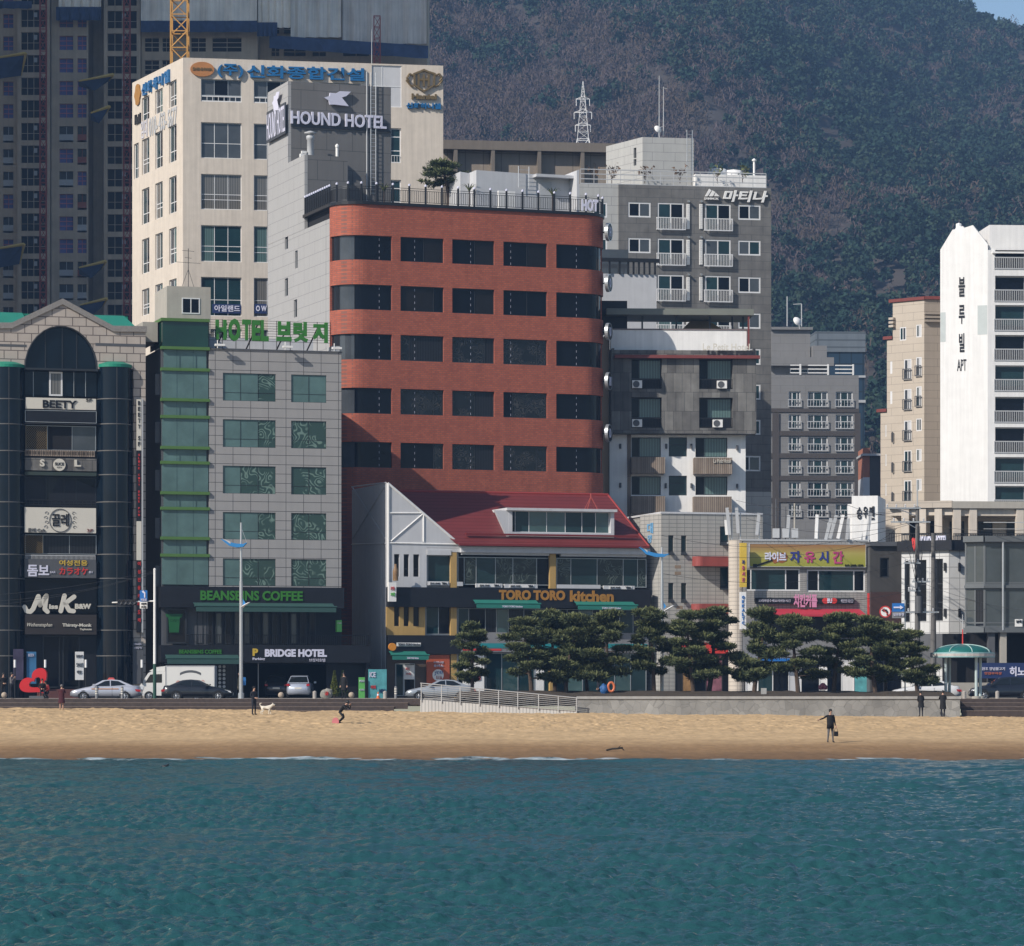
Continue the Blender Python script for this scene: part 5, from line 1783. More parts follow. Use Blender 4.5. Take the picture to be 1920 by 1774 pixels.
# dormer: two side cheeks, a lid and a sill with glass set back between them
for u in (da, db):
    for k in (0,):
        P = [(yb_, dw0 - .3), (yb_, dw1), (yt + .3, dw1), (yb_ + .1, dw0 - .3)]
        n = len(dm.v)
        dm.v += [(u - .14, y, w) for y, w in P] + [(u + .14, y, w) for y, w in P]
        for f in ((0, 1, 2, 3), (7, 6, 5, 4), (0, 4, 5, 1), (1, 5, 6, 2), (2, 6, 7, 3), (3, 7, 4, 0)):
            dm.f.append(tuple(n + i for i in f)); dm.m.append(0)
dm.box(da - .35, db + .3, yb_ - .25, yt + .3, dw1 + .003, dw1 + .2)
dm.box(da + .15, db - .15, yb_, yb_ + .3, dw0 - .3, dw0)
dm.prism([(da - 1.25, dw1), (da - .14, dw1), (da - .14, dw0 - .35), (da - .3, dw0 - .35)], yb_ + .02, yb_ + .3)
o = F.part('dormer', dm, 'white2')
F.win((da + .15, db - .15, dw0, dw1), (.04, .18, .36, .55, .72, .86), (), .05, 'alu', 'gTeal', yb_ + .35, 'dormer_window', pieces=('gDark', 'gTeal', 'gGreen2', 'gGreen2', 'gTeal', 'gTeal', 'gGreen2'), parent=None)
tp = MB()
u, w = U(1108, 955, 3.2)
for dx, dy in ((-.45, -.4), (.45, -.4), (.5, .5), (-.4, .5)):
    tp.tube((u, 3.2, w + .95), (u + dx, 3.2 + dy, w - .1), .03, n=5)
tp.tube((u, 3.2, w + .9), (u, 3.2, w + 1.2), .05, n=6)
F.part('roof_tripod', tp, 'rust')

# ================================================================== slate and white hotel
pl = corner(1143, 286.5)
TH = 3
rt = building('hotel_building', 'narrow white and slate clad hotel with plank balconies right of the brick hotel', pl, TH)
L = reach(pl, TH, 1398)
F = Fac(rt, pl, along(pl, TH, L))
U = F.uw
Hs = U(1150, 655)[1]
Hb = U(1150, 815)[1]
H = U(1150, 619)[1]
sy = -1.0
body(F, 0, L, .5, 9, 0, Hs, 'white')
hs = rects(F, [(1184, 1239), (1304, 1364)], [(820, 857), (893, 928), (965, 1000)])
hs3 = rects(F, [(1254, 1288)], [(820, 856), (892, 929)])
F.wall('white_wall', 0, L, 0, Hb, hs + hs3, 'white', .3)
for h in hs: F.win(h, (.28,), (), .07, 'frameD', 'gDark', .25, pieces=('gDark', 'cTeal'))
for h in hs3: F.win(h, (), (.62,), .07, 'frameD', 'gTeal', .2)
sl0, sl1 = U(1146, 800, sy)[0], U(1418, 800, sy)[0]
ss_ = rects(F, [(1184, 1241), (1311, 1374)], [(672, 729), (745, 802)], sy)
F.wall('slate_wall', sl0, sl1, Hb + .04, U(1146, 656, sy)[1], ss_, 'slate', .9, y=sy)
F.part('slate_return', MB().box(sl0 + .05, sl0 + .25, sy + .02, .45, Hb + .05, Hs).box(sl1 - .25, sl1 - .05, sy + .02, .45, Hb + .05, Hs).box(sl0 + .06, sl1 - .06, sy + .05, .45, Hb + .0, Hb + .03), 'slate')
for i, h in enumerate(ss_):
    hh = (h[0], h[1], h[2] + .85, h[3])
    F.win(hh, (.28,), (), .07, 'frameD', 'gDark', -.15, 'balcony_window', pieces=('gDark', 'cTeal'))
    F.part('balcony_back', MB().box(h[0], h[1], -.12, -.1, h[2], h[2] + .85), 'black')
    F.rail((h[0], h[1], h[2] + .05, h[2] + .8), sy + .12, sy + .5, 'balcony_railing', 'blackm', .12, .025, False)
    u = h[0] + .45 if i % 2 == 0 else h[1] - .9 - (.35 if i == 3 else 0)
    w = h[2] + .05
    ac = F.part('air_conditioner', MB().box(u - .4, u + .4, sy - .22, sy + .1, w, w + .62), 'white')
    mb = MB().lathe([(.24, -.02), (.27, -.02), (.27, .0)], (u - .08, sy - .225, w + .31), 18, axis='y').lathe([(0, 0), (.24, 0)], (u - .08, sy - .226, w + .31), 18, axis='y')
    obj('fan_grille', mb, 'dgrey', ac)
F.part('red_ledge', MB().box(U(1152, 668, sy)[0], U(1424, 668, sy)[0], sy - .45, sy + .1, U(1152, 672, sy)[1], U(1152, 666, sy)[1]), 'maroon')
F.part('top_wall', MB().box(0.05, L + .05, -.3, .4, Hs - .1, H), 'white')
F.part('top_trim', MB().box(0, L + .1, -.36, .5, H, H + .1), mat('pinkish coping', (.16, .13, .13), .7))
F.part('pergola_roof', MB().box(U(1137, 590)[0], U(1412, 590)[0], -.6, 5, U(1137, 591)[1], U(1137, 582)[1]).box(U(1137, 590)[0], U(1412, 590)[0], -.5, 5, U(1137, 591)[1] + .33, U(1137, 582)[1] + .12), [mat('olive pergola beam', (.17, .18, .155), .6)])
for px in (1203, 1267, 1330, 1372, 1392):
    F.part('pergola_post', MB().box(U(px, 600)[0], U(px + 3, 600)[0], .1, .25, H + .1, U(1137, 592)[1]), 'blackm')
F.part('red_post', MB().box(U(1401, 640)[0], U(1404, 640)[0], -.5, -.3, Hs, U(1137, 592)[1]), 'maroon')
F.part('roof_box', MB().box(U(1127, 600, 1)[0], U(1176, 600, 1)[0], 1, 5, H + .1, U(1140, 564, 1)[1]), 'black')
F.part('side_return', MB().box(-.06, -.005, .0, 9, 0, H), 'dgrey')
tn = MB()
a, b = U(1270, 618, 4)[0], U(1365, 618, 4)[0]
h0, h1 = H + .1, U(1300, 598, 4)[1]
tn.poly([(a, 3, h0), ((a * .7 + b * .3), 4, h1), (a * .45 + b * .55, 4, h1), (b, 3, h0)])
tn.poly([(a, 6, h0), ((a * .7 + b * .3), 5, h1), (a * .7 + b * .3, 4, h1), (a, 3, h0)])
tn.poly([(b, 3, h0), (a * .45 + b * .55, 4, h1), (a * .45 + b * .55, 5, h1), (b, 6, h0)])
tn.poly([(a * .7 + b * .3, 4, h1), (a * .7 + b * .3, 5, h1), (a * .45 + b * .55, 5, h1), (a * .45 + b * .55, 4, h1)])
F.part('roof_tent', tn, mat('tan tent cloth', (.30, .24, .15), .8, var=.15))
F.part('plank_strip', MB().box(U(1176, 900)[0], U(1183, 900)[0], -.06, .1, 0, Hb), 'plank')
for x0, x1, y0, y1 in ((1184, 1247, 857, 888), (1302, 1373, 858, 889), (1184, 1247, 930, 962), (1301, 1372, 931, 963)):
    u0, u1, w0, w1 = F.rect(x0, y0, x1, y1, -1.1)
    F.part('plank_balcony', MB().box(u0, u1, -1.1, -1.02, w0, w1).box(u0, u0 + .08, -1.02, 0, w0, w1).box(u1 - .08, u1, -1.02, 0, w0, w1).box(u0 + .08, u1 - .08, -1.02, 0, w0 + .05, w0 + .15), 'plank')
wlm = [(1163, 837), (1249, 837), (1296, 837), (1382, 840), (1163, 910), (1248, 911), (1296, 911), (1382, 912)]
for px, y in wlm:
    u, w = U(px, y)
    F.part('wall_lamp', MB().lathe([(0, -.2), (.09, -.2), (.09, .2), (0, .2)], (u, -.12, w), 10), 'dgrey')
F.sign('cream hotel lettering along the top of the slate hotel', (1318, 644, 1406, 657), -1.4, [('Le Petit Hotel', (1318, 644, 1406, 657), 'signcream', .01)], None, .1, 'roof_lettering')
F.sign('small cream hotel lettering on the sunlit plank balcony', (1338, 861, 1370, 868), -1.2, [('Le Petit Hotel', (1338, 861, 1370, 868), 'signcream', .0)], None, .06, 'balcony_lettering')

# ================================================================== dark grey apartment block with the white script
pl = corner(1085, 312)
TH = 10
rt = building('apartment_building', 'tall dark grey panelled apartment block with white script lettering behind the slate hotel', pl, TH)
L = reach(pl, TH, 1446)
F = Fac(rt, pl, along(pl, TH, L))
U = F.uw
H = U(1170, 346)[1]
um = U(1160, 400)[0]
yrow = [(379, 407), (446, 474), (515, 545), (583, 612), (650, 680), (717, 746), (784, 812), (852, 881), (920, 946)]
yrow2 = [(380, 431), (447, 498), (515, 565), (582, 632)]
hA = rects(F, [(1178, 1220), (1384, 1426)], yrow)
hB = rects(F, [(1233, 1282), (1322, 1370)], yrow2)
hC = rects(F, [(1112, 1139)], yrow[:4])
F.wall('front_wall', um, L, 0, H, hA + hB, 'matina', .2)
F.wall('pale_wall', 0, um, 0, H - .02, hC, 'matinaL', .2, y=.15)
body(F, 0.05, L - .02, .5, 14, 0, H - .05, 'matina')
for h in hA: F.win(h, (.5,), (), .13, 'alu', 'gTeal', .06, pieces=rnd.choice((('gTeal', 'gGrey'), ('gGrey', 'gTeal'), ('gDark', 'gGrey'))))
for h in hC: F.win(h, (.5,), (), .13, 'alu', 'gTeal', .2)
for h in hB:
    F.win(h, (.5,), (), .12, 'alu', 'gTeal', .06, 'balcony_window', pieces=rnd.choice((('gGrey', 'gTeal'), ('gTeal', 'gDark'), ('cTeal', 'gTeal'))))
    F.rail((h[0] - .12, h[1] + .12, h[2], h[2] + 1.1), -.35, 0, 'balcony_railing', 'alu', .14, .035)
for px in (1290, 1314):
    for a, b in ((383, 430), (450, 497), (520, 564), (588, 632)):
        u0, w1 = U(px - 3, a)
        u1, w0 = U(px + 3, b)
        mb = MB().box(u0, u1, -.08, 0, w0, w1)
        for k in range(14):
            w = w0 + (w1 - w0) * (k + .3) / 14
            mb.box(u0 + .02, u1 - .02, -.13, -.081, w, w + .09)
        o = F.part('louvre', mb, 'white')
        obj('vent_pipe', MB().tube(((u0 + u1) / 2, -.4, w1 + .2), ((u0 + u1) / 2, 0, w1 + .25), .1, n=8), 'steel', o)
F.part('lower_pale_wall', MB().box(um + (L - um) * .8, L + .01, -.012, .05, 0, U(1400, 922)[1]), 'matinaL')
F.part('corner_wall', MB().box(U(1420, 900)[0], U(1425, 900)[0], -.03, .0, 0, .1), 'matinaL')
s_, sh, base = F.sign('white peak emblem and brush script at the top right of the dark apartment block', (1321, 355, 1440, 382), -.25, [('SAMMOK', (1321, 370, 1348, 375), 'white', .02), ('마티나', (1356, 356, 1440, 380), 'white', .03, {'shear': .2})], None, .2, 'roof_lettering')
obj('emblem', MB().prism(poly_px(F, sh, [(1322, 368), (1330, 354), (1334, 357), (1327, 368)], -.25), 0, .15).prism(poly_px(F, sh, [(1329, 368), (1336, 357), (1341, 360), (1337, 368)], -.25), 0, .15).prism(poly_px(F, sh, [(1339, 368), (1342, 361), (1349, 368)], -.25), 0, .15), 'white', s_)
# roof garden: railing, shaft block, sauna box
F.rail((0.2, L - .4, H + .0, H + 1.35), .2, 1, 'roof_railing', 'lgrey', 1.2, .04, False, mid=2)
F.part('roof_block', MB().prism([(U(1205, 300, 4)[0], H - .5), (U(1301, 300, 4)[0], H - .5), (U(1301, 300, 4)[0], U(1205, 257, 4)[1]), (U(1205, 300, 4)[0], U(1205, 257, 4)[1])], 4, 9), 'matinaL')
pA = along(along(pl, TH, U(1205, 300, 4)[0]), TH + 90, 4)
pB = along(pA, 120, 6.3)
F3 = Fac(rt, pB, pA)
F3.wall('roof_block_side', 0, F3.len - .02, H - .5, U(1205, 257, 4)[1], [F3.rect(1188, 278, 1193, 296), F3.rect(1188, 299, 1193, 310)], 'matinaL', .2)
F3.part('side_window', MB().box(*F3.rect(1188, 278, 1193, 310)[:2], .2, .22, *F3.rect(1188, 278, 1193, 310)[2:]), 'gDark')
ladder(F, 1293, 244, 342, 3.7, .5)
F.part('roof_shed', MB().box(U(1304, 330, 3)[0], U(1437, 330, 3)[0], 3, 6, H, U(1304, 326, 3)[1]), 'white')
tkm = MB()
tkm.lathe([(0, 0), (.9, .0), (1.0, .5), (.8, 1.1), (0, 1.25)], (U(1350, 330, 6)[0], 7, U(1304, 327, 3)[1]), 14)
tkm.lathe([(0, 0), (.9, .0), (1.0, .5), (.8, 1.0), (0, 1.15)], (U(1380, 330, 6)[0], 7, U(1304, 327, 3)[1]), 14)
F.part('water_tank', tkm, 'white', smooth=True)
F.part('chimney_pipe', MB().tube((U(1414, 330, 4)[0], 4, H + .5), (U(1414, 330, 4)[0], 4, U(1414, 300, 4)[1]), .1).lathe([(.2, 0), (.2, .12), (0, .25)], (U(1414, 330, 4)[0], 4, U(1414, 302, 4)[1]), 8), 'white')
for px, y0, y1 in ((1236, 142, 256), (1244, 163, 256)):
    u, w1 = U(px, y0, 5)
    o = thing('antenna_mast', 'thin %s antenna mast on the pale roof block' % ('tall' if px == 1236 else 'shorter'), 'antenna', F.at(u, 5, U(px, y1, 5)[1]))
    hh = w1 - U(px, y1, 5)[1]
    mb = MB().tube((0, 0, 0), (0, 0, hh), .05, .03, 6)
    if px == 1244: mb.tube((-.05, 0, hh - .1), (.35, 0, hh - .15), .03, n=5)
    obj('mast', mb, 'lgrey', o)
def dish(px, py, Y, r, label):
    p = W(px, py, Y)
    o = thing('satellite_dish', label, 'satellite dish', T(p.x, p.y, p.z, R(35)))
    mb = MB()
    pr = [(r * math.sin(a), -r * .9 * (1 - math.cos(a))) for a in [i * .16 for i in range(8)]]
    mb.lathe([(q, -h) for q, h in pr], (0, 0, 0), 20, axis='y')
    obj('dish', mb, 'white', o, None, True)
    obj('mount', MB().tube((0, .1, 0), (0, .35, -r - .4), .04).tube((0, 0, 0), (0, -.7, -.2), .02), 'lgrey', o)
    o.rotation_euler = (R(-25), 0, R(35))
dish(1236, 240, 318, .42, 'white satellite dish on the pale roof block')

# ---- long brown louvre building behind the brick hotel
pl = corner(826, 348)
TH = 8
rt = building('hall_building', 'long brown metal clad hall with fins standing behind the rooftop of the brick hotel', pl, TH)
L = reach(pl, TH, 1176)
F = Fac(rt, pl, along(pl, TH, L))
U = F.uw
H = U(832, 262)[1]
body(F, 0, L, 1.0, 15, 0, H - .1, tile('brown metal sheets', (.27, .23, .19), (.16, .13, .11), 1.8, 6, .04, 0, var=.07, streak=.08), 'wall')
F.part('roof_edge', MB().box(0, L, 0, 1.0, U(832, 279)[1], H), 'brown')
for i, px in enumerate((858, 928, 1015, 1096, 1176)):
    u, w = U(px, 345)
    F.part('fin', MB().box(u - .35, u, .05, 1.0, w, U(832, 279)[1]), 'brown')
# ---- white and blue back house with dark canopy
pl = corner(1126, 302)
TH = 10
rt = building('back_house', 'pale blue grey plastered house with roof terrace between brick hotel and dark apartment block', pl, TH)
L = reach(pl, TH, 1231)
F = Fac(rt, pl, along(pl, TH, L))
U = F.uw
body(F, 0, L, 0, 7, 0, U(1130, 513)[1], 'white2', 'wall')
F.part('terrace_beam', MB().box(U(1124, 484)[0], U(1236, 484)[0], -.3, 0, U(1130, 491)[1], U(1130, 484)[1]), 'blackm')
for px in (1141, 1160, 1176, 1186, 1196, 1206, 1216, 1226):
    F.part('terrace_post', MB().box(U(px, 500)[0], U(px + 3, 500)[0], -.2, -.1 + .1, U(1130, 513)[1], U(1130, 491)[1]), 'blackm')
F.part('terrace_glass', MB().box(U(1126, 484)[0], U(1187, 484)[0], 2, 2.06, U(1130, 513)[1], U(1130, 462)[1]), 'gGrey')
# ================================================================== tiled corner house
pl = corner(1240, 266)
TH = 16
rt = building('corner_house', 'plain pale tiled house with narrow windows and two red canopies behind the pines', pl, TH)
L = reach(pl, TH, 1430)
F = Fac(rt, pl, along(pl, TH, L))
U = F.uw
H = U(1240, 963)[1]
hs = rects(F, [(1253, 1263), (1277, 1287)], [(1004, 1041), (1093, 1130)]) + rects(F, [(1350, 1366)], [(987, 1023), (1064, 1106)])
F.wall('front_wall', 0, L, 0, H, hs, 'tileW', .2)
for h in hs:
    F.win(h, (), (.25,), .06, 'frameD', 'gTeal', .15)
    F.part('window_flap', MB().quad((h[0], -.25, h[2]), (h[1], -.25, h[2]), (h[1], .1, h[2] + .3), (h[0], .1, h[2] + .3)), 'frameD')
body(F, .05, L - .05, .3, 9, 0, H - .05, 'tileW')
F.part('roof_edge', MB().box(-.05, L, -.06, 9, H, H + .14), 'white2')
pb = along(pl, 90 + 32, 8)
pb = along(pl, 90 + 32, reach(pl, 90 + 32, 1200))
F2 = Fac(rt, pb, pl)
F2.wall('side_wall', 0, F2.len, 0, H, [], 'tileW', .2)
for x0, x1, y0, y1 in ((1302, 1372, 1043, 1062), (1300, 1372, 1132, 1151)):
    u0, u1, w0, w1 = F.rect(x0, y0, x1, y1, -.9)
    F.part('red_canopy', MB().box(u0 + .6, u1, -1.1, 0, w0, w1).lathe([(0, w0 + .003), (.6, w0 + .003), (.6, w1 - .003), (0, w1 - .003)], (u0 + .6, -.5, 0), 20), mat('dull red canopy', (.26, .055, .045), .6, streak=.15))
mb = MB()
for (x, y) in ((1268, 1063), (1268, 1075), (1271, 1139)):
    for k in range(2):
        u, w = U(x + 6 * k, y)
        mb.box(u - .12, u + .12, -.01, .0, w - .12, w + .12)
F.part('bare_patches', mb, mat('brown bare patch', (.24, .18, .13), .9))
u, w = F2.uw(1218, 985)
F2.sign('pale blue painted character on the sunlit side of the tiled house', (1213, 981, 1224, 1018), -.05, [('대', (1213, 981, 1224, 1000), mat('faded blue paint', (.13, .30, .48), .7), .03), ('양', (1214, 1003, 1222, 1018), mat('faded blue paint', (.13, .30, .48), .7), .02)], None, .05, 'wall_lettering')
F.part('shop_wall', MB().box(U(1262, 1240)[0], L, -.25, -.05, U(1240, 1225)[1], U(1240, 1205)[1]), 'redS')
F.win((U(1265, 1300)[0], U(1375, 1300)[0], .05, U(1240, 1226)[1]), (.12, .3, .52, .8), (), .08, 'frameD', 'gDark', -.1, 'shopfront', pieces=('darkin', mat('ochre poster', (.30, .17, .07), .6, var=.5, scale=2), 'gDark', mat('mauve food poster', (.22, .09, .12), .6, var=.6, scale=2), 'gDark'))

# ================================================================== bar house with the yellow guitar board
pl = corner(1393, 262)
TH = 8
rt = building('bar_house', 'two storey grey tiled bar house with long yellow signboard and red awning', pl, TH)
L = reach(pl, TH, 1631)
F = Fac(rt, pl, along(pl, TH, L))
U = F.uw
H = U(1400, 1014)[1]
hs = [F.rect(1398, 1066, 1500, 1108), F.rect(1513, 1068, 1622, 1110)]
F.wall('front_wall', 0, L, U(1400, 1160)[1], H, hs, tile('grey small tiles', (.30, .29, .275), (.17, .165, .16), .3, .15, .015, 0, var=.06, streak=.1), .2)
for h in hs:
    F.win(h, (.1, .74) if h is hs[0] else (.2, .81), (), .1, 'alu', 'gTeal', .1, pieces=('gDark', 'gTeal', 'gDark'))
body(F, .0, L - .02, .3, 5.5, 0, H - .02, 'tileW')
F.part('roof_edge', MB().box(-.1, L + .02, -.05, 5.5, H, H + .12), 'lgrey')
cy = MB().lathe([(.62, 0), (.62, H + .05), (0, H + .05)], (-.35, .55, 0), 28)
F.part('corner_column', cy, tile('cream column tiles', (.52, .46, .39), (.28, .25, .22), .5, .3, .02, 0, var=.06), smooth=False)
F.part('drain_pipe', MB().tube((L - .1, -.1, 0), (L - .1, -.1, H + 2.3), .05), 'lgrey')
F.part('shop_wall', MB().box(0, L, .0, .25, U(1400, 1238)[1], U(1400, 1160.5)[1]), 'grey')
F.win((U(1398, 1300)[0], L - .1, .05, U(1400, 1238)[1]), (.1, .22, .35, .45, .6, .66, .78, .88), (), .08, 'alu', 'gDark', .02, 'shopfront', pieces=('white', 'gTeal', 'gDark', 'white2', 'gDark', 'white', 'gDark', 'white', 'poster1'))
F.win(F.rect(1440, 1152, 1622, 1196, -.05), (.2, .4, .6, .8), (), .07, 'frameD', 'gDark', -.06, 'upper_shopfront', pieces=('gDark', 'cDark', 'gDark'))
A, B = U(1440, 1152, -1.3), U(1624, 1154, -1.3)
F.part('red_awning', MB().quad((A[0], -1.3, A[1]), (B[0], -1.3, A[1]), (B[0] - .2, -.02, A[1] + .45), (A[0] + .2, -.02, A[1] + .45)).box(A[0], B[0], -1.33, -1.28, A[1] - .15, A[1]), mat('red awning', (.42, .035, .055), .6))
F.part('blue_awning', MB().box(U(1400, 1240)[0], U(1480, 1240)[0], -.8, 0, U(1400, 1240)[1], U(1400, 1236)[1] + .05), 'blueS')
m, t, bs = _nodes('yellow green printed board')
tc = N(t, 'ShaderNodeTexCoord')
gd = N(t, 'ShaderNodeTexWave', wave_type='RINGS')
gd.inputs['Scale'].default_value = .10; gd.inputs['Distortion'].default_value = 2; gd.inputs['Detail'].default_value = 1
t.links.new(tc.outputs['Object'], gd.inputs['Vector'])
cr_ = N(t, 'ShaderNodeValToRGB')
cr_.color_ramp.elements[0].color = (.30, .30, .045, 1); cr_.color_ramp.elements[1].color = (.30, .15, .06, 1)
e_ = cr_.color_ramp.elements.new(.5); e_.color = (.38, .33, .09, 1)
t.links.new(gd.outputs['Fac'], cr_.inputs[0]); t.links.new(cr_.outputs[0], bs.inputs['Base Color'])
bs.inputs['Roughness'].default_value = .5
M['yboard'] = m
bl, pk = mat('indigo letter', (.03, .04, .22), .5), mat('rose letter', (.45, .06, .18), .5)
s_, sh, base = F.sign('long yellow green board with a guitar and purple Korean letters over the bar windows', (1406, 1020, 1623, 1063), -.3,
   [('자', (1481, 1033, 1501, 1055), bl, .03), ('유', (1508, 1034, 1528, 1055), pk, .03), ('시', (1535, 1034, 1553, 1055), bl, .03), ('간', (1561, 1033, 1581, 1057), pk, .03),
    ('010-2608-1599', (1584, 1058, 1618, 1063), 'black', .01), ('라이브', (1434, 1035, 1474, 1053), 'lit', .04)], 'yboard', .25, rim='lgrey')
g_ = poly_px(F, sh, [(1447, 1044), (1452, 1039), (1459, 1042), (1465, 1037), (1473, 1036), (1477, 1043), (1475, 1052), (1466, 1056), (1459, 1054), (1452, 1057), (1447, 1052)], -.3)
mb = MB().prism(g_, -.02, 0)
mb2 = MB()
p0, p1 = poly_px(F, sh, [(1448, 1050), (1418, 1061)], -.3)
mb2.tube((p0[0], -.012, p0[1]), (p1[0], -.012, p1[1]), .07, n=6).box(p1[0] - .25, p1[0] + .05, -.03, 0, p1[1] - .14, p1[1] + .14)
obj('guitar_body', mb, mat('guitar orange brown', (.28, .10, .03), .5), s_)
obj('guitar_neck', mb2, 'black', s_)
s_, sh, base = F.sign('yellow vertical lightbox with guitar and small letters on the corner column', (1388, 1018, 1400, 1101), -1.1, [(c, (1391, 1050 + k * 11, 1396, 1058 + k * 11), q, .02) for k, (c, q) in enumerate(zip('자유시간', (bl, pk, pk, pk)))], mat('yellow lightbox', (.60, .42, .06), .5, var=.2), .3, 'vertical_sign')
s_, sh, base = F.sign('white vertical sign with blue letters below the yellow lightbox', (1388, 1110, 1399, 1180), -1.1, [(c, (1391, 1117 + k * 8, 1396, 1123 + k * 8), 'blueS', .03) for k, c in enumerate('OKKALTC')], 'white', .3, 'vertical_sign')
s_, sh, base = F.sign('black strip sign with pink script and small white words above the red awning', (1416, 1121, 1602, 1133), -.3, [('프리미엄수제요리전문치킨', (1422, 1124, 1482, 1129), 'lit', .0), ('치킨커플', (1488, 1114, 1532, 1139), 'pink', .04), ('BU', (1551, 1122, 1560, 1131), 'lit', .05), ('배달전문 포장전문', (1577, 1124, 1600, 1130), 'lit', .0)], 'black', .2, 'strip_sign')
u0, u1, w0, w1 = sh(F.rect(1542, 1121, 1569, 1132, -.3))
mb = MB()
for sx in (-1, 1):
    cx = (u0 + u1) / 2 + sx * (u1 - u0) * .28
    mb.prism([(cx + (u1 - u0) * .24 * math.cos(a) , (w0 + w1) / 2 + .22 * math.sin(a)) for a in [i * 6.283 / 14 for i in range(14)]], -.02 - .004 * (sx + 1), 0)
obj('wing_emblem', mb, 'redS', s_)
s_, sh, base = F.sign('red vertical sign with a white bird mark at right end of bar house', (1628, 1112, 1642, 1168), -1.0, [('U', (1631, 1118, 1640, 1128), 'lit', .07), ('치킨', (1630, 1134, 1640, 1139), 'lit', .02)], 'redS', .3, 'vertical_sign')
# panel antennas on the roof
k_ = 0
for px, y0, y1, ln in ((1368, 952, 1003, -5), (1384, 952, 1000, -3), (1363, 975, 1003, -2), (1419, 962, 1003, 4), (1476, 966, 1008, 3), (1530, 965, 1010, 2), (1556, 966, 1010, 12), (1548, 972, 1012, 10), (1571, 965, 1010, 10), (1588, 972, 1012, 3), (1625, 962, 1012, 8), (1612, 975, 1012, 5)):
    Y = 263 + (k_ % 3) * 1.2
    a, b = W(px, y1, Y), W(px + ln, y0, Y)
    k_ += 1
    o = thing('panel_antenna', 'white slanted panel antenna in the cluster on the bar house roof' if px > 1440 else 'white upright panel antenna above the corner column of the bar house', 'antenna', T(a.x, a.y, a.z), 'mobile antennas on the bar house roof' if px > 1440 else 'mobile antennas over the corner column')
    d_ = b - a
    mb = MB().tube((0, 0, 0), tuple(d_), .16, .16, 4)
    obj('panel', mb, 'lgrey' if k_ % 3 else 'white', o)
    obj('pole', MB().tube((.18, .15, -.6), (.18, .15, d_.z * .8), .04).tube((.18, .15, d_.z * .6), (d_.x * .6, 0, d_.z * .6), .03, n=4), 'steel', o)
for px, y0, y1 in ((1490, 944, 1011), (1473, 950, 1011), (1455, 935, 1011)):
    a, b = W(px, y1, 266), W(px, y0, 266)
    o = thing('roof_pole', 'pale thin pole standing on the bar house roof', 'pole', T(a.x, a.y, a.z - .3), 'poles on the bar house roof')
    obj('pole', MB().tube((0, 0, 0), (0, 0, b.z - a.z + .3), .07 if px == 1490 else .045), 'beige' if px == 1490 else 'dgrey', o)
    obj('equipment_box', MB().box(-.25, .25, -.2, .2, .4, 1.1), 'lgrey', o)

# ================================================================== dark house in shade
pl = corner(1632, 262)
TH = 6
rt = building('shaded_house', 'low dark grey house in shade between the bar house and the white tiled hotel', pl, TH)
L = reach(pl, TH, 1692)
F = Fac(rt, pl, along(pl, TH, L))
U = F.uw
h = rects(F, [(1650, 1667)], [(1046, 1083)])
F.wall('wall', 0, L, 0, U(1640, 1024)[1], h, mat('dark grey render', (.05, .048, .046), .85, streak=.1), .2)
F.win(h[0], (), (), .1, 'frameD', 'gDark', .15)
F.part('roof_edge', MB().box(-.1, L, -.3, 6, U(1640, 1024)[1], U(1640, 1016)[1]), 'dgrey')
body(F, 0, L, .3, 6, 0, U(1640, 1024)[1], 'dgrey')
F.part('shop_band', MB().box(0, L, -.2, 0, U(1640, 1178)[1], U(1640, 1110)[1]), mat('dark brown shop band', (.05, .025, .022), .7))
F.part('shop_sign_wall', MB().box(0, L, -.25, -.21, U(1640, 1190)[1], U(1640, 1178)[1]), 'beige')
F.win((.1, L - .1, .1, U(1640, 1192)[1]), (.4,), (), .08, 'frameD', 'gDark', -.1, 'shopfront')

# ================================================================== white tiled hotel with the black roof band
YH = 262
p_corner = corner(1780, 258)
pl = along(p_corner, 180 - 36, reach(p_corner, 180 - 36, 1690))
rt = building('hotel_building', 'white tiled hotel with black roof band and tall black window slots behind power poles', pl, -36)
F = Fac(rt, pl, p_corner)
U = F.uw
H = U(1700, 1034)[1]
hs = [F.rect(1696, 1052, 1706, 1166), F.rect(1722, 1050, 1737, 1165), F.rect(1754, 1048, 1768, 1164)]
F.wall('tiled_wall', 0, F.len, 0, H, hs, 'tileB', .25)
for h in hs: F.win(h, (), (.3, .6), .08, 'frameD', 'gDark', .2)
F2 = Fac(rt, p_corner, along(p_corner, 12, reach(p_corner, 12, 1812)))
F2.wall('tiled_wall', 0, F2.len, 0, H, [], 'tileB', .2)
body(F, .0, F.len - 1.5, .3, 3, 0, H, 'tileB')
for FF, a, b in ((F, -.2, .35), (F2, .02, .1)):
    FF.part('roof_band', MB().box(a, FF.len + b, -.3, 1.5, H, H + .75), 'black')
for px in (1773, 1798):
    for y in (1063, 1149):
        FF = F if px < 1780 else F2
        u, w = FF.uw(px, y)
        FF.part('wall_lamp', MB().box(u - .07, u + .07, -.2, 0, w - .3, w + .3), 'blackm')
F.part('base_band', MB().box(-.05, F.len + .1, -.06, 0, U(1780, 1250)[1], U(1780, 1188)[1]), 'dgrey')
F.sign('pale hotel letters standing on the black roof band behind the power pole', (1723, 1005, 1775, 1026), -.2, [('HEAVEN', (1723, 1006, 1748, 1027), 'lit', .03), ('HOTEL', (1752, 1004, 1775, 1024), 'lit', .03)], None, .12, 'roof_lettering')
s_, sh, base = F.sign('red heart shaped sign on the black roof band beside the power pole', (1710, 1004, 1718, 1033), -.4, [], None, .2, 'heart_sign')
a, b, c, d = sh(F.rect(1709, 1006, 1719, 1032, -.4))
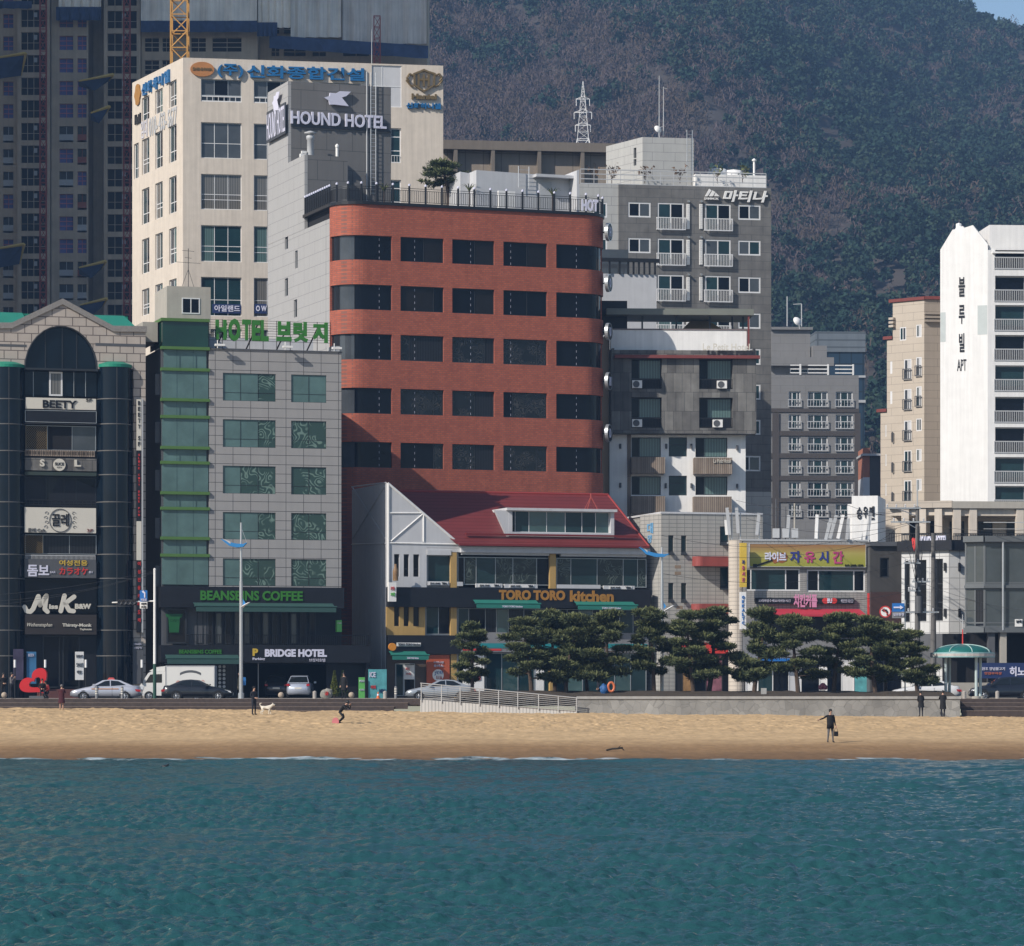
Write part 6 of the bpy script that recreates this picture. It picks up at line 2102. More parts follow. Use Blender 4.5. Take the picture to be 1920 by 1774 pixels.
ht = [(16 * math.sin(t) ** 3, 13 * math.cos(t) - 5 * math.cos(2 * t) - 2 * math.cos(3 * t) - math.cos(4 * t)) for t in [i * 6.283 / 28 for i in range(28)]]
obj('heart', MB().prism([((a + b) / 2 + x / 32 * (b - a), (c + d) / 2 + z_ / 29 * (d - c)) for x, z_ in ht], 0, .15), 'redS', s_)

# ================================================================== grey glazed cafe
p_corner = corner(1846, 248)
pl = along(p_corner, 180 - 28, reach(p_corner, 180 - 28, 1808))
rt = building('cafe_building', 'grey framed glass cafe building at the right edge with open ground floor', pl, -28)
F = Fac(rt, pl, p_corner)
F2 = Fac(rt, p_corner, along(p_corner, 4, 9.5))
zt = F2.uw(1850, 1005)[1]
M['gCafe'] = glass('cafe glass', (.060, .072, .078), ior=1.45, wav=.3)
z1, z2, z3 = F2.uw(1850, 1182)[1], F2.uw(1850, 1100)[1], F2.uw(1850, 1016)[1]
fg = mat('grey window steel', (.12, .13, .135), .5, metal=.2)
for FF, nv in ((F, (.5,)), (F2, (.33, .36, .52, .75))):
    FF.part('roof_band', MB().box(0, FF.len, -.25, .4, z3, zt), fg)
    FF.win((0, FF.len, z1 + .2, z2 - .1), nv, (.12,), .12, fg, 'gCafe', .15, pieces=('gCafe', 'cDark', 'gCafe'))
    FF.win((0, FF.len, z2 + .1, z3), nv, (.06, .93), .12, fg, 'gCafe', .15, pieces=('gCafe', 'cGrey' if FF is F2 else 'gCafe', 'gCafe'))
    FF.part('floor_band', MB().box(0, FF.len, -.05, .4, z2 - .1, z2 + .1), fg)
    FF.part('floor_band', MB().box(0, FF.len, -.15, .4, z1 - .15, z1 + .2), fg)
F2.part('upper_body', MB().box(.3, 9.5, .45, 8, z1 - .1, zt - .05), 'darkin')
F2.part('back_wall', MB().box(-2, 9.5, 5, 5.2, 0, z1 - .15), 'darkin')
for px, m_ in ((1876, 'beige'), (1854, 'dgrey')):
    F2.part('pillar', MB().box(F2.uw(px, 1250)[0], F2.uw(px + 12, 1250)[0], .1, .7, 0, z1 - .15), m_)
F2.part('corner_post', MB().tube((F2.uw(1880, 1100)[0], -.12, z1), (F2.uw(1880, 1100)[0], -.12, zt), .08), 'steel')
F2.part('roof_railing', MB().box(0, 9.5, .3, .35, zt + .95, zt + 1.0).box(0, 9.5, .3, .35, zt + .5, zt + .53), 'lgrey')
F2.sign('small white rental notice on the cafe glass', (1903, 1161, 1917, 1175), .02, [('임대', (1905, 1163, 1915, 1168), 'black', .03)], 'white', .04, 'notice')
F2.sign('dark restaurant board with white script and red words under the glass cafe', (1834, 1243, 1925, 1272), -.4, [('원조 양념불고기', (1841, 1251, 1884, 1257), 'lit', .01), ('맛집부자상', (1846, 1260, 1878, 1265), mat('salmon letter', (.5, .15, .1), .5), .01), ('히노', (1893, 1250, 1922, 1268), 'lit', .03)], M['navyS'], .2)
F2.part('low_wall', MB().box(-3, 9.5, -.6, -.4, 0, 1.1), 'beige')

# ================================================================== colonnade behind
pl = corner(1665, 292)
TH = -14
pm = along(pl, TH, reach(pl, TH, 1785))
rt = building('colonnade_building', 'beige colonnaded podium with square white pillars under the white tower', pl, TH)
F = Fac(rt, pl, pm)
F2 = Fac(rt, pm, along(pm, 4, 8))
for FF, xs_ in ((F, (1690, 1722, 1752)), (F2, (1788, 1818, 1906))):
    w1, w0 = FF.uw(xs_[0], 940)[1], FF.uw(xs_[0], 953)[1]
    FF.part('podium_beam', MB().box(0, FF.len, -.1, 4, w0, w1), 'peach' if FF is F else 'beige')
    FF.part('podium_beam', MB().box(.1, FF.len, .3, 4, w0 - .6, w0 - .01), 'cream')
    for px in xs_:
        u = FF.uw(px, 960)[0]
        FF.part('pillar', MB().box(u, u + .62, .02, .64, 0, w0 - .02), 'cream')
    FF.part('back_wall', MB().box(.05, FF.len, 4, 4.3, 0, w1), 'cream')
    for k in range(int(FF.len / 2.4)):
        FF.part('window', MB().box(.6 + k * 2.4, 1.8 + k * 2.4, 3.9, 3.98, w0 - 2.6, w0 - .9), 'gDark2')
    FF.part('terrace_floor', MB().box(.05, FF.len, -.2, 4, 0, FF.uw(xs_[0], 1024)[1]), 'beige')
    FF.rail((.1, FF.len - .1, FF.uw(xs_[0], 1024)[1], FF.uw(xs_[0], 1000)[1]), -.1, 1, 'terrace_railing', 'blackm', .2, .03, False)

# ================================================================== white restaurant back wall with black characters
pl = corner(1597, 283)
rt = building('restaurant_building', 'small white walled house with black characters behind the rooftop antennas', pl, -12)
F = Fac(rt, pl, along(pl, -12, reach(pl, -12, 1646)))
w1 = F.uw(1600, 930)[1]
F.part('wall', MB().box(0, F.len, 0, 6, 0, w1), 'white')
F.part('stepped_wall', MB().box(-.35, 0, .1, 5, 0, F.uw(1595, 945)[1]), 'white')
F.sign('black characters on the white house wall behind the antennas', (1606, 950, 1640, 974), -.1, [('승', (1606, 951, 1616, 973), 'black', .02), ('우', (1618, 950, 1627, 971), 'black', .02), ('맨', (1630, 949, 1639, 974), 'black', .02)], None, .08, 'wall_lettering')

# ================================================================== stepped peach apartment block
p_corner = corner(1733, 313)
pl = along(p_corner, 180 - 42, reach(p_corner, 180 - 42, 1651))
rt = building('apartment_building', 'stepped peach apartment block with maroon roof edges left of the white tower', pl, -42)
F = Fac(rt, pl, p_corner)
U = F.uw
F2 = Fac(rt, p_corner, along(p_corner, 8, 6))
st = [(1651, 778), (1663, 637), (1674, 572)]
us = [U(px, 700)[0] for px, _ in st] + [F.len]
ws = [U(1651, 773)[1], U(1662, 637)[1], U(1733, 562)[1]]
wins_ = [[(1660, 797, 1671, 818), (1660, 852, 1671, 873), (1660, 907, 1671, 929)],
         [(1669, 678, 1682, 700), (1669, 734, 1682, 757), (1677, 792, 1690, 829), (1677, 848, 1690, 886), (1677, 904, 1690, 942)],
         [(1687, 614, 1699, 638), (1718, 609, 1728, 632), (1695, 674, 1709, 711), (1718, 670, 1728, 705), (1695, 730, 1709, 768), (1718, 725, 1728, 762), (1695, 789, 1709, 826), (1718, 785, 1728, 808), (1695, 845, 1709, 884), (1718, 842, 1728, 865), (1695, 901, 1709, 940), (1718, 898, 1728, 920)]]
for k in range(3):
    hh = [F.rect(*r) for r in wins_[k]]
    hh = [(max(h[0], us[k] + .05), min(h[1], us[k + 1] - .05), h[2], h[3]) for h in hh]
    F.wall('stepped_wall', us[k], us[k + 1], 0, ws[k], hh, 'peach', .18)
    F.part('body', MB().box(us[k] + .02, us[k + 1] - .02 - (.3 if k == 2 else 0), .2, 6, 0, ws[k] - .03), 'peach')
    F.part('roof_trim', MB().box(us[k] - .35, us[k + 1] + (.1 if k == 2 else 0), -.15, 6, ws[k] + .0, ws[k] + .28), 'maroon')
    for h, r in zip(hh, wins_[k]):
        F.win(h, (.5,), (), .09, 'alu', 'gGrey', .04, pieces=rnd.choice((('gTeal', 'gGrey'), ('gGrey', 'white2'), ('gTeal', 'white2'))))
        if r[3] - r[1] > 30:
            F.rail((h[0] - .05, h[1] + .05, h[2], h[2] + .95), -.2, 0, 'balcony_railing', 'dgrey', .2, .04, False)
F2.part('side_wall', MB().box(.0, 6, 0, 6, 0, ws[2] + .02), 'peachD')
F2.part('roof_trim', MB().box(.0, 6.1, -.2, 6, ws[2] + .03, ws[2] + .31), 'maroon')
for FF, u0, u1, y0 in ((F2, -.9, 2.6, 590), (F, U(1672, 600)[0] - .1, U(1679, 600)[0], 600)):
    for k in range(3):
        w = FF.uw(1733 if FF is F2 else 1676, y0 + k * 7)[1]
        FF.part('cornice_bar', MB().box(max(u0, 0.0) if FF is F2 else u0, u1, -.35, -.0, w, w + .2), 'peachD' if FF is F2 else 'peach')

# ================================================================== white tower at the right
p_corner = corner(1852, 303)
pl = along(p_corner, 180 - 20, reach(p_corner, 180 - 20, 1763))
rt = building('apartment_building', 'bright white apartment tower with vertical black lettering at the right edge', pl, -20)
F = Fac(rt, pl, p_corner)
U = F.uw
F2 = Fac(rt, p_corner, along(p_corner, 4, 8.5))
H = F2.uw(1853, 421)[1]
body(F2, .0, 8.5, .5, 12, 0, H - 2.2, 'white')
o_ = [(0, 0), (F.len, 0), (F.len, H - 1.7), (F.len - 1.3, H), (F.len * .45, H - 0.25), (F.len * .26, H - .3), (.0, H - 2.0)]
F.part('blank_wall', MB().prism(o_, 0, .45), 'white')
pan = mat('pale green grey panel', (.48, .52, .51), .6)
for x0, x1, y0, y1 in ((1763, 1773, 586, 641), (1833, 1851, 573, 627)):
    a = F.rect(x0, y0, x1, y1)
    F.part('paint_panel', MB().box(max(.01, a[0]), min(F.len - .01, a[1]), -.012, -.002, a[2], a[3]), pan)
ys_ = [456, 517, 572, 628, 685, 744, 801, 857, 911]
hh = []
for y in ys_:
    w1, w0 = F2.uw(1866, y)[1], F2.uw(1866, y + 28)[1]
    hh.append((F2.uw(1866, y)[0], 8.4, w0 - .95, w1))
F2.wall('balcony_wall', 0, 8.5, 0, H - 2.2, hh, 'white', .6)
for h in hh:
    F2.win(h, (.34, .5, .68, .84), (), .09, 'alu', 'gTeal', .45, 'balcony_window', pieces=rnd.choice((('gTeal', 'gDark', 'gGrey', 'gTeal'), ('gDark', 'gTeal', 'gTeal', 'gGrey'))))
    F2.rail((h[0] - .1, 8.45, h[2], h[2] + 1.05), -.06, .3, 'balcony_railing', 'lgrey', .16, .045, False)
w_ = F2.uw(1866, 448)[1]
F2.part('roof_slope', MB().prism([(0.2, 0), (8.6, 0), (8.6, 2.2), (.2, 2.2)], .25, 12), 'white')
for ob in [x for x in rt.children if x.name.startswith('roof_slope')]:
    ob.matrix_basis = ob.matrix_basis @ Matrix.Translation((0, 0, H - 2.2))
F2.part('window_hood', MB().box(F2.uw(1860, 452)[0], 8.5, -.3, 0, H - 2.5, H - 2.35), 'white')
u, w = U(1797, 424)
F.part('roof_vents', MB().prism([(u - .9, H - 1.2), (u + .9, H - 1.2), (u + .3, H + .0), (u - .3, H + .0)], .5, 2).lathe([(.25, 0), (.25, .3), (0, .4)], (u - .2, 1, H), 10), 'white')
for ch, y0, y1, wd2 in (('블', 520, 556, 12), ('루', 572, 607, 11), ('빌', 625, 660, 10), ('APT', 674, 695, 17)):
    F.sign('black %s lettering on the blank white tower wall, %s' % ('Korean' if ch != 'APT' else 'Latin', {'블': 'topmost character', '루': 'second character', '빌': 'third character', 'APT': 'at the bottom'}[ch]), (1803 - wd2 / 2, y0, 1803 + wd2 / 2, y1), -.05, [(ch, (1803 - wd2 / 2, y0, 1803 + wd2 / 2, y1), 'black', .02 if ch != 'APT' else 0)], None, .05, 'wall_lettering')

# ================================================================== grey apartment block and blue glass block far behind
pl = corner(1440, 418)
TH = 3
rt = building('apartment_building', 'grey shaded apartment block with brown bands left of the peach block', pl, TH)
L = reach(pl, TH, 1610)
F = Fac(rt, pl, along(pl, TH, L))
U = F.uw
H = U(1450, 703)[1]
Hb_ = U(1450, 768)[1]
rows_ = [(734, 763), (777, 804), (819, 846), (862, 888), (904, 931), (945, 970)]
hs = rects(F, [(1479, 1501), (1515, 1552), (1567, 1599)], rows_)
F.wall('front_wall', 0, L, 0, H, hs, 'aptgrey', .3)
body(F, .02, L - .02, .5, 12, 0, H - .02, 'aptgrey')
for i, h in enumerate(hs):
    F.win(h, (.3, .7), (), .12, 'alu', 'gTeal', .2, pieces=('gGrey', 'gTeal', 'gGrey'))
    F.rail((h[0] - .1, h[1] + .1, h[2], h[2] + .9), -.2, 0, 'balcony_railing', 'lgrey', .35, .05, False)
for a, b in ((766, 773), (808, 817), (850, 859), (892, 901), (934, 942)):
    F.part('brown_band', MB().box(0, L + .05, -.12, 0, U(1450, b)[1], U(1450, a)[1]), 'aptdark')
for a, b in ((1448, 1461), (1602, 1613)):
    F.part('corner_pier', MB().box(max(0, U(a, 800)[0]), U(b, 800)[0], -.14, -.121, 0, U(1450, 774)[1]), 'aptdark')
F.part('penthouse', MB().box(0, U(1560, 690)[0], 2, 9, H, U(1450, 672)[1]).box(0, U(1566, 690)[0], 1, 2, U(1450, 684)[1], U(1450, 668)[1]), 'aptgrey')
F.part('rooftop_block', MB().box(U(1455, 640)[0], U(1528, 640)[0], 4, 9, U(1450, 672)[1], U(1450, 612)[1]).box(U(1452, 640)[0], U(1532, 640)[0], 3.6, 9.4, U(1450, 612)[1], U(1450, 607)[1]), 'aptgrey')
F.part('penthouse', MB().box(U(1530, 660)[0], U(1557, 660)[0], 3, 8, U(1450, 672)[1], U(1450, 643)[1]), 'aptgrey')
F.win((U(1485, 690)[0], U(1520, 690)[0], H + .4, U(1450, 688)[1]), (.5,), (), .12, 'alu', 'gTeal', 1.95, 'penthouse_window')
for a, b in ((1482, 1499), (1515, 1551), (1566, 1598)):
    mb = MB()
    for k in range(3):
        w = H + .2 + k * .45
        mb.box(U(a, 700)[0], U(b, 700)[0], -.05, .05, w, w + .12)
    mb.box(U(b, 700)[0], U(b, 700)[0] + .2, -.06, .06, H, H + 1.3)
    F.part('roof_railing', mb, 'white')
dish(1498, 600, 420, .65, 'white satellite dish above the far grey apartment block')
for px, y0 in ((1476, 556), (1503, 570)):
    a, b = W(px, 612, 424), W(px, y0, 424)
    o = thing('antenna_mast', 'thin %s mast on the far grey apartment roof' % ('plain' if px == 1476 else 'hooked'), 'antenna', T(a.x, a.y, a.z))
    mb = MB().tube((0, 0, 0), (0, 0, b.z - a.z), .07)
    if px == 1503: mb.tube((-1, 0, b.z - a.z - .05), (0, 0, b.z - a.z), .05)
    obj('mast', mb, 'lgrey', o)
pl = corner(1530, 445)
rt = building('office_building', 'dark blue glass office block behind the grey apartment block', pl, 3)
L = reach(pl, 3, 1621)
F = Fac(rt, pl, along(pl, 3, L))
U = F.uw
F.part('glass_wall', MB().box(0, L, 0, 10, 0, U(1540, 660)[1]), tile('blue curtain wall', (.018, .04, .07), (.01, .018, .028), 1.5, 3.5, .08, 0, rough=.25, spec=.5))
F.part('metal_top', MB().box(-.1, L + .1, -.2, 10, U(1540, 660)[1], U(1540, 622)[1]), tile('blue grey ribs', (.14, .165, .19), (.08, .095, .11), 60, .9, .1, 0))
F.part('white_band', MB().box(U(1600, 700)[0], L + .1, -.25, 0, U(1540, 708)[1], U(1540, 704)[1]).box(U(1600, 700)[0], L + .1, -.25, 0, U(1540, 755)[1], U(1540, 750)[1]), 'lgrey')
pl = corner(1619, 390)
rt = building('back_house', 'small low house with orange brick stripe in the gap beside the peach block', pl, 0)
F = Fac(rt, pl, along(pl, 0, 4.2))
U = F.uw
F.part('wall', MB().box(.7, 4.2, 0, 6, 0, U(1620, 851)[1]), 'aptdark')
F.part('brick_end', MB().box(0, .69, 0.02, 6, U(1620, 895)[1], U(1620, 840)[1]), mat('orange brick end', (.35, .14, .09), .8))
F.part('roof_slab', MB().box(-.2, 4.4, -.4, 6, U(1620, 855)[1], U(1620, 851)[1]), 'lgrey')
F.part('pale_band', MB().box(0, .69, 0, 6, 0, U(1620, 895)[1]), 'white2')

# ---- pylon on the hill
YP = 1000
zb = float(hill_z(np.array([X(1093, YP)]), np.array([float(YP)]))[0])
o = thing('pylon', 'white lattice power pylon standing on the wooded hillside', 'pylon', T(X(1093, YP), YP, zb))
zt = W(0, 153, YP).z - zb
def hz_(py): return W(0, py, YP).z - zb
mb = MB()
h1 = hz_(262)
lattice_mast(mb, (0, 0), 9, -2, h1, 5.5, .16, taper=3.2 / 9)
lattice_mast(mb, (0, 0), 3.2, h1, hz_(190), 2.1, .09, taper=.42)
lattice_mast(mb, (0, 0), 1.35, hz_(190), zt, 1.6, .08, taper=.08)
obj('mast', mb, 'white', o)
for py, wd2 in ((235, 2.15), (211, 2.5), (186, 1.9)):
    mb = MB()
    z_ = hz_(py)
    for sx in (-1, 1):
        tip = (sx * wd2, 0, z_)
        for q in ((0, .5, z_), (0, -.5, z_), (0, 0, z_ + .9)):
            mb.tube(q, tip, .09, n=4)
        mb.tube((sx * wd2 * .5, 0, z_), (sx * wd2 * .5, 0, z_ + .45), .06, n=4)
        mb.tube(tip, (tip[0], 0, z_ - 1.9), .11, n=5)
    obj('cross_arm', mb, 'white', o)
# ------------------------------------------------------------------ pines
M['bark'] = mat('pine bark', (.075, .052, .038), .95, var=.35, scale=6, bmp=.5)
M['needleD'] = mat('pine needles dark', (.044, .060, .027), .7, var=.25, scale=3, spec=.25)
M['needleL'] = mat('pine needles light', (.130, .145, .058), .65, var=.25, scale=3, spec=.25)  # plain foliage tone, also the painted highlights on pine pads

def needles(rg, pads, per, ln, wd2):
    V, Fc, Mi = [], [], []
    for c, r, fl in pads:
        n = int(per * r * r / .49)
        d = rg.normal(size=(n, 3)); d /= np.linalg.norm(d, axis=1, keepdims=True)
        rr = rg.random((n, 1)) ** .42
        p = np.array(c) + d * rr * np.array([r, r, r * fl]) * (1 + .18 * np.sin(7 * np.arctan2(d[:, 1:2], d[:, :1])))
        a = d * .8 + rg.normal(size=(n, 3)) * .5 + np.array([0, 0, .55])
        a /= np.linalg.norm(a, axis=1, keepdims=True)
        b = np.cross(a, rg.normal(size=(n, 3))); b /= np.linalg.norm(b, axis=1, keepdims=True)
        l = rg.uniform(.6, 1.2, (n, 1)) * ln
        w = l * wd2
        k = sum(len(v) for v in V)
        V.append(np.stack([p - b * w, p + b * w, p + a * l + b * w * .5, p + a * l - b * w * .5], 1).reshape(-1, 3))
        Mi.append(np.where((d[:, 2] * rr[:, 0] + rg.normal(0, .3, n)) > .25, 1, 0))  # upper needles take the light tone: highlights put into the colour
    V = np.concatenate(V)
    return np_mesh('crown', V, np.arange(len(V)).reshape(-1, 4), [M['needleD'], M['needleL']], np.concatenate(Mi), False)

def pine(seed, H, Wr, base=.17, lean=.2, per=1050):
    rg = np.random.default_rng(seed)
    o = link('pine_tree', None)
    mb = MB()
    tp = []
    n = 9
    for i in range(n + 1):
        f = i / n
        tp.append(Vector((lean * math.sin(f * 3.1 + seed), lean * .7 * math.sin(f * 2.3 + seed * 2), f * H * .93)))
    for i in range(n):
        mb.tube(tp[i], tp[i + 1], .13 * (1 - .75 * i / n) + .015, .13 * (1 - .75 * (i + 1) / n) + .015, 7)
    pads = []
    nb = 15
    for k in range(nb):
        f = base + (1 - base) * (k / (nb - 1)) ** .9
        i = min(n - 1, int(f * n * .999))
        st = tp[i].lerp(tp[i + 1], f * n - i)
        ang = k * 2.4 + rg.uniform(-.4, .4)
        R_ = Wr * (1.0 - .62 * max(0, (f - .35) / .65) ** 1.3) * rg.uniform(.45, 1.15) * (.8 if f < .33 else 1)
        e = st + Vector((math.cos(ang) * R_, math.sin(ang) * R_, rg.uniform(.05, .35)))
        m_ = st.lerp(e, .55) + Vector((0, 0, -.08))
        mb.tube(st, m_, .045, .032, 5).tube(m_, e, .032, .015, 5)
        r = rg.uniform(.48, .80) * (1 - .25 * f)
        pads.append((tuple(e), r, .30))
        if rg.random() < .8:
            s_ = e + Vector((rg.uniform(-.5, .5), rg.uniform(-.5, .5), rg.uniform(-.1, .3)))
            mb.tube(m_, s_, .022, .012, 4)
            pads.append((tuple(s_), r * .72, .32))
        if rg.random() < .55:
            pads.append((tuple(m_ + Vector((0, 0, .12))), r * .6, .32))
    pads.append((tuple(tp[-1] + Vector((0, 0, .08))), .55, .5))
    obj('trunk', mb, 'bark', o)
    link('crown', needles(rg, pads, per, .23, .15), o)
    return o

protos = [pine(3, 5.2, 1.35), pine(8, 5.4, 1.55, .22), pine(14, 4.9, 1.2, .16, .3), pine(21, 5.5, 1.6, .24, .15)]
pines = [(885, 236, 0, 1168, .82, 2), (990, 235, 1, 1156, 1.0, 0), (1036, 238, 3, 1142, .95, 1), (1070, 235, 2, 1150, .9, 3), (1132, 235, 0, 1146, 1.05, 4), (1100, 238.3, 3, 1156, .9, 5),
         (1222, 235.5, 3, 1138, .95, 1), (1296, 235, 1, 1143, 1.0, 5), (1330, 237, 0, 1141, 1.1, 3), (1422, 236, 2, 1138, 1.05, 2), (1492, 235, 3, 1150, 1.0, 0), (1570, 236, 1, 1147, 1.0, 3), (1640, 235, 0, 1157, 1.05, 1), (1712, 234.5, 2, 1180, .95, 5), (1664, 238.4, 3, 1166, .85, 4)]
pl_ = ['smallest pine, standing beside the ramp railing at the left end of the row', 'layered pine second from the left, in front of the restaurant awning', 'taller pine standing back between the second and fourth pines', 'slim pine in front of the restaurant lettering, fourth from the left', 'broad dense pine in front of the right restaurant awning', 'pine half hidden behind the broad pine before the restaurant',
       'pine beside the second street lamp, at the right end of the restaurant', 'dense pine left in the pair before the tiled corner house', 'dense pine right in the pair before the tiled corner house', 'open pine with bare limbs beside the white vertical sign', 'bushy pine below the left part of the red awning', 'pine below the right part of the red awning', 'pine in front of the red vertical sign of the bar house', 'low dark pine at the right end of the row beside the gazebo', 'pine standing back beside the no left turn sign']
first = set()
for (px, Y, k, top, wsc, rz), lb in zip(pines, pl_):
    p = W(px, 1297, Y)
    zt = W(px, top, Y).z
    z0 = 3.3
    hh = [5.2, 5.4, 4.9, 5.5][k] * .97 + .2
    sc_ = (zt - z0) / hh
    mx = T(p.x, Y, z0 - .05, rz * 1.1) @ Matrix.Diagonal((wsc * 1.14, wsc * 1.1, sc_, 1))
    if k in first:
        o = copy_tree(protos[k], mx)
    else:
        o = protos[k]
        o.matrix_basis = mx
        first.add(k)
    tag(o, lb, 'pine tree', 'pines in the planter')
p = W(835, 372, 288)
o = pine(33, 3.4, 1.5, .45, .25, 420)
o.matrix_basis = T(p.x, p.y, W(835, 380, 288).z - .3, .6) @ Matrix.Diagonal((1.35, 1.35, (W(0, 297, 288).z - W(835, 380, 288).z) / 3.4, 1))
tag(o, 'dark green pine growing on the roof terrace of the brick hotel', 'pine tree')

def shrub(name, lb, px, py, Y, h, m, seed, cat='shrub', group=None, leaf=60, palm=False):
    rg = np.random.default_rng(seed)
    p = W(px, py, Y)
    o = thing(name, lb, cat, T(p.x, p.y, p.z), group)
    mb, lf = MB(), MB()
    if palm:
        mb.tube((0, 0, 0), (0, 0, h * .65), .07, .06, 6)
        for k in range(11):
            a = k * .57
            pr = Vector((0, 0, h * .65))
            for i in range(4):
                f = (i + 1) / 4
                q = Vector((math.cos(a) * f * h * .45, math.sin(a) * f * h * .45, h * .65 + h * .3 * math.sin(f * 2.2)))
                w = Vector((-math.sin(a), math.cos(a), 0)) * .07 * (1.2 - f)
                lf.quad(pr - w, pr + w, q + w * .8, q - w * .8)
                pr = q
    else:
        for k in range(9):
            a, b = rg.uniform(0, 6.28), rg.uniform(.1, .5)
            s_ = Vector((0, 0, h * rg.uniform(.1, .5)))
            e = Vector((math.cos(a) * b * h, math.sin(a) * b * h, h * rg.uniform(.6, 1)))
            mb.tube(s_, e, .022, .008, 4)
            for i in range(leaf // 9):
                c = s_.lerp(e, rg.uniform(.5, 1.05)) + Vector(rg.normal(0, .06 * h, 3))
                u, v = Vector(rg.normal(0, .05, 3)), Vector(rg.normal(0, .05, 3))
                lf.quad(c - u - v, c + u - v, c + u + v, c - u + v)
        mb.tube((0, 0, 0), (0, 0, h * .55), .035, .02, 5)
    obj('stem', mb, 'bark', o)
    obj('foliage', lf, m, o)
    return o
dry = mat('dry shrub leaves', (.14, .085, .05), .8, var=.3)
for i, (px, lb) in enumerate(((1113, 'leftmost'), (1147, 'second'), (1209, 'third'), (1275, 'fourth'), (1345, 'fifth'), (1392, 'rightmost'))):
    shrub('roof_shrub', 'dry brown shrub in the roof garden of the dark apartment block, %s of six' % lb, px, 344, 316, 1.7, dry if i < 4 else 'needleL', 50 + i, 'shrub', 'roof garden shrubs', 50)
for px, lb in ((720, 'left of the pine'), (880, 'beside the pine'), (1036, 'in front of the white roof house')):
    shrub('potted_palm', 'small palm on the brick hotel roof terrace, %s' % lb, px, 396 if px > 900 else 388, 284, 1.9, 'needleL', 70, 'palm', 'palms on the brick hotel roof', palm=True)
for px, lb in ((627, 'left yellow green one'), (643, 'right darker one, behind the standing person')):
    rg = np.random.default_rng(px)
    p = W(px, 1309, 246)
    o = thing('conifer_shrub', 'narrow cone shaped conifer by the garage, %s' % lb, 'shrub', T(p.x, p.y, ZS), 'conifers by the garage')
    V = []
    for k in range(1100):
        f = rg.random() ** .8
        a = rg.uniform(0, 6.28)
        r = .36 * (1 - f) * rg.uniform(.7, 1.05)
        c = np.array([r * math.cos(a), r * math.sin(a), .12 + f * 1.75])
        u, v = rg.normal(0, .035, 3), np.array([math.cos(a) * .04, math.sin(a) * .04, .08])
        V += [c - u, c + u, c + u * .5 + v, c - u * .5 + v]
    obj('stem', MB().tube((0, 0, 0), (0, 0, 1.2), .04), 'bark', o)
    link('foliage', np_mesh('foliage', np.array(V), np.arange(len(V)).reshape(-1, 4), [mat('yellow green conifer', (.10, .115, .02) if px < 640 else (.03, .05, .015), .7, var=.3, scale=4)], None, False), o)

# ------------------------------------------------------------------ street furniture
def post(name, lb, px, Y, z0=ZS, cat='lamp', group=None):
    return thing(name, lb, cat, T(X(px, Y), Y, z0), group)
for px, Y, ptop, wy, pts, hd, lb in (
        (452, 233.5, 980, 1016, ((-37, 1011), (-22, 1019), (-8, 1022), (4, 1022), (11, 1018)), (8, 1134), 'tall steel street lamp with a blue wing in front of the grey hotel'),
        (1241, 239, 1026, 1036, ((-43, 1026), (-30, 1035), (-12, 1040), (4, 1041), (13, 1039)), (14, 1140), 'tall steel street lamp with a blue wing among the pines')):
    o = post('street_lamp', lb, px, Y, group='blue winged street lamps')
    Z = lambda y: W(0, y, Y).z - ZS
    k = Y / FPX
    obj('pole', MB().tube((0, 0, 0), (0, 0, Z(1090)), .13, .11, 10).tube((0, 0, Z(1090)), (0, 0, Z(ptop)), .09, .06, 10).lathe([(.2, 0), (.2, .35), (.13, .4)], (0, 0, 0), 12), 'steel', o)
    mb, tops, bots = MB(), [], []
    for i, (dx, y) in enumerate(pts):
        th = (.02, .16, .17, .13, .02)[i]
        tops.append((dx * k, Z(y) + th * .5)); bots.append((dx * k, Z(y) - th))
    mb.prism(tops + bots[::-1], -.28, .28)
    w = obj('wing', mb, mat('blue wing', (.03, .20, .48), .4), o)
    obj('lamp_glass', MB().prism([(tops[0][0] + .08, tops[0][1] + .03), (tops[1][0] + .1, tops[1][1] + .02), (tops[1][0] + .1, tops[1][1] - .13), (tops[0][0] + .3, tops[0][1] - .1)], -.29, .29), 'lgrey', w)
    obj('stay', MB().tube((0, 0, Z(ptop) - .3), (pts[-1][0] * k, 0, Z(pts[-1][1])), .015, n=4), 'steel', o)
    hx, hz2 = hd[0] * k, Z(hd[1])
    mb = MB()
    n = len(mb.v)
    mb.lathe([(0, .06), (.2, .05), (.33, 0), (.2, -.05), (0, -.06)], (0, 0, 0), 16)
    mb.v = [(v[0] * 1.25 * .8 + hx, v[1], hz2 + v[2] + v[0] * .55) for v in mb.v]
    mb.tube((0, 0, hz2 - .3), (hx, 0, hz2), .04)
    obj('lower_lamp', mb, 'white', o)
    obj('blue_fin', MB().prism([(0.02, hz2 - .2), (.02, hz2 + .75), (.14, hz2 + .35), (.30, hz2 + .1)], -.03, .03), mat('blue fin', (.05, .25, .55), .4), o)

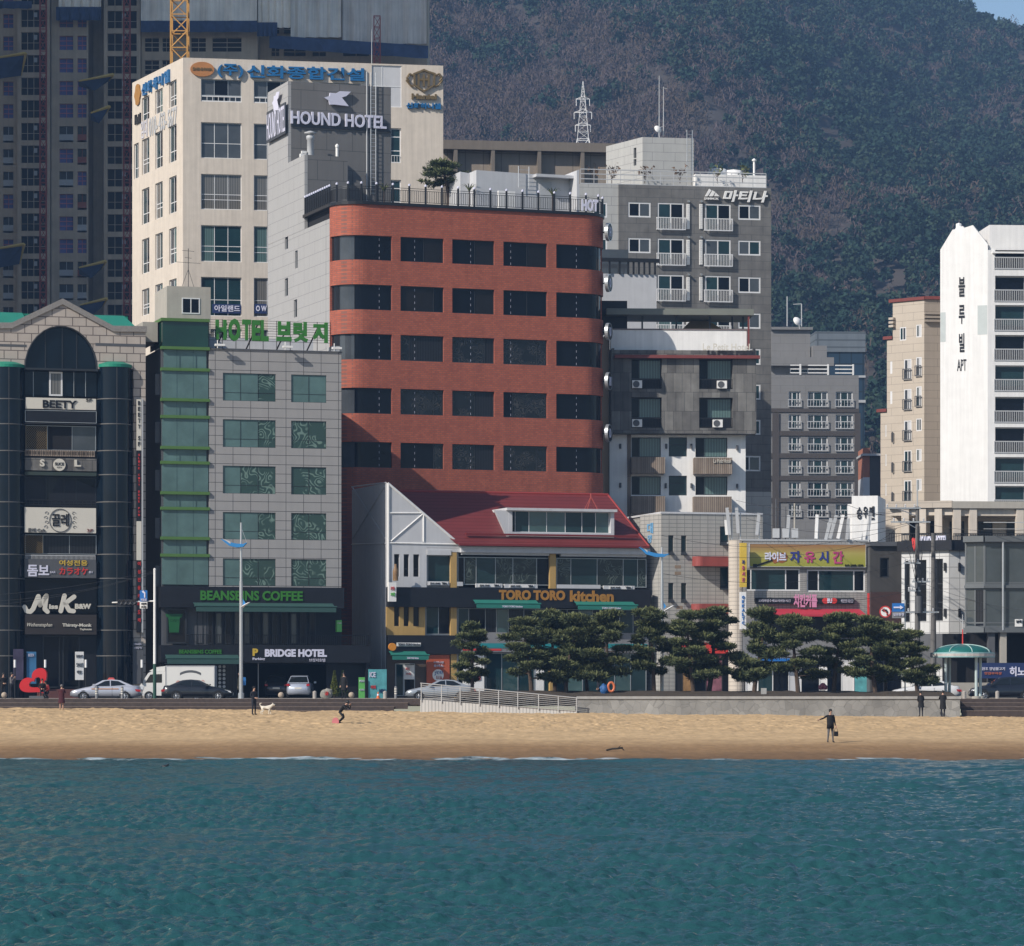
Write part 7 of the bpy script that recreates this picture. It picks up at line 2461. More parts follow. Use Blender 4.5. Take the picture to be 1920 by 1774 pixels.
o = post('traffic_pole', 'white and green traffic pole with a side arm before the grey hotel', 290, 236, cat='pole')
Z = lambda y: W(0, y, 236).z - ZS
k = 236 / FPX
obj('pole', MB().tube((0, 0, Z(1245)), (0, 0, Z(1068)), .095, .08, 10).lathe([(.1, 0), (.06, .08), (0, .1)], (0, 0, Z(1068)), 10), 'white', o)
obj('pole_base', MB().tube((0, 0, 0), (0, 0, Z(1245)), .12, .11, 10), mat('dark green pole', (.02, .07, .05), .5), o)
ar = obj('arm', MB().tube((0, 0, Z(1127)), (-80 * k, 0, Z(1130)), .045, n=8), 'white', o)
s_ = thing('traffic_light', 'long black horizontal traffic light on the arm of the white pole', 'traffic light', T(X(238, 236), 235.95, Z(1130) + ZS - .25))
obj('housing', MB().box(-.62, .62, -.12, .12, .08, .46), 'black', s_)
for i in range(4):
    obj('lens', MB().lathe([(0, -.13), (.13, -.13), (.15, -.25), (.16, -.25), (.15, -.1)], (-.45 + .3 * i, 0, .27), 12, axis='y'), 'dgrey', s_)
FPv = Fac(None, (X(255, 235.8), 235.8), (X(300, 235.8), 235.8))
s_, sh, base = FPv.sign('blue left turn sign over a white plate on the traffic pole arm', (262, 1107, 276, 1141), -.0, [('비보호', (264, 1122, 275, 1127), 'lit', .02), ('시간제', (264, 1130, 274, 1134), 'black'), ('차량', (264, 1136, 274, 1140), 'black')], None, .05, 'road_sign')
r_ = lambda *q: sh(FPv.rect(*q, 0))
a, b, c, d = r_(262, 1107, 276, 1128)
obj('blue_board', MB().box(a, b, .05, .1, c, d), 'blueS', s_)
a, b, c, d = r_(262, 1128.5, 276, 1141)
obj('white_board', MB().box(a, b, .05, .1, c, d), 'white', s_)
ap = [(-.05, -.3), (.05, -.3), (.05, .12), (-.08, .25), (-.08, .33), (-.25, .2), (-.08, .05), (-.08, .12), (-.05, .08)]
cx, cz = (a + b) / 2 + .08, r_(269, 1114, 269, 1114)[2]
obj('arrow', MB().prism([(cx + x * .8, cz + z_ * .8) for x, z_ in ap], .0, .05), 'lit', s_)

FPr = Fac(None, (X(1640, 240), 240), (X(1700, 240), 240))
o = post('sign_post', 'thin grey post carrying the blue arrow board beside the utility pole', 1697, 240.3, cat='pole')
obj('pole', MB().tube((0, 0, 0), (0, 0, W(0, 1125, 240.3).z - ZS), .05), 'steel', o)
obj('arm', MB().tube((0, 0, W(0, 1146, 240.3).z - ZS), (X(1655, 240.3) - X(1697, 240.3), 0, W(0, 1146, 240.3).z - ZS), .03), 'steel', o)
s_, sh, base = FPr.sign('round no left turn sign with red ring next to the blue arrow board', (1649, 1136, 1671, 1158), 0, [], None, .05, 'road_sign')
a, b, c, d = sh(FPr.rect(1649, 1136, 1671, 1158, 0))
cx, cz, rr_ = (a + b) / 2, (c + d) / 2, (b - a) / 2
obj('board', MB().lathe([(0, .03), (rr_ * .84, .03), (rr_ * .84, .08), (0, .08)], (cx, 0, cz), 28, axis='y'), 'white', s_)
mb = MB().lathe([(rr_ * .8, .02), (rr_, .02), (rr_, .08), (rr_ * .8, .08), (rr_ * .8, .02)], (cx, 0, cz), 28, axis='y')
mb.tube((cx - rr_ * .58, .01, cz + rr_ * .58), (cx + rr_ * .58, .01, cz - rr_ * .58), .035, n=4)
obj('red_ring', mb, 'redS', s_)
obj('arrow', MB().prism([(cx + x * .75, cz + z_ * .75) for x, z_ in [(.12, -.35), (.25, -.35), (.25, .0), (.1, .22), (-.1, .2), (-.1, .32), (-.35, .12), (-.1, -.05), (-.1, .06), (.08, .05)]], .0, .03), 'black', s_)
s_, sh, base = FPr.sign('blue direction board with a white right arrow and lower text plate', (1673, 1131, 1696, 1159), 0, [('일방통행', (1675, 1150, 1695, 1155), 'lit', .01)], None, .05, 'road_sign')
a, b, c, d = sh(FPr.rect(1673, 1131, 1696, 1147, 0))
obj('blue_board', MB().box(a, b, .05, .1, c, d), 'blueS', s_)
obj('arrow', MB().prism([(a + .1, (c + d) / 2 - .05), (b - .3, (c + d) / 2 - .05), (b - .3, (c + d) / 2 - .14), (b - .08, (c + d) / 2), (b - .3, (c + d) / 2 + .14), (b - .3, (c + d) / 2 + .05), (a + .1, (c + d) / 2 + .05)], 0, .05), 'lit', s_)
a, b, c, d = sh(FPr.rect(1673, 1147.5, 1696, 1159, 0))
obj('text_plate', MB().box(a, b, .05, .1, c, d), 'grey', s_)

M['poleC'] = mat('weathered concrete pole', (.13, .125, .12), .9, streak=.2)
# utility poles and wires
ends = []
for px, Y, top, thick, lb in ((1720, 250, 922, .22, 'tall concrete utility pole with cross arms in front of the white tiled hotel'), (1750, 253, 1000, .24, 'shorter concrete utility pole right of the tall one')):
    o = post('utility_pole', lb, px, Y, cat='utility pole', group='utility poles by the white hotel')
    Z = lambda y: W(0, y, Y).z - ZS
    obj('pole', MB().tube((0, 0, 0), (0, 0, Z(max(top, 950))), thick, thick * .62, 12), 'poleC', o)
    if px == 1720:
        obj('steel_top', MB().tube((0, 0, Z(952)), (0, 0, Z(900)), .05), 'steel', o)
        for yy, a, b in ((953, -62, 6), (979, -50, 24), (1056, -26, 6), (1091, -10, 24), (1108, -18, 6), (1148, -22, 40)):
            obj('cross_arm', MB().box(a * Y / FPX, b * Y / FPX, -.22, -.13, Z(yy) - .05, Z(yy) + .05), 'steel', o)
            mb = MB()
            for q in range(4):
                u = (a + (b - a) * (q + .3) / 4) * Y / FPX
                mb.lathe([(.03, 0), (.07, .05), (.04, .1), (.07, .16), (.03, .22)], (u, -.17, Z(yy) + .05), 8)
            obj('insulators', mb, 'white2', o)
        obj('transformer', MB().tube((.05, -.45, Z(1150)), (.05, -.45, Z(1118)), .28, n=14).tube((-.1, -.35, Z(1104)), (-.1, -.35, Z(1092)), .12), 'dgrey', o)
        obj('brace', MB().tube((-1.6, -.17, Z(953)), (0, -.1, Z(968)), .03).tube((-.9, -.17, Z(979)), (0, -.1, Z(992)), .03), 'steel', o)
        mb = MB()
        for q in range(7):
            a0, b0 = rnd.uniform(-.9, .5), Z(rnd.uniform(985, 1020))
            mb.path([(a0, -.25, b0), (a0 * .6, -.35, b0 - rnd.uniform(.8, 2)), (rnd.uniform(-.3, .3), -.25, b0 - rnd.uniform(2, 4)), (.05, -.2, b0 - rnd.uniform(4, 6))], .022, 4)
        obj('hanging_cables', mb, 'black', o)
def wire(lb, a, b, sag, group, r=.016):
    n = 14
    A, B = W(*a), W(*b)
    o = thing('overhead_wire', lb, 'wire', T(A.x, A.y, A.z), group)
    pts = []
    for i in range(n + 1):
        f = i / n
        p = A.lerp(B, f) - A
        pts.append((p.x, p.y, p.z - sag * 4 * f * (1 - f)))
    obj('cable', MB().path(pts, r, 4), 'black', o)
for k, (y0, x1, y1, sg) in enumerate(((953, 1380, 938, .7), (956, 1365, 955, .6), (979, 1400, 972, .9), (983, 1240, 1004, 1.2), (1000, 1280, 1040, .8), (1056, 1240, 1075, 1.0), (1110, 1440, 1120, .5), (960, 1480, 950, .4), (968, 1540, 975, .5), (990, 1600, 1012, .6), (975, 1560, 935, .3), (1020, 1640, 1040, .3), (1150, 1650, 1160, .2))):
    wire('thin black wire running left from the tall utility pole over the bar house', (1718 - k * 4 % 40, y0, 250), (x1, y1, 247 if x1 < 1300 else 260), sg, 'wires left of the utility pole')
for k, (y0, x1, y1, sg) in enumerate(((980, 1990, 985, .5), (1000, 1990, 992, .4), (1091, 1990, 1150, .5), (1130, 1850, 1142, .3))):
    wire('thin black wire running right from the tall utility pole past the glass cafe', (1724, y0, 250), (x1, y1, 246), sg, 'wires right of the utility pole')
for k, (y0, y1, sg) in enumerate(((1070, 1118, .3), (1072, 1128, .5), (1074, 1138, .4))):
    wire('thin wire running from the white traffic pole across the black glass bar', (289, y0, 236), (-60, y1, 240), sg, 'wires left of the traffic pole', .012)

# gazebo
YG = 235.5
o = post('gazebo', 'round gazebo with a green dome and pale columns at the right edge of the promenade', 1805, YG, cat='gazebo')
Z = lambda y: W(0, y, YG).z - ZS
r_ = 2.15
obj('rim', MB().lathe([(r_ - .35, Z(1233)), (r_, Z(1233)), (r_, Z(1224)), (r_ - .2, Z(1223.5)), (r_ - .35, Z(1233))], (0, 0, 0), 32), mat('pale teal rim', (.25, .42, .43), .4, var=.1), o)
obj('rim_band', MB().lathe([(r_ + .012, Z(1231)), (r_ + .012, Z(1226))], (0, 0, 0), 32), mat('worn silver band', (.42, .40, .38), .5, var=.3, scale=2), o)
dz = Z(1209) - Z(1224)
pr = [((r_ - .2) * math.cos(a), Z(1223.5) + dz * math.sin(a)) for a in [i * math.pi / 16 for i in range(9)]]
obj('dome', MB().lathe(pr, (0, 0, 0), 24), mat('green dome panels', (.015, .12, .105), .35, var=.15), o, None, True)
mb = MB()
for q in range(8):
    a = q * math.pi / 4 + .2
    pts = [((rr + .02) * math.cos(a), (rr + .02) * math.sin(a), z_ + .015) for rr, z_ in pr]
    mb.path(pts, .028, 5)
obj('dome_ribs', mb, mat('pale green rib', (.40, .55, .52), .4), o)
for a in (.5, 2.1, 3.7, 5.25):
    c = (math.cos(a) * 1.45, math.sin(a) * 1.45)
    q = obj('column', MB().tube((c[0], c[1], .15), (c[0], c[1], Z(1233)), .10, n=12), mat('pale blue column', (.42, .50, .50), .5), o)
    obj('plinth', MB().lathe([(.3, 0), (.3, .14), (.12, .16)], (c[0], c[1], 0), 16), 'beige', q)
obj('finial', MB().tube((0, 0, Z(1209)), (0, 0, Z(1180)), .05, .035), 'redS', o)
obj('mast', MB().tube((0, 0, Z(1180)), (0, 0, Z(1152)), .03, .02).tube((-.45, 0, Z(1158)), (.1, 0, Z(1164)), .02).tube((-.45, 0, Z(1158)), (0, 0, Z(1170)), .015), 'lgrey', o)

# red heart sculpture
o = post('heart_sculpture', 'tilted red open heart sculpture on the promenade before the bar', 70, 233.6, cat='sculpture')
hp = [(19 * math.sin(t) ** 3, 13 * math.cos(t) - 5 * math.cos(2 * t) - 2 * math.cos(3 * t) - math.cos(4 * t) + 2) for t in [i * 6.28319 / 40 for i in range(40)]]
ca, sa = math.cos(R(38)), math.sin(R(38))
def hh_(k, y): return [((x * ca - z_ * sa) * .055 * k - .05, y, (x * sa + z_ * ca) * .055 * k + .98) for x, z_ in hp]
A, B, C_, D_ = hh_(1, -.3), hh_(.42, -.3), hh_(1, .3), hh_(.42, .3)
mb = MB()
for i in range(40):
    j = (i + 1) % 40
    mb.quad(A[i], B[i], B[j], A[j]); mb.quad(D_[i], C_[i], C_[j], D_[j]); mb.quad(A[j], C_[j], C_[i], A[i]); mb.quad(B[i], D_[i], D_[j], B[j])
obj('heart', mb, mat('glossy red paint', (.48, .02, .025), .3), o)
obj('plinth', MB().box(-.5, .7, -.35, .35, 0, .18), 'dgrey', o)
lbs = {28: 'left of the heart sculpture', 85: 'right of the heart sculpture', 161: 'beside the white leaning banner', 266: 'before the stone pier'}
for px in (28, 85, 161, 266):
    o = post('path_lamp', 'slim dark path lamp with a white cylinder head, %s' % lbs[px], px, 246.5, group='slim path lamps')
    obj('pole', MB().tube((0, 0, 0), (0, 0, 2.15), .045), 'blackm', o)
    obj('lamp_head', MB().tube((0, 0, 2.15), (0, 0, 2.7), .085, n=10), 'white', o)
for px, kind, lb in ((8, 'ball', 'at the left picture edge'), (527, 'ball', 'in front of the garage'), (659, 'ball', 'behind the standing dark person'), (590, 'post', 'between garage car and rock'), (722, 'post', 'beside the teal banner'), (181, 'stripe', 'left one before the silver taxi'), (229, 'stripe', 'right one before the silver taxi'), (742, 'stripe', 'at the top of the ramp'), (1808, 'post', 'left of the gazebo columns'), (1870, 'post', 'right of the gazebo columns')):
    o = post('bollard', {'ball': 'round stone ball bollard', 'post': 'short round stone post', 'stripe': 'short grey striped bollard'}[kind] + ' on the promenade, ' + lb, px, 233.0, cat='bollard', group='bollards on the promenade')
    if kind == 'ball':
        obj('ball', MB().lathe([(.03, 0)] + [(.2 * math.sin(a), .2 - .2 * math.cos(a)) for a in [i * math.pi / 10 for i in range(1, 11)]], (0, 0, .03), 16), mat('sandstone', (.36, .29, .22), .9, var=.2, scale=6), o, None, True)
    else:
        obj('post', MB().lathe([(.13 if kind == 'post' else .09, 0), (.13 if kind == 'post' else .09, .45 if kind == 'post' else .75), (.06, .5 if kind == 'post' else .8), (0, .52 if kind == 'post' else .82)], (0, 0, 0), 14), mat('pale stone', (.34, .31, .28), .9, var=.2) if kind == 'post' else 'grey', o)
        if kind == 'stripe':
            for z_ in (.3, .45, .6):
                obj('stripe', MB().lathe([(.094, z_), (.094, z_ + .07)], (0, 0, 0), 14), 'signcream', o)
o = post('rock', 'rounded grey boulder with a red painted mark beside the garage', 613, 234, cat='rock')
bm = bmesh.new()
bmesh.ops.create_icosphere(bm, subdivisions=3, radius=1)
for v in bm.verts:
    n_ = noise.noise(v.co * 1.5) * .25
    v.co = Vector((v.co.x * .42 * (1 + n_) + .08 * v.co.z, v.co.y * .3 * (1 + n_), max(0, (v.co.z + .8) * .36 * (1 + n_))))
me = bpy.data.meshes.new('stone'); bm.to_mesh(me); bm.free(); me.materials.append(mat('boulder', (.24, .23, .20), .9, var=.25, scale=3, bmp=.4))
link('stone', me, o)
obj('red_mark', text_mb('금', -.12, .12, .22, .45, -.36, -.24, .02), 'redS', o)
o = post('traffic_cone', 'small orange traffic cone by the teal banner', 709, 234, cat='cone')
obj('cone', MB().lathe([(.16, 0), (.16, .03), (.11, .04), (.03, .45), (0, .45)], (0, 0, 0), 14), mat('orange plastic', (.6, .13, .02), .5), o)
obj('stripe', MB().lathe([(.085, .2), (.06, .3)], (0, 0, .002), 14), 'lit', o)
o = thing('tarp_bundle', 'bright blue tarpaulin bundle among the pine trunks', 'bundle', T(X(1133, 233.6), 233.6, 3.3))
bm = bmesh.new(); bmesh.ops.create_icosphere(bm, subdivisions=3, radius=1)
for v in bm.verts: v.co = Vector((v.co.x * .26 * (1 + .5 * noise.noise(v.co * 3)), v.co.y * .3, max(-.1, v.co.z * .36 * (1 + .4 * noise.noise(v.co * 2.5)) + .25)))
me = bpy.data.meshes.new('tarpaulin'); bm.to_mesh(me); bm.free(); me.materials.append(mat('blue tarpaulin', (.02, .09, .25), .6, var=.2)); link('tarpaulin', me, o)
o = thing('buoy', 'orange life buoy leaning beside the blue bundle under the pines', 'buoy', T(X(1146, 233.5), 233.5, 3.3))
mb = MB()
for i in range(18):
    a0, a1 = i * .349, (i + 1) * .349
    mb.tube((.2 * math.cos(a0), 0, .42 + .3 * math.sin(a0)), (.2 * math.cos(a1), 0, .42 + .3 * math.sin(a1)), .08, n=8)
obj('ring', mb, mat('orange buoy', (.6, .16, .06), .5), o)
o = thing('stone_marker', 'pale square stone marker on the planter soil below the open pine', 'marker', T(X(1432, 232.5), 232.5, 3.12))
obj('slab', MB().box(-.18, .18, -.08, .08, 0, .52).box(-.22, .22, -.1, .1, -.1, .0), 'concrete', o)
o = thing('ice_cream_sign', 'pink ice cream cone figure standing under the pines', 'sign', T(X(1543, 238), 238, 3.2))
obj('cone', MB().lathe([(.03, 0), (.12, .25), (.18, .3)], (0, 0, 0), 12), mat('wafer', (.5, .3, .12), .7), o)
mb = MB()
for k in range(3):
    mb.lathe([(0, .15 + .0)] + [(.2 * math.sin(a), .15 - .2 * math.cos(a)) for a in (.6, 1.2, 1.6, 2.1, 2.7)], ((k - 1) * .12, 0, .35 + .12 * (k % 2)), 12)
obj('scoops', mb, mat('pink scoops', (.62, .2, .3), .5), o)

# driftwood at the waterline
o = thing('driftwood', 'dark stick of driftwood on the wet sand near the water', 'driftwood', T(X(1155, 181), 181, float(sand_z(np.array([5.3]), np.array([181.]))[0])))
mb = MB().path([(-.5, 0, .03), (-.2, .05, .1), (.1, 0, .12), (.35, .05, .16)], .05, 6).tube((.05, 0, .1), (.25, -.05, .28), .03, .01).tube((.3, 0, .14), (.42, 0, .02), .04, .02)
obj('stick', mb, mat('wet driftwood', (.03, .025, .02), .8), o)
o = thing('sea_bird', 'small dark bird floating on the water left of centre', 'bird', T(X(310, EYE * FPX / (1441 - HOR)), EYE * FPX / (1441 - HOR), .02))
bm = bmesh.new(); bmesh.ops.create_icosphere(bm, subdivisions=2, radius=1)
for v in bm.verts: v.co = Vector((v.co.x * .17, v.co.y * .09, v.co.z * .08 + .06 + max(0, v.co.x) ** 2 * .14))
me = bpy.data.meshes.new('bird_body'); bm.to_mesh(me); bm.free(); me.materials.append(M['black']); link('bird_body', me, o)

# ------------------------------------------------------------------ vehicles
M['tyre'] = mat('tyre rubber', (.012, .012, .012), .85)
M['rim'] = mat('alloy rim', (.42, .43, .45), .3, metal=.8)
M['carglass'] = glass('car glass', (.010, .013, .015), ior=1.5, wav=0)
M['lampred'] = mat('red tail lamp', (.35, .012, .015), .25)
M['lampw'] = mat('head lamp glass', (.55, .57, .6), .15)
def paint(name, col, met=.4):
    m, t, bs = _nodes(name)
    bs.inputs['Base Color'].default_value = (*col, 1)
    bs.inputs['Metallic'].default_value = met
    bs.inputs['Roughness'].default_value = .35
    bs.inputs['Coat Weight'].default_value = .8
    bs.inputs['Coat Roughness'].default_value = .05
    return m
def wheel(parent, x, y, r, sgn, wd2=.2):
    w = obj('wheel', MB().lathe([(r * .62, -.02), (r * .95, -.03), (r, .02), (r, wd2 - .02), (r * .95, wd2), (r * .62, wd2)], (0, 0, 0), 24, axis='y'), 'tyre', parent, Matrix.Translation((x, y, r)) @ (Matrix.Rotation(math.pi, 4, 'Z') if sgn > 0 else Matrix.Identity(4)))
    mb = MB().lathe([(0, .0), (r * .13, -.01), (r * .15, .02)], (0, 0, 0), 16, axis='y').lathe([(r * .55, -.015), (r * .64, -.02), (r * .64, .1), (r * .55, .1)], (0, 0, 0), 24, axis='y')
    for k in range(7):
        a = k * 2 * math.pi / 7
        mb.tube((0, .015, 0), (r * .58 * math.cos(a), .005, r * .58 * math.sin(a)), .035, .03, 5)
    mb.lathe([(0, .06), (r * .6, .06)], (0, 0, 0), 20, axis='y')
    obj('rim', mb, 'rim', w)
def car(name, lb, px, Y, rz, m, top, belt, roof, cabin, glassp, wheels, half=.88, wr=.33, z0=ZS - .16, cat='car', group=None, lo=.24):
    """top: hood to boot line (x, z); cabin and glass: outlines (x, z); the nose points to -x"""
    o = thing(name, lb, cat, T(X(px, Y), Y, z0, rz), group)
    xs_ = [p[0] for p in top]
    x0, x1 = xs_[0], xs_[-1]
    st_ = sorted(set([x0 + (x1 - x0) * i / 26 for i in range(27)]))
    V, Fc = [], []
    for x in st_:
        zt = float(np.interp(x, xs_, [p[1] for p in top]))
        e = min((x - x0), (x1 - x)) / .55
        w = half * (1 - .22 * (1 - min(1, max(0, e))) ** 2.2)
        lo_ = lo + .12 * (1 - min(1, e)) ** 2
        sec = [(0, lo_), (w * .86, lo_), (w * .97, lo_ + .12), (w, .5), (w, min(.66, zt - .1)), (w * .95, zt - .06), (w * .84, zt), (0, zt + .025)]
        sec = sec + [(-y, z_) for y, z_ in sec[-2:0:-1]]
        V.append([(x, y, z_) for y, z_ in sec])
    ns = len(V[0])
    mb = MB()
    mb.v = [p for s_ in V for p in s_]
    for i in range(len(V) - 1):
        for j in range(ns):
            k = (j + 1) % ns
            mb.f.append((i * ns + j, (i + 1) * ns + j, (i + 1) * ns + k, i * ns + k)); mb.m.append(0)
    mb.f.append(tuple(range(ns))); mb.m.append(0)
    mb.f.append(tuple(reversed(range((len(V) - 1) * ns, len(V) * ns)))); mb.m.append(0)
    obj('body', mb, m, o, None, True)
    yy = lambda z_, k=0: (half * .90 - (half * .24) * max(0, (z_ - belt)) / (roof - belt)) + k
    mb = MB()
    n = len(cabin)
    mb.v = [(x, -yy(z_), z_) for x, z_ in cabin] + [(x, yy(z_), z_) for x, z_ in cabin]
    mb.f = [tuple(range(n)), tuple(reversed(range(n, 2 * n)))] + [((i + 1) % n, i, n + i, n + (i + 1) % n) for i in range(n)]
    mb.m = [0] * len(mb.f)
    c = obj('cabin', mb, m, o)
    for gp in glassp:
        for s_ in (-1, 1):
            pts = [(x, s_ * yy(z_, .008), z_) for x, z_ in gp]
            obj('side_window', MB().poly(pts if s_ < 0 else pts[::-1]), 'carglass', o)
    def slope(i, j, nm):
        (xa, za), (xb, zb_) = cabin[i], cabin[j]
        f0, f1 = .1, .9
        pa = (xa + (xb - xa) * f0, za + (zb_ - za) * f0); pb = (xa + (xb - xa) * f1, za + (zb_ - za) * f1)
        nx, nz_ = -(zb_ - za), (xb - xa)
        l = math.hypot(nx, nz_)
        if nz_ < 0: nx, nz_ = -nx, -nz_
        off = (nx / l * .012, nz_ / l * .012)
        P = [(pa[0] + off[0], -yy(pa[1]) * .92, pa[1] + off[1]), (pa[0] + off[0], yy(pa[1]) * .92, pa[1] + off[1]), (pb[0] + off[0], yy(pb[1]) * .92, pb[1] + off[1]), (pb[0] + off[0], -yy(pb[1]) * .92, pb[1] + off[1])]
        obj(nm, MB().poly(P), 'carglass', o)
    slope(0, 1, 'windscreen')
    slope(len(cabin) - 1, len(cabin) - 2, 'rear_window')
    for x in wheels:
        for s_ in (-1, 1):
            obj('wheel_arch', MB().lathe([(0, -.0), (wr * 1.13, 0), (wr * 1.13, .1)], (x, s_ * (half - .005) - (0 if s_ < 0 else 0), wr + .02), 24, axis='y'), 'black', o) if s_ < 0 else obj('wheel_arch', MB().lathe([(wr * 1.13, -.1), (wr * 1.13, 0), (0, 0)], (x, half + .005, wr + .02), 24, axis='y'), 'black', o)
            wheel(o, x, s_ * (half + .015), wr, s_)
    zf, zr = top[1][1], top[-2][1]
    for s_ in (-1, 1):
        obj('headlight', MB().prism([(x0 + .06, zf - .16), (x0 + .5, zf - .02), (x0 + .5, zf + .05), (x0 + .12, zf - .04)], s_ * half * .80 - .1, s_ * half * .80 + .12), 'lampw', o)
        obj('tail_light', MB().prism([(x1 - .42, zr - .02), (x1 - .0, zr - .06), (x1 + .01, zr - .2), (x1 - .3, zr - .18)], s_ * half * .82 - .12, s_ * half * .82 + .09), 'lampred', o)
        obj('mirror', MB().box(cabin[0][0] + .25, cabin[0][0] + .42, s_ * (half + .02), s_ * (half + .18), belt + .02, belt + .16), m, o)
    obj('number_plate', MB().box(x0 - .015, x0 + .03, -.26, .26, .42, .54).box(x1 - .03, x1 + .015, -.26, .26, .66, .78), 'signcream', o)
    mb = MB()
    for x in (cabin[0][0] + .62, cabin[0][0] + 1.55):
        mb.box(x, x + .012, -half - .003, half + .003, .34, belt - .08)
    obj('door_gap', mb, 'black', o)
    obj('sill', MB().box(wheels[0] + .45, wheels[1] - .45, -half * .98, half * .98, .2, .3), 'black', o)
    return o
SED = dict(top=[(-2.4, .55), (-2.3, .70), (-1.3, .92), (-.9, .98), (1.5, 1.04), (2.25, 1.02), (2.38, .82), (2.42, .6)], belt=.98, roof=1.45,
           cabin=[(-1.05, .93), (-.15, 1.40), (.45, 1.45), (1.0, 1.40), (1.95, 1.0), (1.4, .9)], wheels=(-1.45, 1.38))
sg = [[(-.68, 1.0), (-.02, 1.34), (.32, 1.38), (.34, 1.01)], [(.41, 1.01), (.39, 1.385), (.9, 1.34), (1.45, 1.07)]]
def sedan(lb, px, Y, rz, m, **k):
    d_ = dict(SED)
    d_['cabin'] = SED['cabin'][:5]
    return car('parked_car', lb, px, Y, rz, m, glassp=sg, group='cars on the beach road', **d_, **k)
o = sedan('silver taxi saloon with pale orange door stripe parked before the bar', 199, 240.5, 0, paint('silver paint', (.46, .47, .52), .5))
obj('door_stripe', MB().box(-.9, .95, -.888, -.882, .78, .84), mat('orange stripe', (.45, .2, .06), .5), o)
obj('roof_light', MB().prism([(.1, 1.44), (.62, 1.44), (.5, 1.58), (.2, 1.58)], -.14, .14), mat('red taxi lamp', (.5, .08, .07), .4), o)
sedan('glossy black saloon parked in front of the white box truck', 371, 239.6, math.pi, paint('black paint', (.006, .007, .010), .1))
sedan('silver saloon half hidden behind the ramp railing', 826, 241, .0, paint('grey silver paint', (.34, .37, .40), .5))
SUV = dict(top=[(-2.4, .62), (-2.3, .82), (-1.45, 1.02), (-1.0, 1.06), (1.9, 1.12), (2.3, 1.08), (2.4, .8)], belt=1.06, roof=1.66,
           cabin=[(-1.25, 1.0), (-.35, 1.58), (.5, 1.66), (1.6, 1.60), (2.28, 1.08)], wheels=(-1.48, 1.42), glassp=[[(-.85, 1.09), (-.2, 1.50), (.3, 1.56), (.32, 1.1)], [(.4, 1.1), (.38, 1.565), (1.4, 1.53), (1.9, 1.17)]])
car('parked_car', 'black off road car parked at the right edge behind the gazebo', 1882, 243, 0, paint('black blue paint', (.006, .008, .014), .1), wr=.37, group='cars on the beach road', **SUV)
car('parked_car', 'silver estate car seen from behind inside the dark garage', 564, 257, math.pi / 2 - .02 + math.pi, paint('pale blue silver', (.42, .46, .54), .4), wr=.34, z0=ZS, group='cars in the garage', **SUV)
car('parked_car', 'black car in the dark of the garage beside the silver one', 522, 259.5, math.pi / 2 + math.pi, paint('dull black paint', (.02, .02, .022), .1), wr=.34, z0=ZS, group='cars in the garage', **SUV)
sedan('white saloon behind the planter at the right end of the pines', 1735, 245, 0, paint('white paint coat', (.62, .62, .62), .0))
# box truck
YV = 246
o = thing('box_truck', 'white box delivery truck with a grey logo on its box parked before the coffee shop', 'truck', T(X(334, YV), YV, ZS - .16))
wt_ = paint('truck white', (.66, .65, .62), 0)
cabp = [(-2.62, .35), (-2.66, .95), (-2.5, 1.18), (-2.0, 1.92), (-1.75, 2.05), (-.82, 2.05), (-.82, .35)]
obj('cab', MB().prism(cabp, -.85, .85), wt_, o)
obj('wind_deflector', MB().prism([(-1.95, 2.06), (-1.5, 2.32), (-.84, 2.4), (-.84, 2.06)], -.8, .8), wt_, o)
for s_ in (-1, 1):
    obj('side_window', MB().prism([(-2.22, 1.25), (-1.85, 1.82), (-1.05, 1.85), (-1.05, 1.25)], s_ * .856 - .005, s_ * .856 + .005), 'carglass', o)
    obj('headlight', MB().prism([(-2.64, .72), (-2.35, .75), (-2.3, 1.0), (-2.55, 1.05)], s_ * .8 - .07, s_ * .8 + .07), 'lampw', o)
    obj('mirror', MB().box(-2.5, -2.38, s_ * .9, s_ * 1.05, 1.2, 1.6), 'black', o)
obj('windscreen', MB().quad((-2.475, -.75, 1.24), (-2.475, .75, 1.24), (-2.035, .7, 1.9), (-2.035, -.7, 1.9)), 'carglass', o)
bx_ = obj('cargo_box', MB().box(-.78, 2.62, -.95, .95, .85, 2.42), wt_, o)
mb = MB()
for a, b, c, d in ((-.79, 2.63, 2.36, 2.43), (-.79, 2.63, .84, .92), (-.79, -.72, .92, 2.36), (2.57, 2.63, .92, 2.36)):
    mb.box(a, b, -.965, .965, c, d)
obj('box_trim', mb, 'lgrey', bx_)
mb = MB()
for i in range(12):
    a0, a1 = 2.2 - i * .105, 2.2 - (i + 1) * .105
    mb.prism([(.95 + 1.25 * math.cos(a0), .95 + 1.0 * math.sin(a0)), (.95 + 1.25 * math.cos(a1), .95 + 1.0 * math.sin(a1)), (.95 + 1.25 * math.cos(a1), 1.12 + 1.0 * math.sin(a1)), (.95 + 1.25 * math.cos(a0), 1.12 + 1.0 * math.sin(a0))], -.956, -.952)
obj('logo_ribbon', mb, 'dgrey', bx_)
mb = MB()
for k, (x, z_) in enumerate(((.1, 1.25), (.7, 1.3), (1.3, 1.2), (1.8, 1.28))):
    mb.lathe([(0, -.955), (.16, -.955), (.16, -.952)], (x, 0, z_), 14, axis='y')
obj('logo_fruit', mb, mat('faded fruit print', (.45, .25, .22), .6, var=.4, scale=4), bx_)
obj('chassis', MB().box(-2.4, 2.4, -.6, .6, .4, .82), 'black', o)
for x in (-1.95, 1.35):
    for s_ in (-1, 1):
        wheel(o, x, s_ * .86, .33, s_)
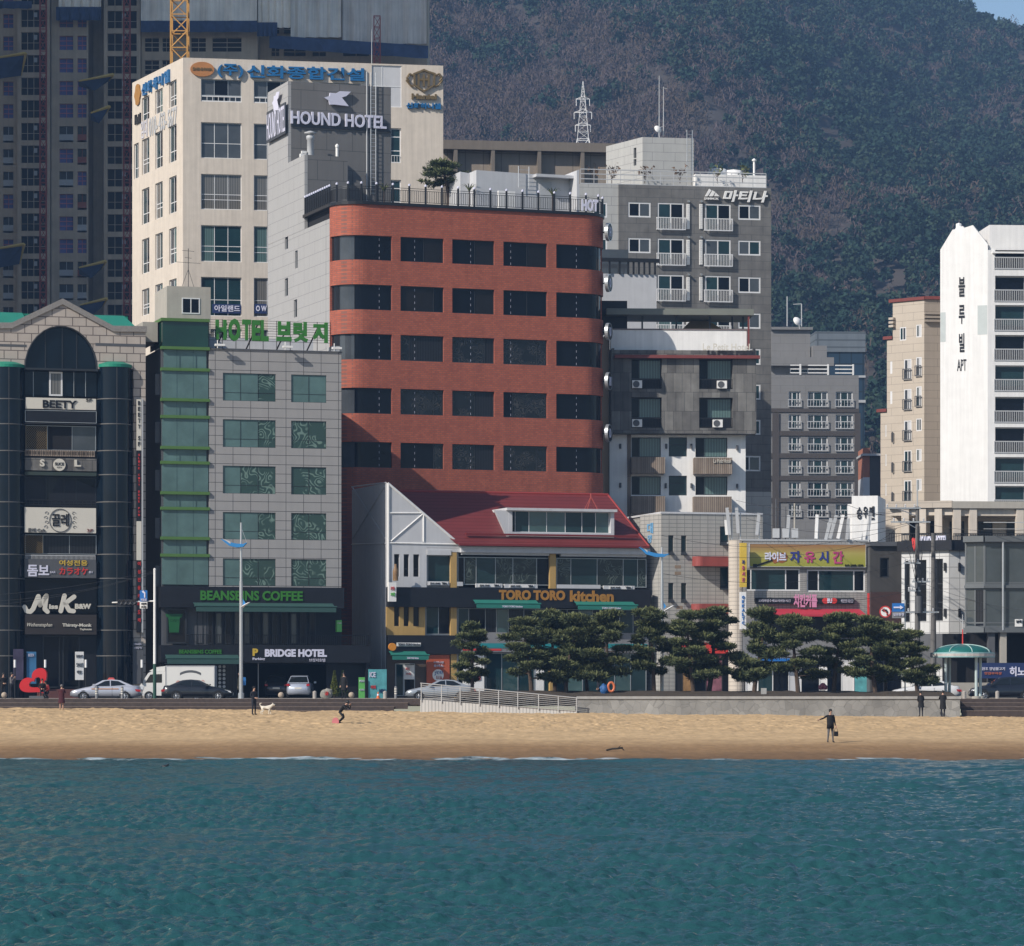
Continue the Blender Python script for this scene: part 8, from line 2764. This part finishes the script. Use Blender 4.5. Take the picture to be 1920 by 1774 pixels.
# ------------------------------------------------------------------ people
M['skin'] = mat('skin', (.42, .25, .18), .6, var=.05)
M['hairB'] = mat('black hair', (.010, .009, .008), .5)
M['navyC'] = mat('dark navy cloth', (.012, .014, .022), .85, var=.2)
M['blackC'] = mat('black cloth', (.008, .008, .009), .85, var=.2)
M['greyC'] = mat('grey trousers cloth', (.10, .10, .105), .85)
M['maroonC'] = mat('maroon wool', (.05, .009, .014), .9, var=.15)
M['shoe'] = mat('dark shoe', (.015, .013, .012), .5)

def beach_at(px, py):
    best = None
    for Y in np.arange(178, 231, .1):
        p = W(px, py, float(Y))
        d_ = abs(p.z - float(sand_z(np.array([p.x]), np.array([p.y]))[0]))
        if best is None or d_ < best[0]:
            best = (d_, p)
    return best[1]

def skin_mesh(name, joints, edges, mats, reg, root=0):
    """joints: (position, radius); one skinned surface, coloured by the nearest joint"""
    me = bpy.data.meshes.new(name)
    me.from_pydata([j[0] for j in joints], edges, [])
    o = bpy.data.objects.new(name, me)
    COL.objects.link(o)
    sm = o.modifiers.new('skin', 'SKIN')
    sm.use_smooth_shade = True
    for i, j in enumerate(joints):
        r = j[1] if isinstance(j[1], tuple) else (j[1], j[1])
        me.skin_vertices[0].data[i].radius = r
        me.skin_vertices[0].data[i].use_root = i == root
    ss_ = o.modifiers.new('sub', 'SUBSURF')
    ss_.levels = ss_.render_levels = 1
    m2 = bpy.data.meshes.new_from_object(o.evaluated_get(bpy.context.evaluated_depsgraph_get()))
    bpy.data.objects.remove(o)
    bpy.data.meshes.remove(me)
    m2.name = name
    m2.materials.clear()
    for m in mats: m2.materials.append(M[m] if isinstance(m, str) else m)
    P = np.array([j[0] for j in joints])
    E_ = np.array(edges)
    A, B = P[E_[:, 0]], P[E_[:, 1]]
    for p in m2.polygons:
        c = np.array(p.center)
        t_ = np.clip(((c - A) * (B - A)).sum(1) / np.maximum(((B - A) ** 2).sum(1), 1e-9), 0, 1)
        d_ = np.linalg.norm(A + (B - A) * t_[:, None] - c, axis=1)
        k = int(d_.argmin())
        p.material_index = reg[E_[k][1]]
        p.use_smooth = True
    return m2

def person(lb, pos, rz, H=1.72, coat='blackC', legs='navyC', shoe='shoe', hair='hairB', pose=None, long_coat=None, bare=False, group=None, hat=None, lean=0, crouch=0, hood=False):
    """faces -y before turning; pose gives elbow and wrist of each arm and knee and ankle of each leg, in metres from shoulder / hip"""
    pose = pose or {}
    s = H / 1.72
    o = thing('person', lb, 'person', T(pos.x, pos.y, pos.z, rz), group)
    J, Ed, Rg = [], [], []
    def add(p, r, par, rg):
        J.append((tuple(Vector(p) * s), r * s if not isinstance(r, tuple) else tuple(q * s for q in r)))
        Rg.append(rg)
        if par is not None: Ed.append((par, len(J) - 1))
        return len(J) - 1
    ph = .93 - crouch
    cl, sl2 = math.cos(lean), math.sin(lean)
    def up(x, y, z_):                       # torso point, leaned forward about the pelvis
        return Vector((x, y * cl - z_ * sl2, ph + y * -sl2 * 0 + z_ * cl))
    # regions: 0 coat 1 legs 2 skin 3 shoes
    pel = add((0, 0, ph), (.155, .115), None, 0)
    wst = add(up(0, 0, .20), (.145, .105), pel, 0)
    chs = add(up(0, .0, .40), (.175, .12), wst, 0)
    nk0 = add(up(0, .0, .53), (.075, .07), chs, 0)
    nk = add(up(0, -.015, .60), .055, nk0, 2)
    hd = add(up(0, -.03, .70), (.075, .092), nk, 2)
    tp = add(up(0, -.02, .79), (.055, .065), hd, 2)
    ns = add(up(0, -.135, .695), .016, hd, 2)
    head_c = up(0, -.025, .72)
    for sd, nm in ((-1, 'l'), (1, 'r')):
        sh = up(sd * .185, .0, .48)
        si = add(sh, .062, chs, 0)
        el, wr = pose.get('arm_' + nm, ((sd * .05, .02, -.29), (sd * .06, -.05, -.54)))
        ei = add(sh + Vector(el), .047, si, 0)
        wi = add(sh + Vector(wr), .032, ei, 0)
        dr = (Vector(wr) - Vector(el)).normalized()
        sd_v = dr.cross(Vector((0, 1, 0)))
        if sd_v.length < .1: sd_v = dr.cross(Vector((1, 0, 0)))
        sd_v.normalize()
        nrm = dr.cross(sd_v)
        pi = add(sh + Vector(wr) + dr * .06, (.036, .022), wi, 2)
        base_ = sh + Vector(wr) + dr * .085
        for q, (f, ln) in enumerate(((-.030, .062), (-.010, .075), (.010, .07), (.030, .055))):
            a = add(base_ + sd_v * f + dr * .01, .0105, pi, 2)
            b = add(base_ + sd_v * f + dr * ln * .7 + nrm * .012, .009, a, 2)
            add(base_ + sd_v * f + dr * ln * .9 + nrm * .035, .008, b, 2)
        a = add(sh + Vector(wr) + dr * .045 + sd_v * .045, .011, pi, 2)
        add(sh + Vector(wr) + dr * .085 + sd_v * .065 + nrm * .012, .009, a, 2)
        hp_ = Vector((sd * .09, 0, ph - .04))
        hi = add(hp_, .10, pel, 1)
        kn, an = pose.get('leg_' + nm, ((sd * .01, -.01, -.42), (sd * .015, .01, -.81)))
        ki = add(hp_ + Vector(kn), .062, hi, 2 if bare else 1)
        ai = add(hp_ + Vector(an), .042, ki, 2 if bare else 1)
        ft = hp_ + Vector(an)
        hl = add((ft.x, ft.y + .02, max(.04, ft.z - .05)), .042, ai, 3)
        add((ft.x + sd * .02, ft.y - .15, max(.03, ft.z - .055)), (.042, .028), hl, 3)
    link('body', skin_mesh('body', J, Ed, [coat, legs, 'skin', shoe], Rg), o)
    hb = MB()
    hc = head_c * s
    R_ = .105 * s
    bm = bmesh.new(); bmesh.ops.create_icosphere(bm, subdivisions=2, radius=1)
    for v in bm.verts:
        c = v.co
        v.co = Vector((hc.x + c.x * R_ * .86, hc.y + .012 + c.y * R_ * 1.02 + (.02 if c.y > 0 else 0), hc.z + .035 * s + c.z * R_ * 1.0))
        if c.y < -.25 and c.z < .45: v.co.y = hc.y - .045 + .0 * c.x; v.co.z = max(v.co.z, hc.z + .05)
    me = bpy.data.meshes.new('hair'); bm.to_mesh(me); bm.free()
    for p in me.polygons: p.use_smooth = True
    me.materials.append(M[hair] if isinstance(hair, str) else hair)
    link('hood' if hood else 'hat' if hat else 'hair', me, o)
    eb = MB()
    for sd in (-1, 1):
        q = up(sd * .032, -.112, .725) * s
        eb.lathe([(0, -.008), (.011, 0), (0, .008)], tuple(q), 8)
    obj('eyes', eb, 'black', o)
    if long_coat:
        z0, fl = long_coat
        cb = MB()
        n = 18
        lv = [(up(0, 0, .47) * s, .17, .115), (up(0, 0, .30) * s, .20, .145), (up(0, 0, .05) * s, .19, .15), (Vector((0, .0, ph - .2)) * s, .20 + fl * .3, .16 + fl * .3), (Vector((0, .01, z0)) * s, .19 + fl, .16 + fl)]
        for c, a, b in lv:
            for i in range(n):
                t_ = 6.28319 * i / n
                cb.v.append((c.x + a * s * math.cos(t_), c.y + b * s * math.sin(t_), c.z))
        for q in range(len(lv) - 1):
            for i in range(n):
                j = (i + 1) % n
                cb.f.append((q * n + i, (q + 1) * n + i, (q + 1) * n + j, q * n + j)); cb.m.append(0)
        obj('coat', cb, coat, o, None, True)
    return o, up, s

ARM_FACE = {'arm_l': ((-.06, -.12, -.24), (.10, -.22, -.02)), 'arm_r': ((.06, -.12, -.24), (-.10, -.22, -.02))}
ARM_FRONT = {'arm_l': ((-.06, .03, -.28), (.10, -.20, -.36)), 'arm_r': ((.06, .03, -.28), (-.08, -.22, -.36))}
def held(name, lb, cat, mb, m, mx, **k):
    o = thing(name, lb, cat, mx)
    obj(k.get('part', 'shell'), mb, m, o)
    return o
# woman in the maroon coat, back to the sea
p = beach_at(115.5, 1332)
person('person in knee length maroon coat standing on the sand at left', p, math.pi - .25, 1.62, 'maroonC', 'maroonC', hair=mat('grey knit hat', (.16, .15, .15), .9), pose=ARM_FACE, long_coat=(.50, .05), bare=True, hat=True)
# man with the dog
p = beach_at(476, 1340)
dgp = beach_at(500, 1340)
person('person in dark navy jacket and cap standing on the sand holding a dog leash', p, .7, 1.74, 'navyC', 'navyC', pose=ARM_FRONT, hair='blackC', hat=True)
dp = Vector((dgp.x, p.y - .1, float(sand_z(np.array([dgp.x]), np.array([p.y - .1]))[0]) + .02))
o = thing('dog', 'white curly tailed dog standing on the sand beside the person with the leash', 'dog', T(dp.x, dp.y, dp.z, 0))
J, Ed, Rg = [], [], []
def dj(x, y, z_, r, par, rg=0):
    J.append(((x, y, z_), r)); Rg.append(rg)
    if par is not None: Ed.append((par, len(J) - 1))
    return len(J) - 1
a = dj(-.25, 0, .44, (.10, .11), None)
b = dj(-.02, 0, .43, (.10, .11), a)
c = dj(.20, 0, .44, (.115, .135), b)
n1 = dj(.33, 0, .55, .075, c)
h = dj(.42, 0, .62, (.07, .07), n1)
mz = dj(.54, 0, .585, .038, h)
dj(.585, 0, .58, .022, mz, 1)
for sd in (-1, 1):
    e = dj(.385, sd * .045, .70, .022, h)
    dj(.38, sd * .06, .745, .010, e)
    q = dj(.21, sd * .075, .34, .05, c); w_ = dj(.20 + .04 * sd, sd * .08, .18, .030, q); f_ = dj(.21 + .06 * sd, sd * .08, .03, .026, w_); dj(.26 + .06 * sd, sd * .08, .02, .022, f_)
    q = dj(-.26, sd * .075, .33, .068, a); k_ = dj(-.20 - .05 * sd, sd * .08, .24, .045, q); hk = dj(-.33 - .05 * sd, sd * .08, .15, .026, k_); f_ = dj(-.30 - .05 * sd, sd * .08, .03, .024, hk); dj(-.25 - .05 * sd, sd * .08, .02, .022, f_)
t1 = dj(-.36, 0, .53, .035, a); t2 = dj(-.42, 0, .64, .04, t1); t3 = dj(-.36, 0, .72, .035, t2); dj(-.28, 0, .70, .02, t3)
link('body', skin_mesh('body', J, Ed, [mat('white fur', (.62, .57, .48), .9, var=.08, scale=8), 'black'], Rg), o)
lp = thing('dog_leash', 'thin leash between the hand and the white dog', 'leash', T(p.x, p.y, p.z))
obj('strap', MB().path([(.22, -.22, .95), (.45, -.12, .72), (dp.x - p.x + .3, dp.y - p.y, .55 + dp.z - p.z)], .008, 4), mat('leash brown', (.12, .07, .05), .8), lp)
# crouching photographer
p = beach_at(638, 1356)
o, up, s_ = person('person in black bending low on the sand with a camera at the face', p, 1.15, 1.72, 'blackC', 'blackC', lean=.75, crouch=.22,
       pose={'arm_l': ((-.08, -.20, -.22), (.08, -.32, .02)), 'arm_r': ((.08, -.20, -.22), (-.10, -.32, .02)), 'leg_l': ((-.02, -.26, -.28), (-.02, .06, -.60)), 'leg_r': ((.03, -.20, -.32), (.03, .14, -.60))})
cpos = o.matrix_basis @ (up(0, -.22, .64) * s_)
held('camera', 'small dark camera held at the face of the bending person', 'camera', MB().box(-.07, .07, -.04, .04, -.045, .045).tube((0, -.04, 0), (0, -.12, 0), .035, n=12), 'black', T(cpos.x, cpos.y, cpos.z, 1.15), part='camera_body')
held('bag', 'small pink bag lying on the sand at the feet of the bending person', 'bag', MB().prism([(-.2, 0), (.2, 0), (.22, .12), (.15, .3), (.02, .36), (-.12, .3), (-.2, .14)], -.12, .12), mat('pink cloth', (.55, .18, .19), .8), T(p.x - .28, p.y - .25, float(sand_z(np.array([p.x - .28]), np.array([p.y - .25]))[0])))
# man pointing, near the water
p = beach_at(1557, 1392)
o, up, s_ = person('person in dark jacket near the water with one arm stretched out left', p, .25, 1.74, 'blackC', 'greyC', pose={'arm_l': ((-.24, -.05, -.14), (-.46, -.10, -.20)), 'arm_r': ((.06, .03, -.28), (.08, -.06, -.52)), 'leg_l': ((-.03, -.03, -.42), (-.06, .0, -.81)), 'leg_r': ((.03, .0, -.42), (.07, .03, -.81))}, long_coat=(.74, .01))
bp = o.matrix_basis @ Vector((.30, -.06, .55))
held('bag', 'black shoulder bag hanging from the hand of the pointing person', 'bag', MB().box(-.11, .11, -.05, .05, -.22, .04).path([(-.1, 0, .04), (-.05, 0, .2), (.03, 0, .25), (.1, 0, .04)], .012, 5), 'blackC', T(bp.x, bp.y, bp.z, .25))
# two at the planter
for px, lb, hh, lc, rz, ps in ((1727, 'person in dark coat leaning on the planter wall left of the gazebo', 1.62, (.62, .05), math.pi + .3, ARM_FRONT), (1768, 'person in long black hooded coat standing before the gazebo', 1.66, (.5, .04), math.pi, ARM_FACE)):
    p = W(px, 1340, 228.6)
    p.z = float(sand_z(np.array([p.x]), np.array([p.y]))[0]) + .02
    person(lb, p, rz, hh, 'blackC', 'navyC', pose=ps, long_coat=lc, lean=.12 if px < 1750 else 0, hair='hairB', hood=px > 1750)
# on the promenade
for px, Y, lb, hh, ct, lg, rz, ps, kw in (
        (645, 236, 'person in long black coat standing on the promenade beside the boulder', 1.72, 'blackC', 'blackC', -.4, None, dict(long_coat=(.55, .03))),
        (450, 234.5, 'person in dark olive coat walking behind the street lamp with a blue backpack', 1.74, mat('dark olive cloth', (.035, .035, .026), .9), 'blackC', -1.2, None, dict(long_coat=(.6, .02))),
        (6, 234.5, 'person in black jacket at the left picture edge beside the stone ball', 1.66, 'blackC', 'blackC', .5, ARM_FRONT, {}),
        (22, 234.8, 'person in grey padded jacket holding a phone up at the left edge', 1.70, mat('grey padded cloth', (.13, .125, .13), .9), 'navyC', 1.2, ARM_FACE, {}),
        (1122, 245, 'person in a dark jacket walking behind the pines', 1.7, 'navyC', 'blackC', -1.4, None, {})):
    z0 = ZS if Y < 238 else ZS - .14
    o, up, s_ = person(lb, Vector((X(px, Y), Y, z0)), rz, hh, ct, lg, pose=ps, **kw)
    if px == 450:
        bp = o.matrix_basis @ Vector((0, .23, 1.2))
        held('backpack', 'bright blue backpack worn by the person behind the street lamp', 'backpack', MB().prism([(-.17, -.32), (.17, -.32), (.2, .0), (.15, .22), (-.15, .22), (-.2, .0)], -.12, .12), mat('blue backpack cloth', (.03, .17, .45), .7), T(bp.x, bp.y, bp.z, -1.2))
p = Vector((X(79, 233.1), 233.1, ZS + .16))
person('person in black sitting inside the red heart sculpture', p, .2, 1.6, 'blackC', 'navyC', crouch=.52, lean=.15, pose={'leg_l': ((-.04, -.40, .02), (-.04, -.42, -.30)), 'leg_r': ((.04, -.40, .02), (.04, -.42, -.30)), **ARM_FRONT})
p = Vector((X(88, 233.3), 233.3, ZS))
person('person in red jacket crouching at the right side of the red heart sculpture', p, -.3, 1.6, mat('red jacket cloth', (.22, .02, .02), .8), 'blackC', crouch=.45, lean=.35, pose={'leg_l': ((-.03, -.34, -.18), (-.03, -.08, -.37)), 'leg_r': ((.03, -.34, -.18), (.03, -.08, -.37)), **ARM_FRONT})
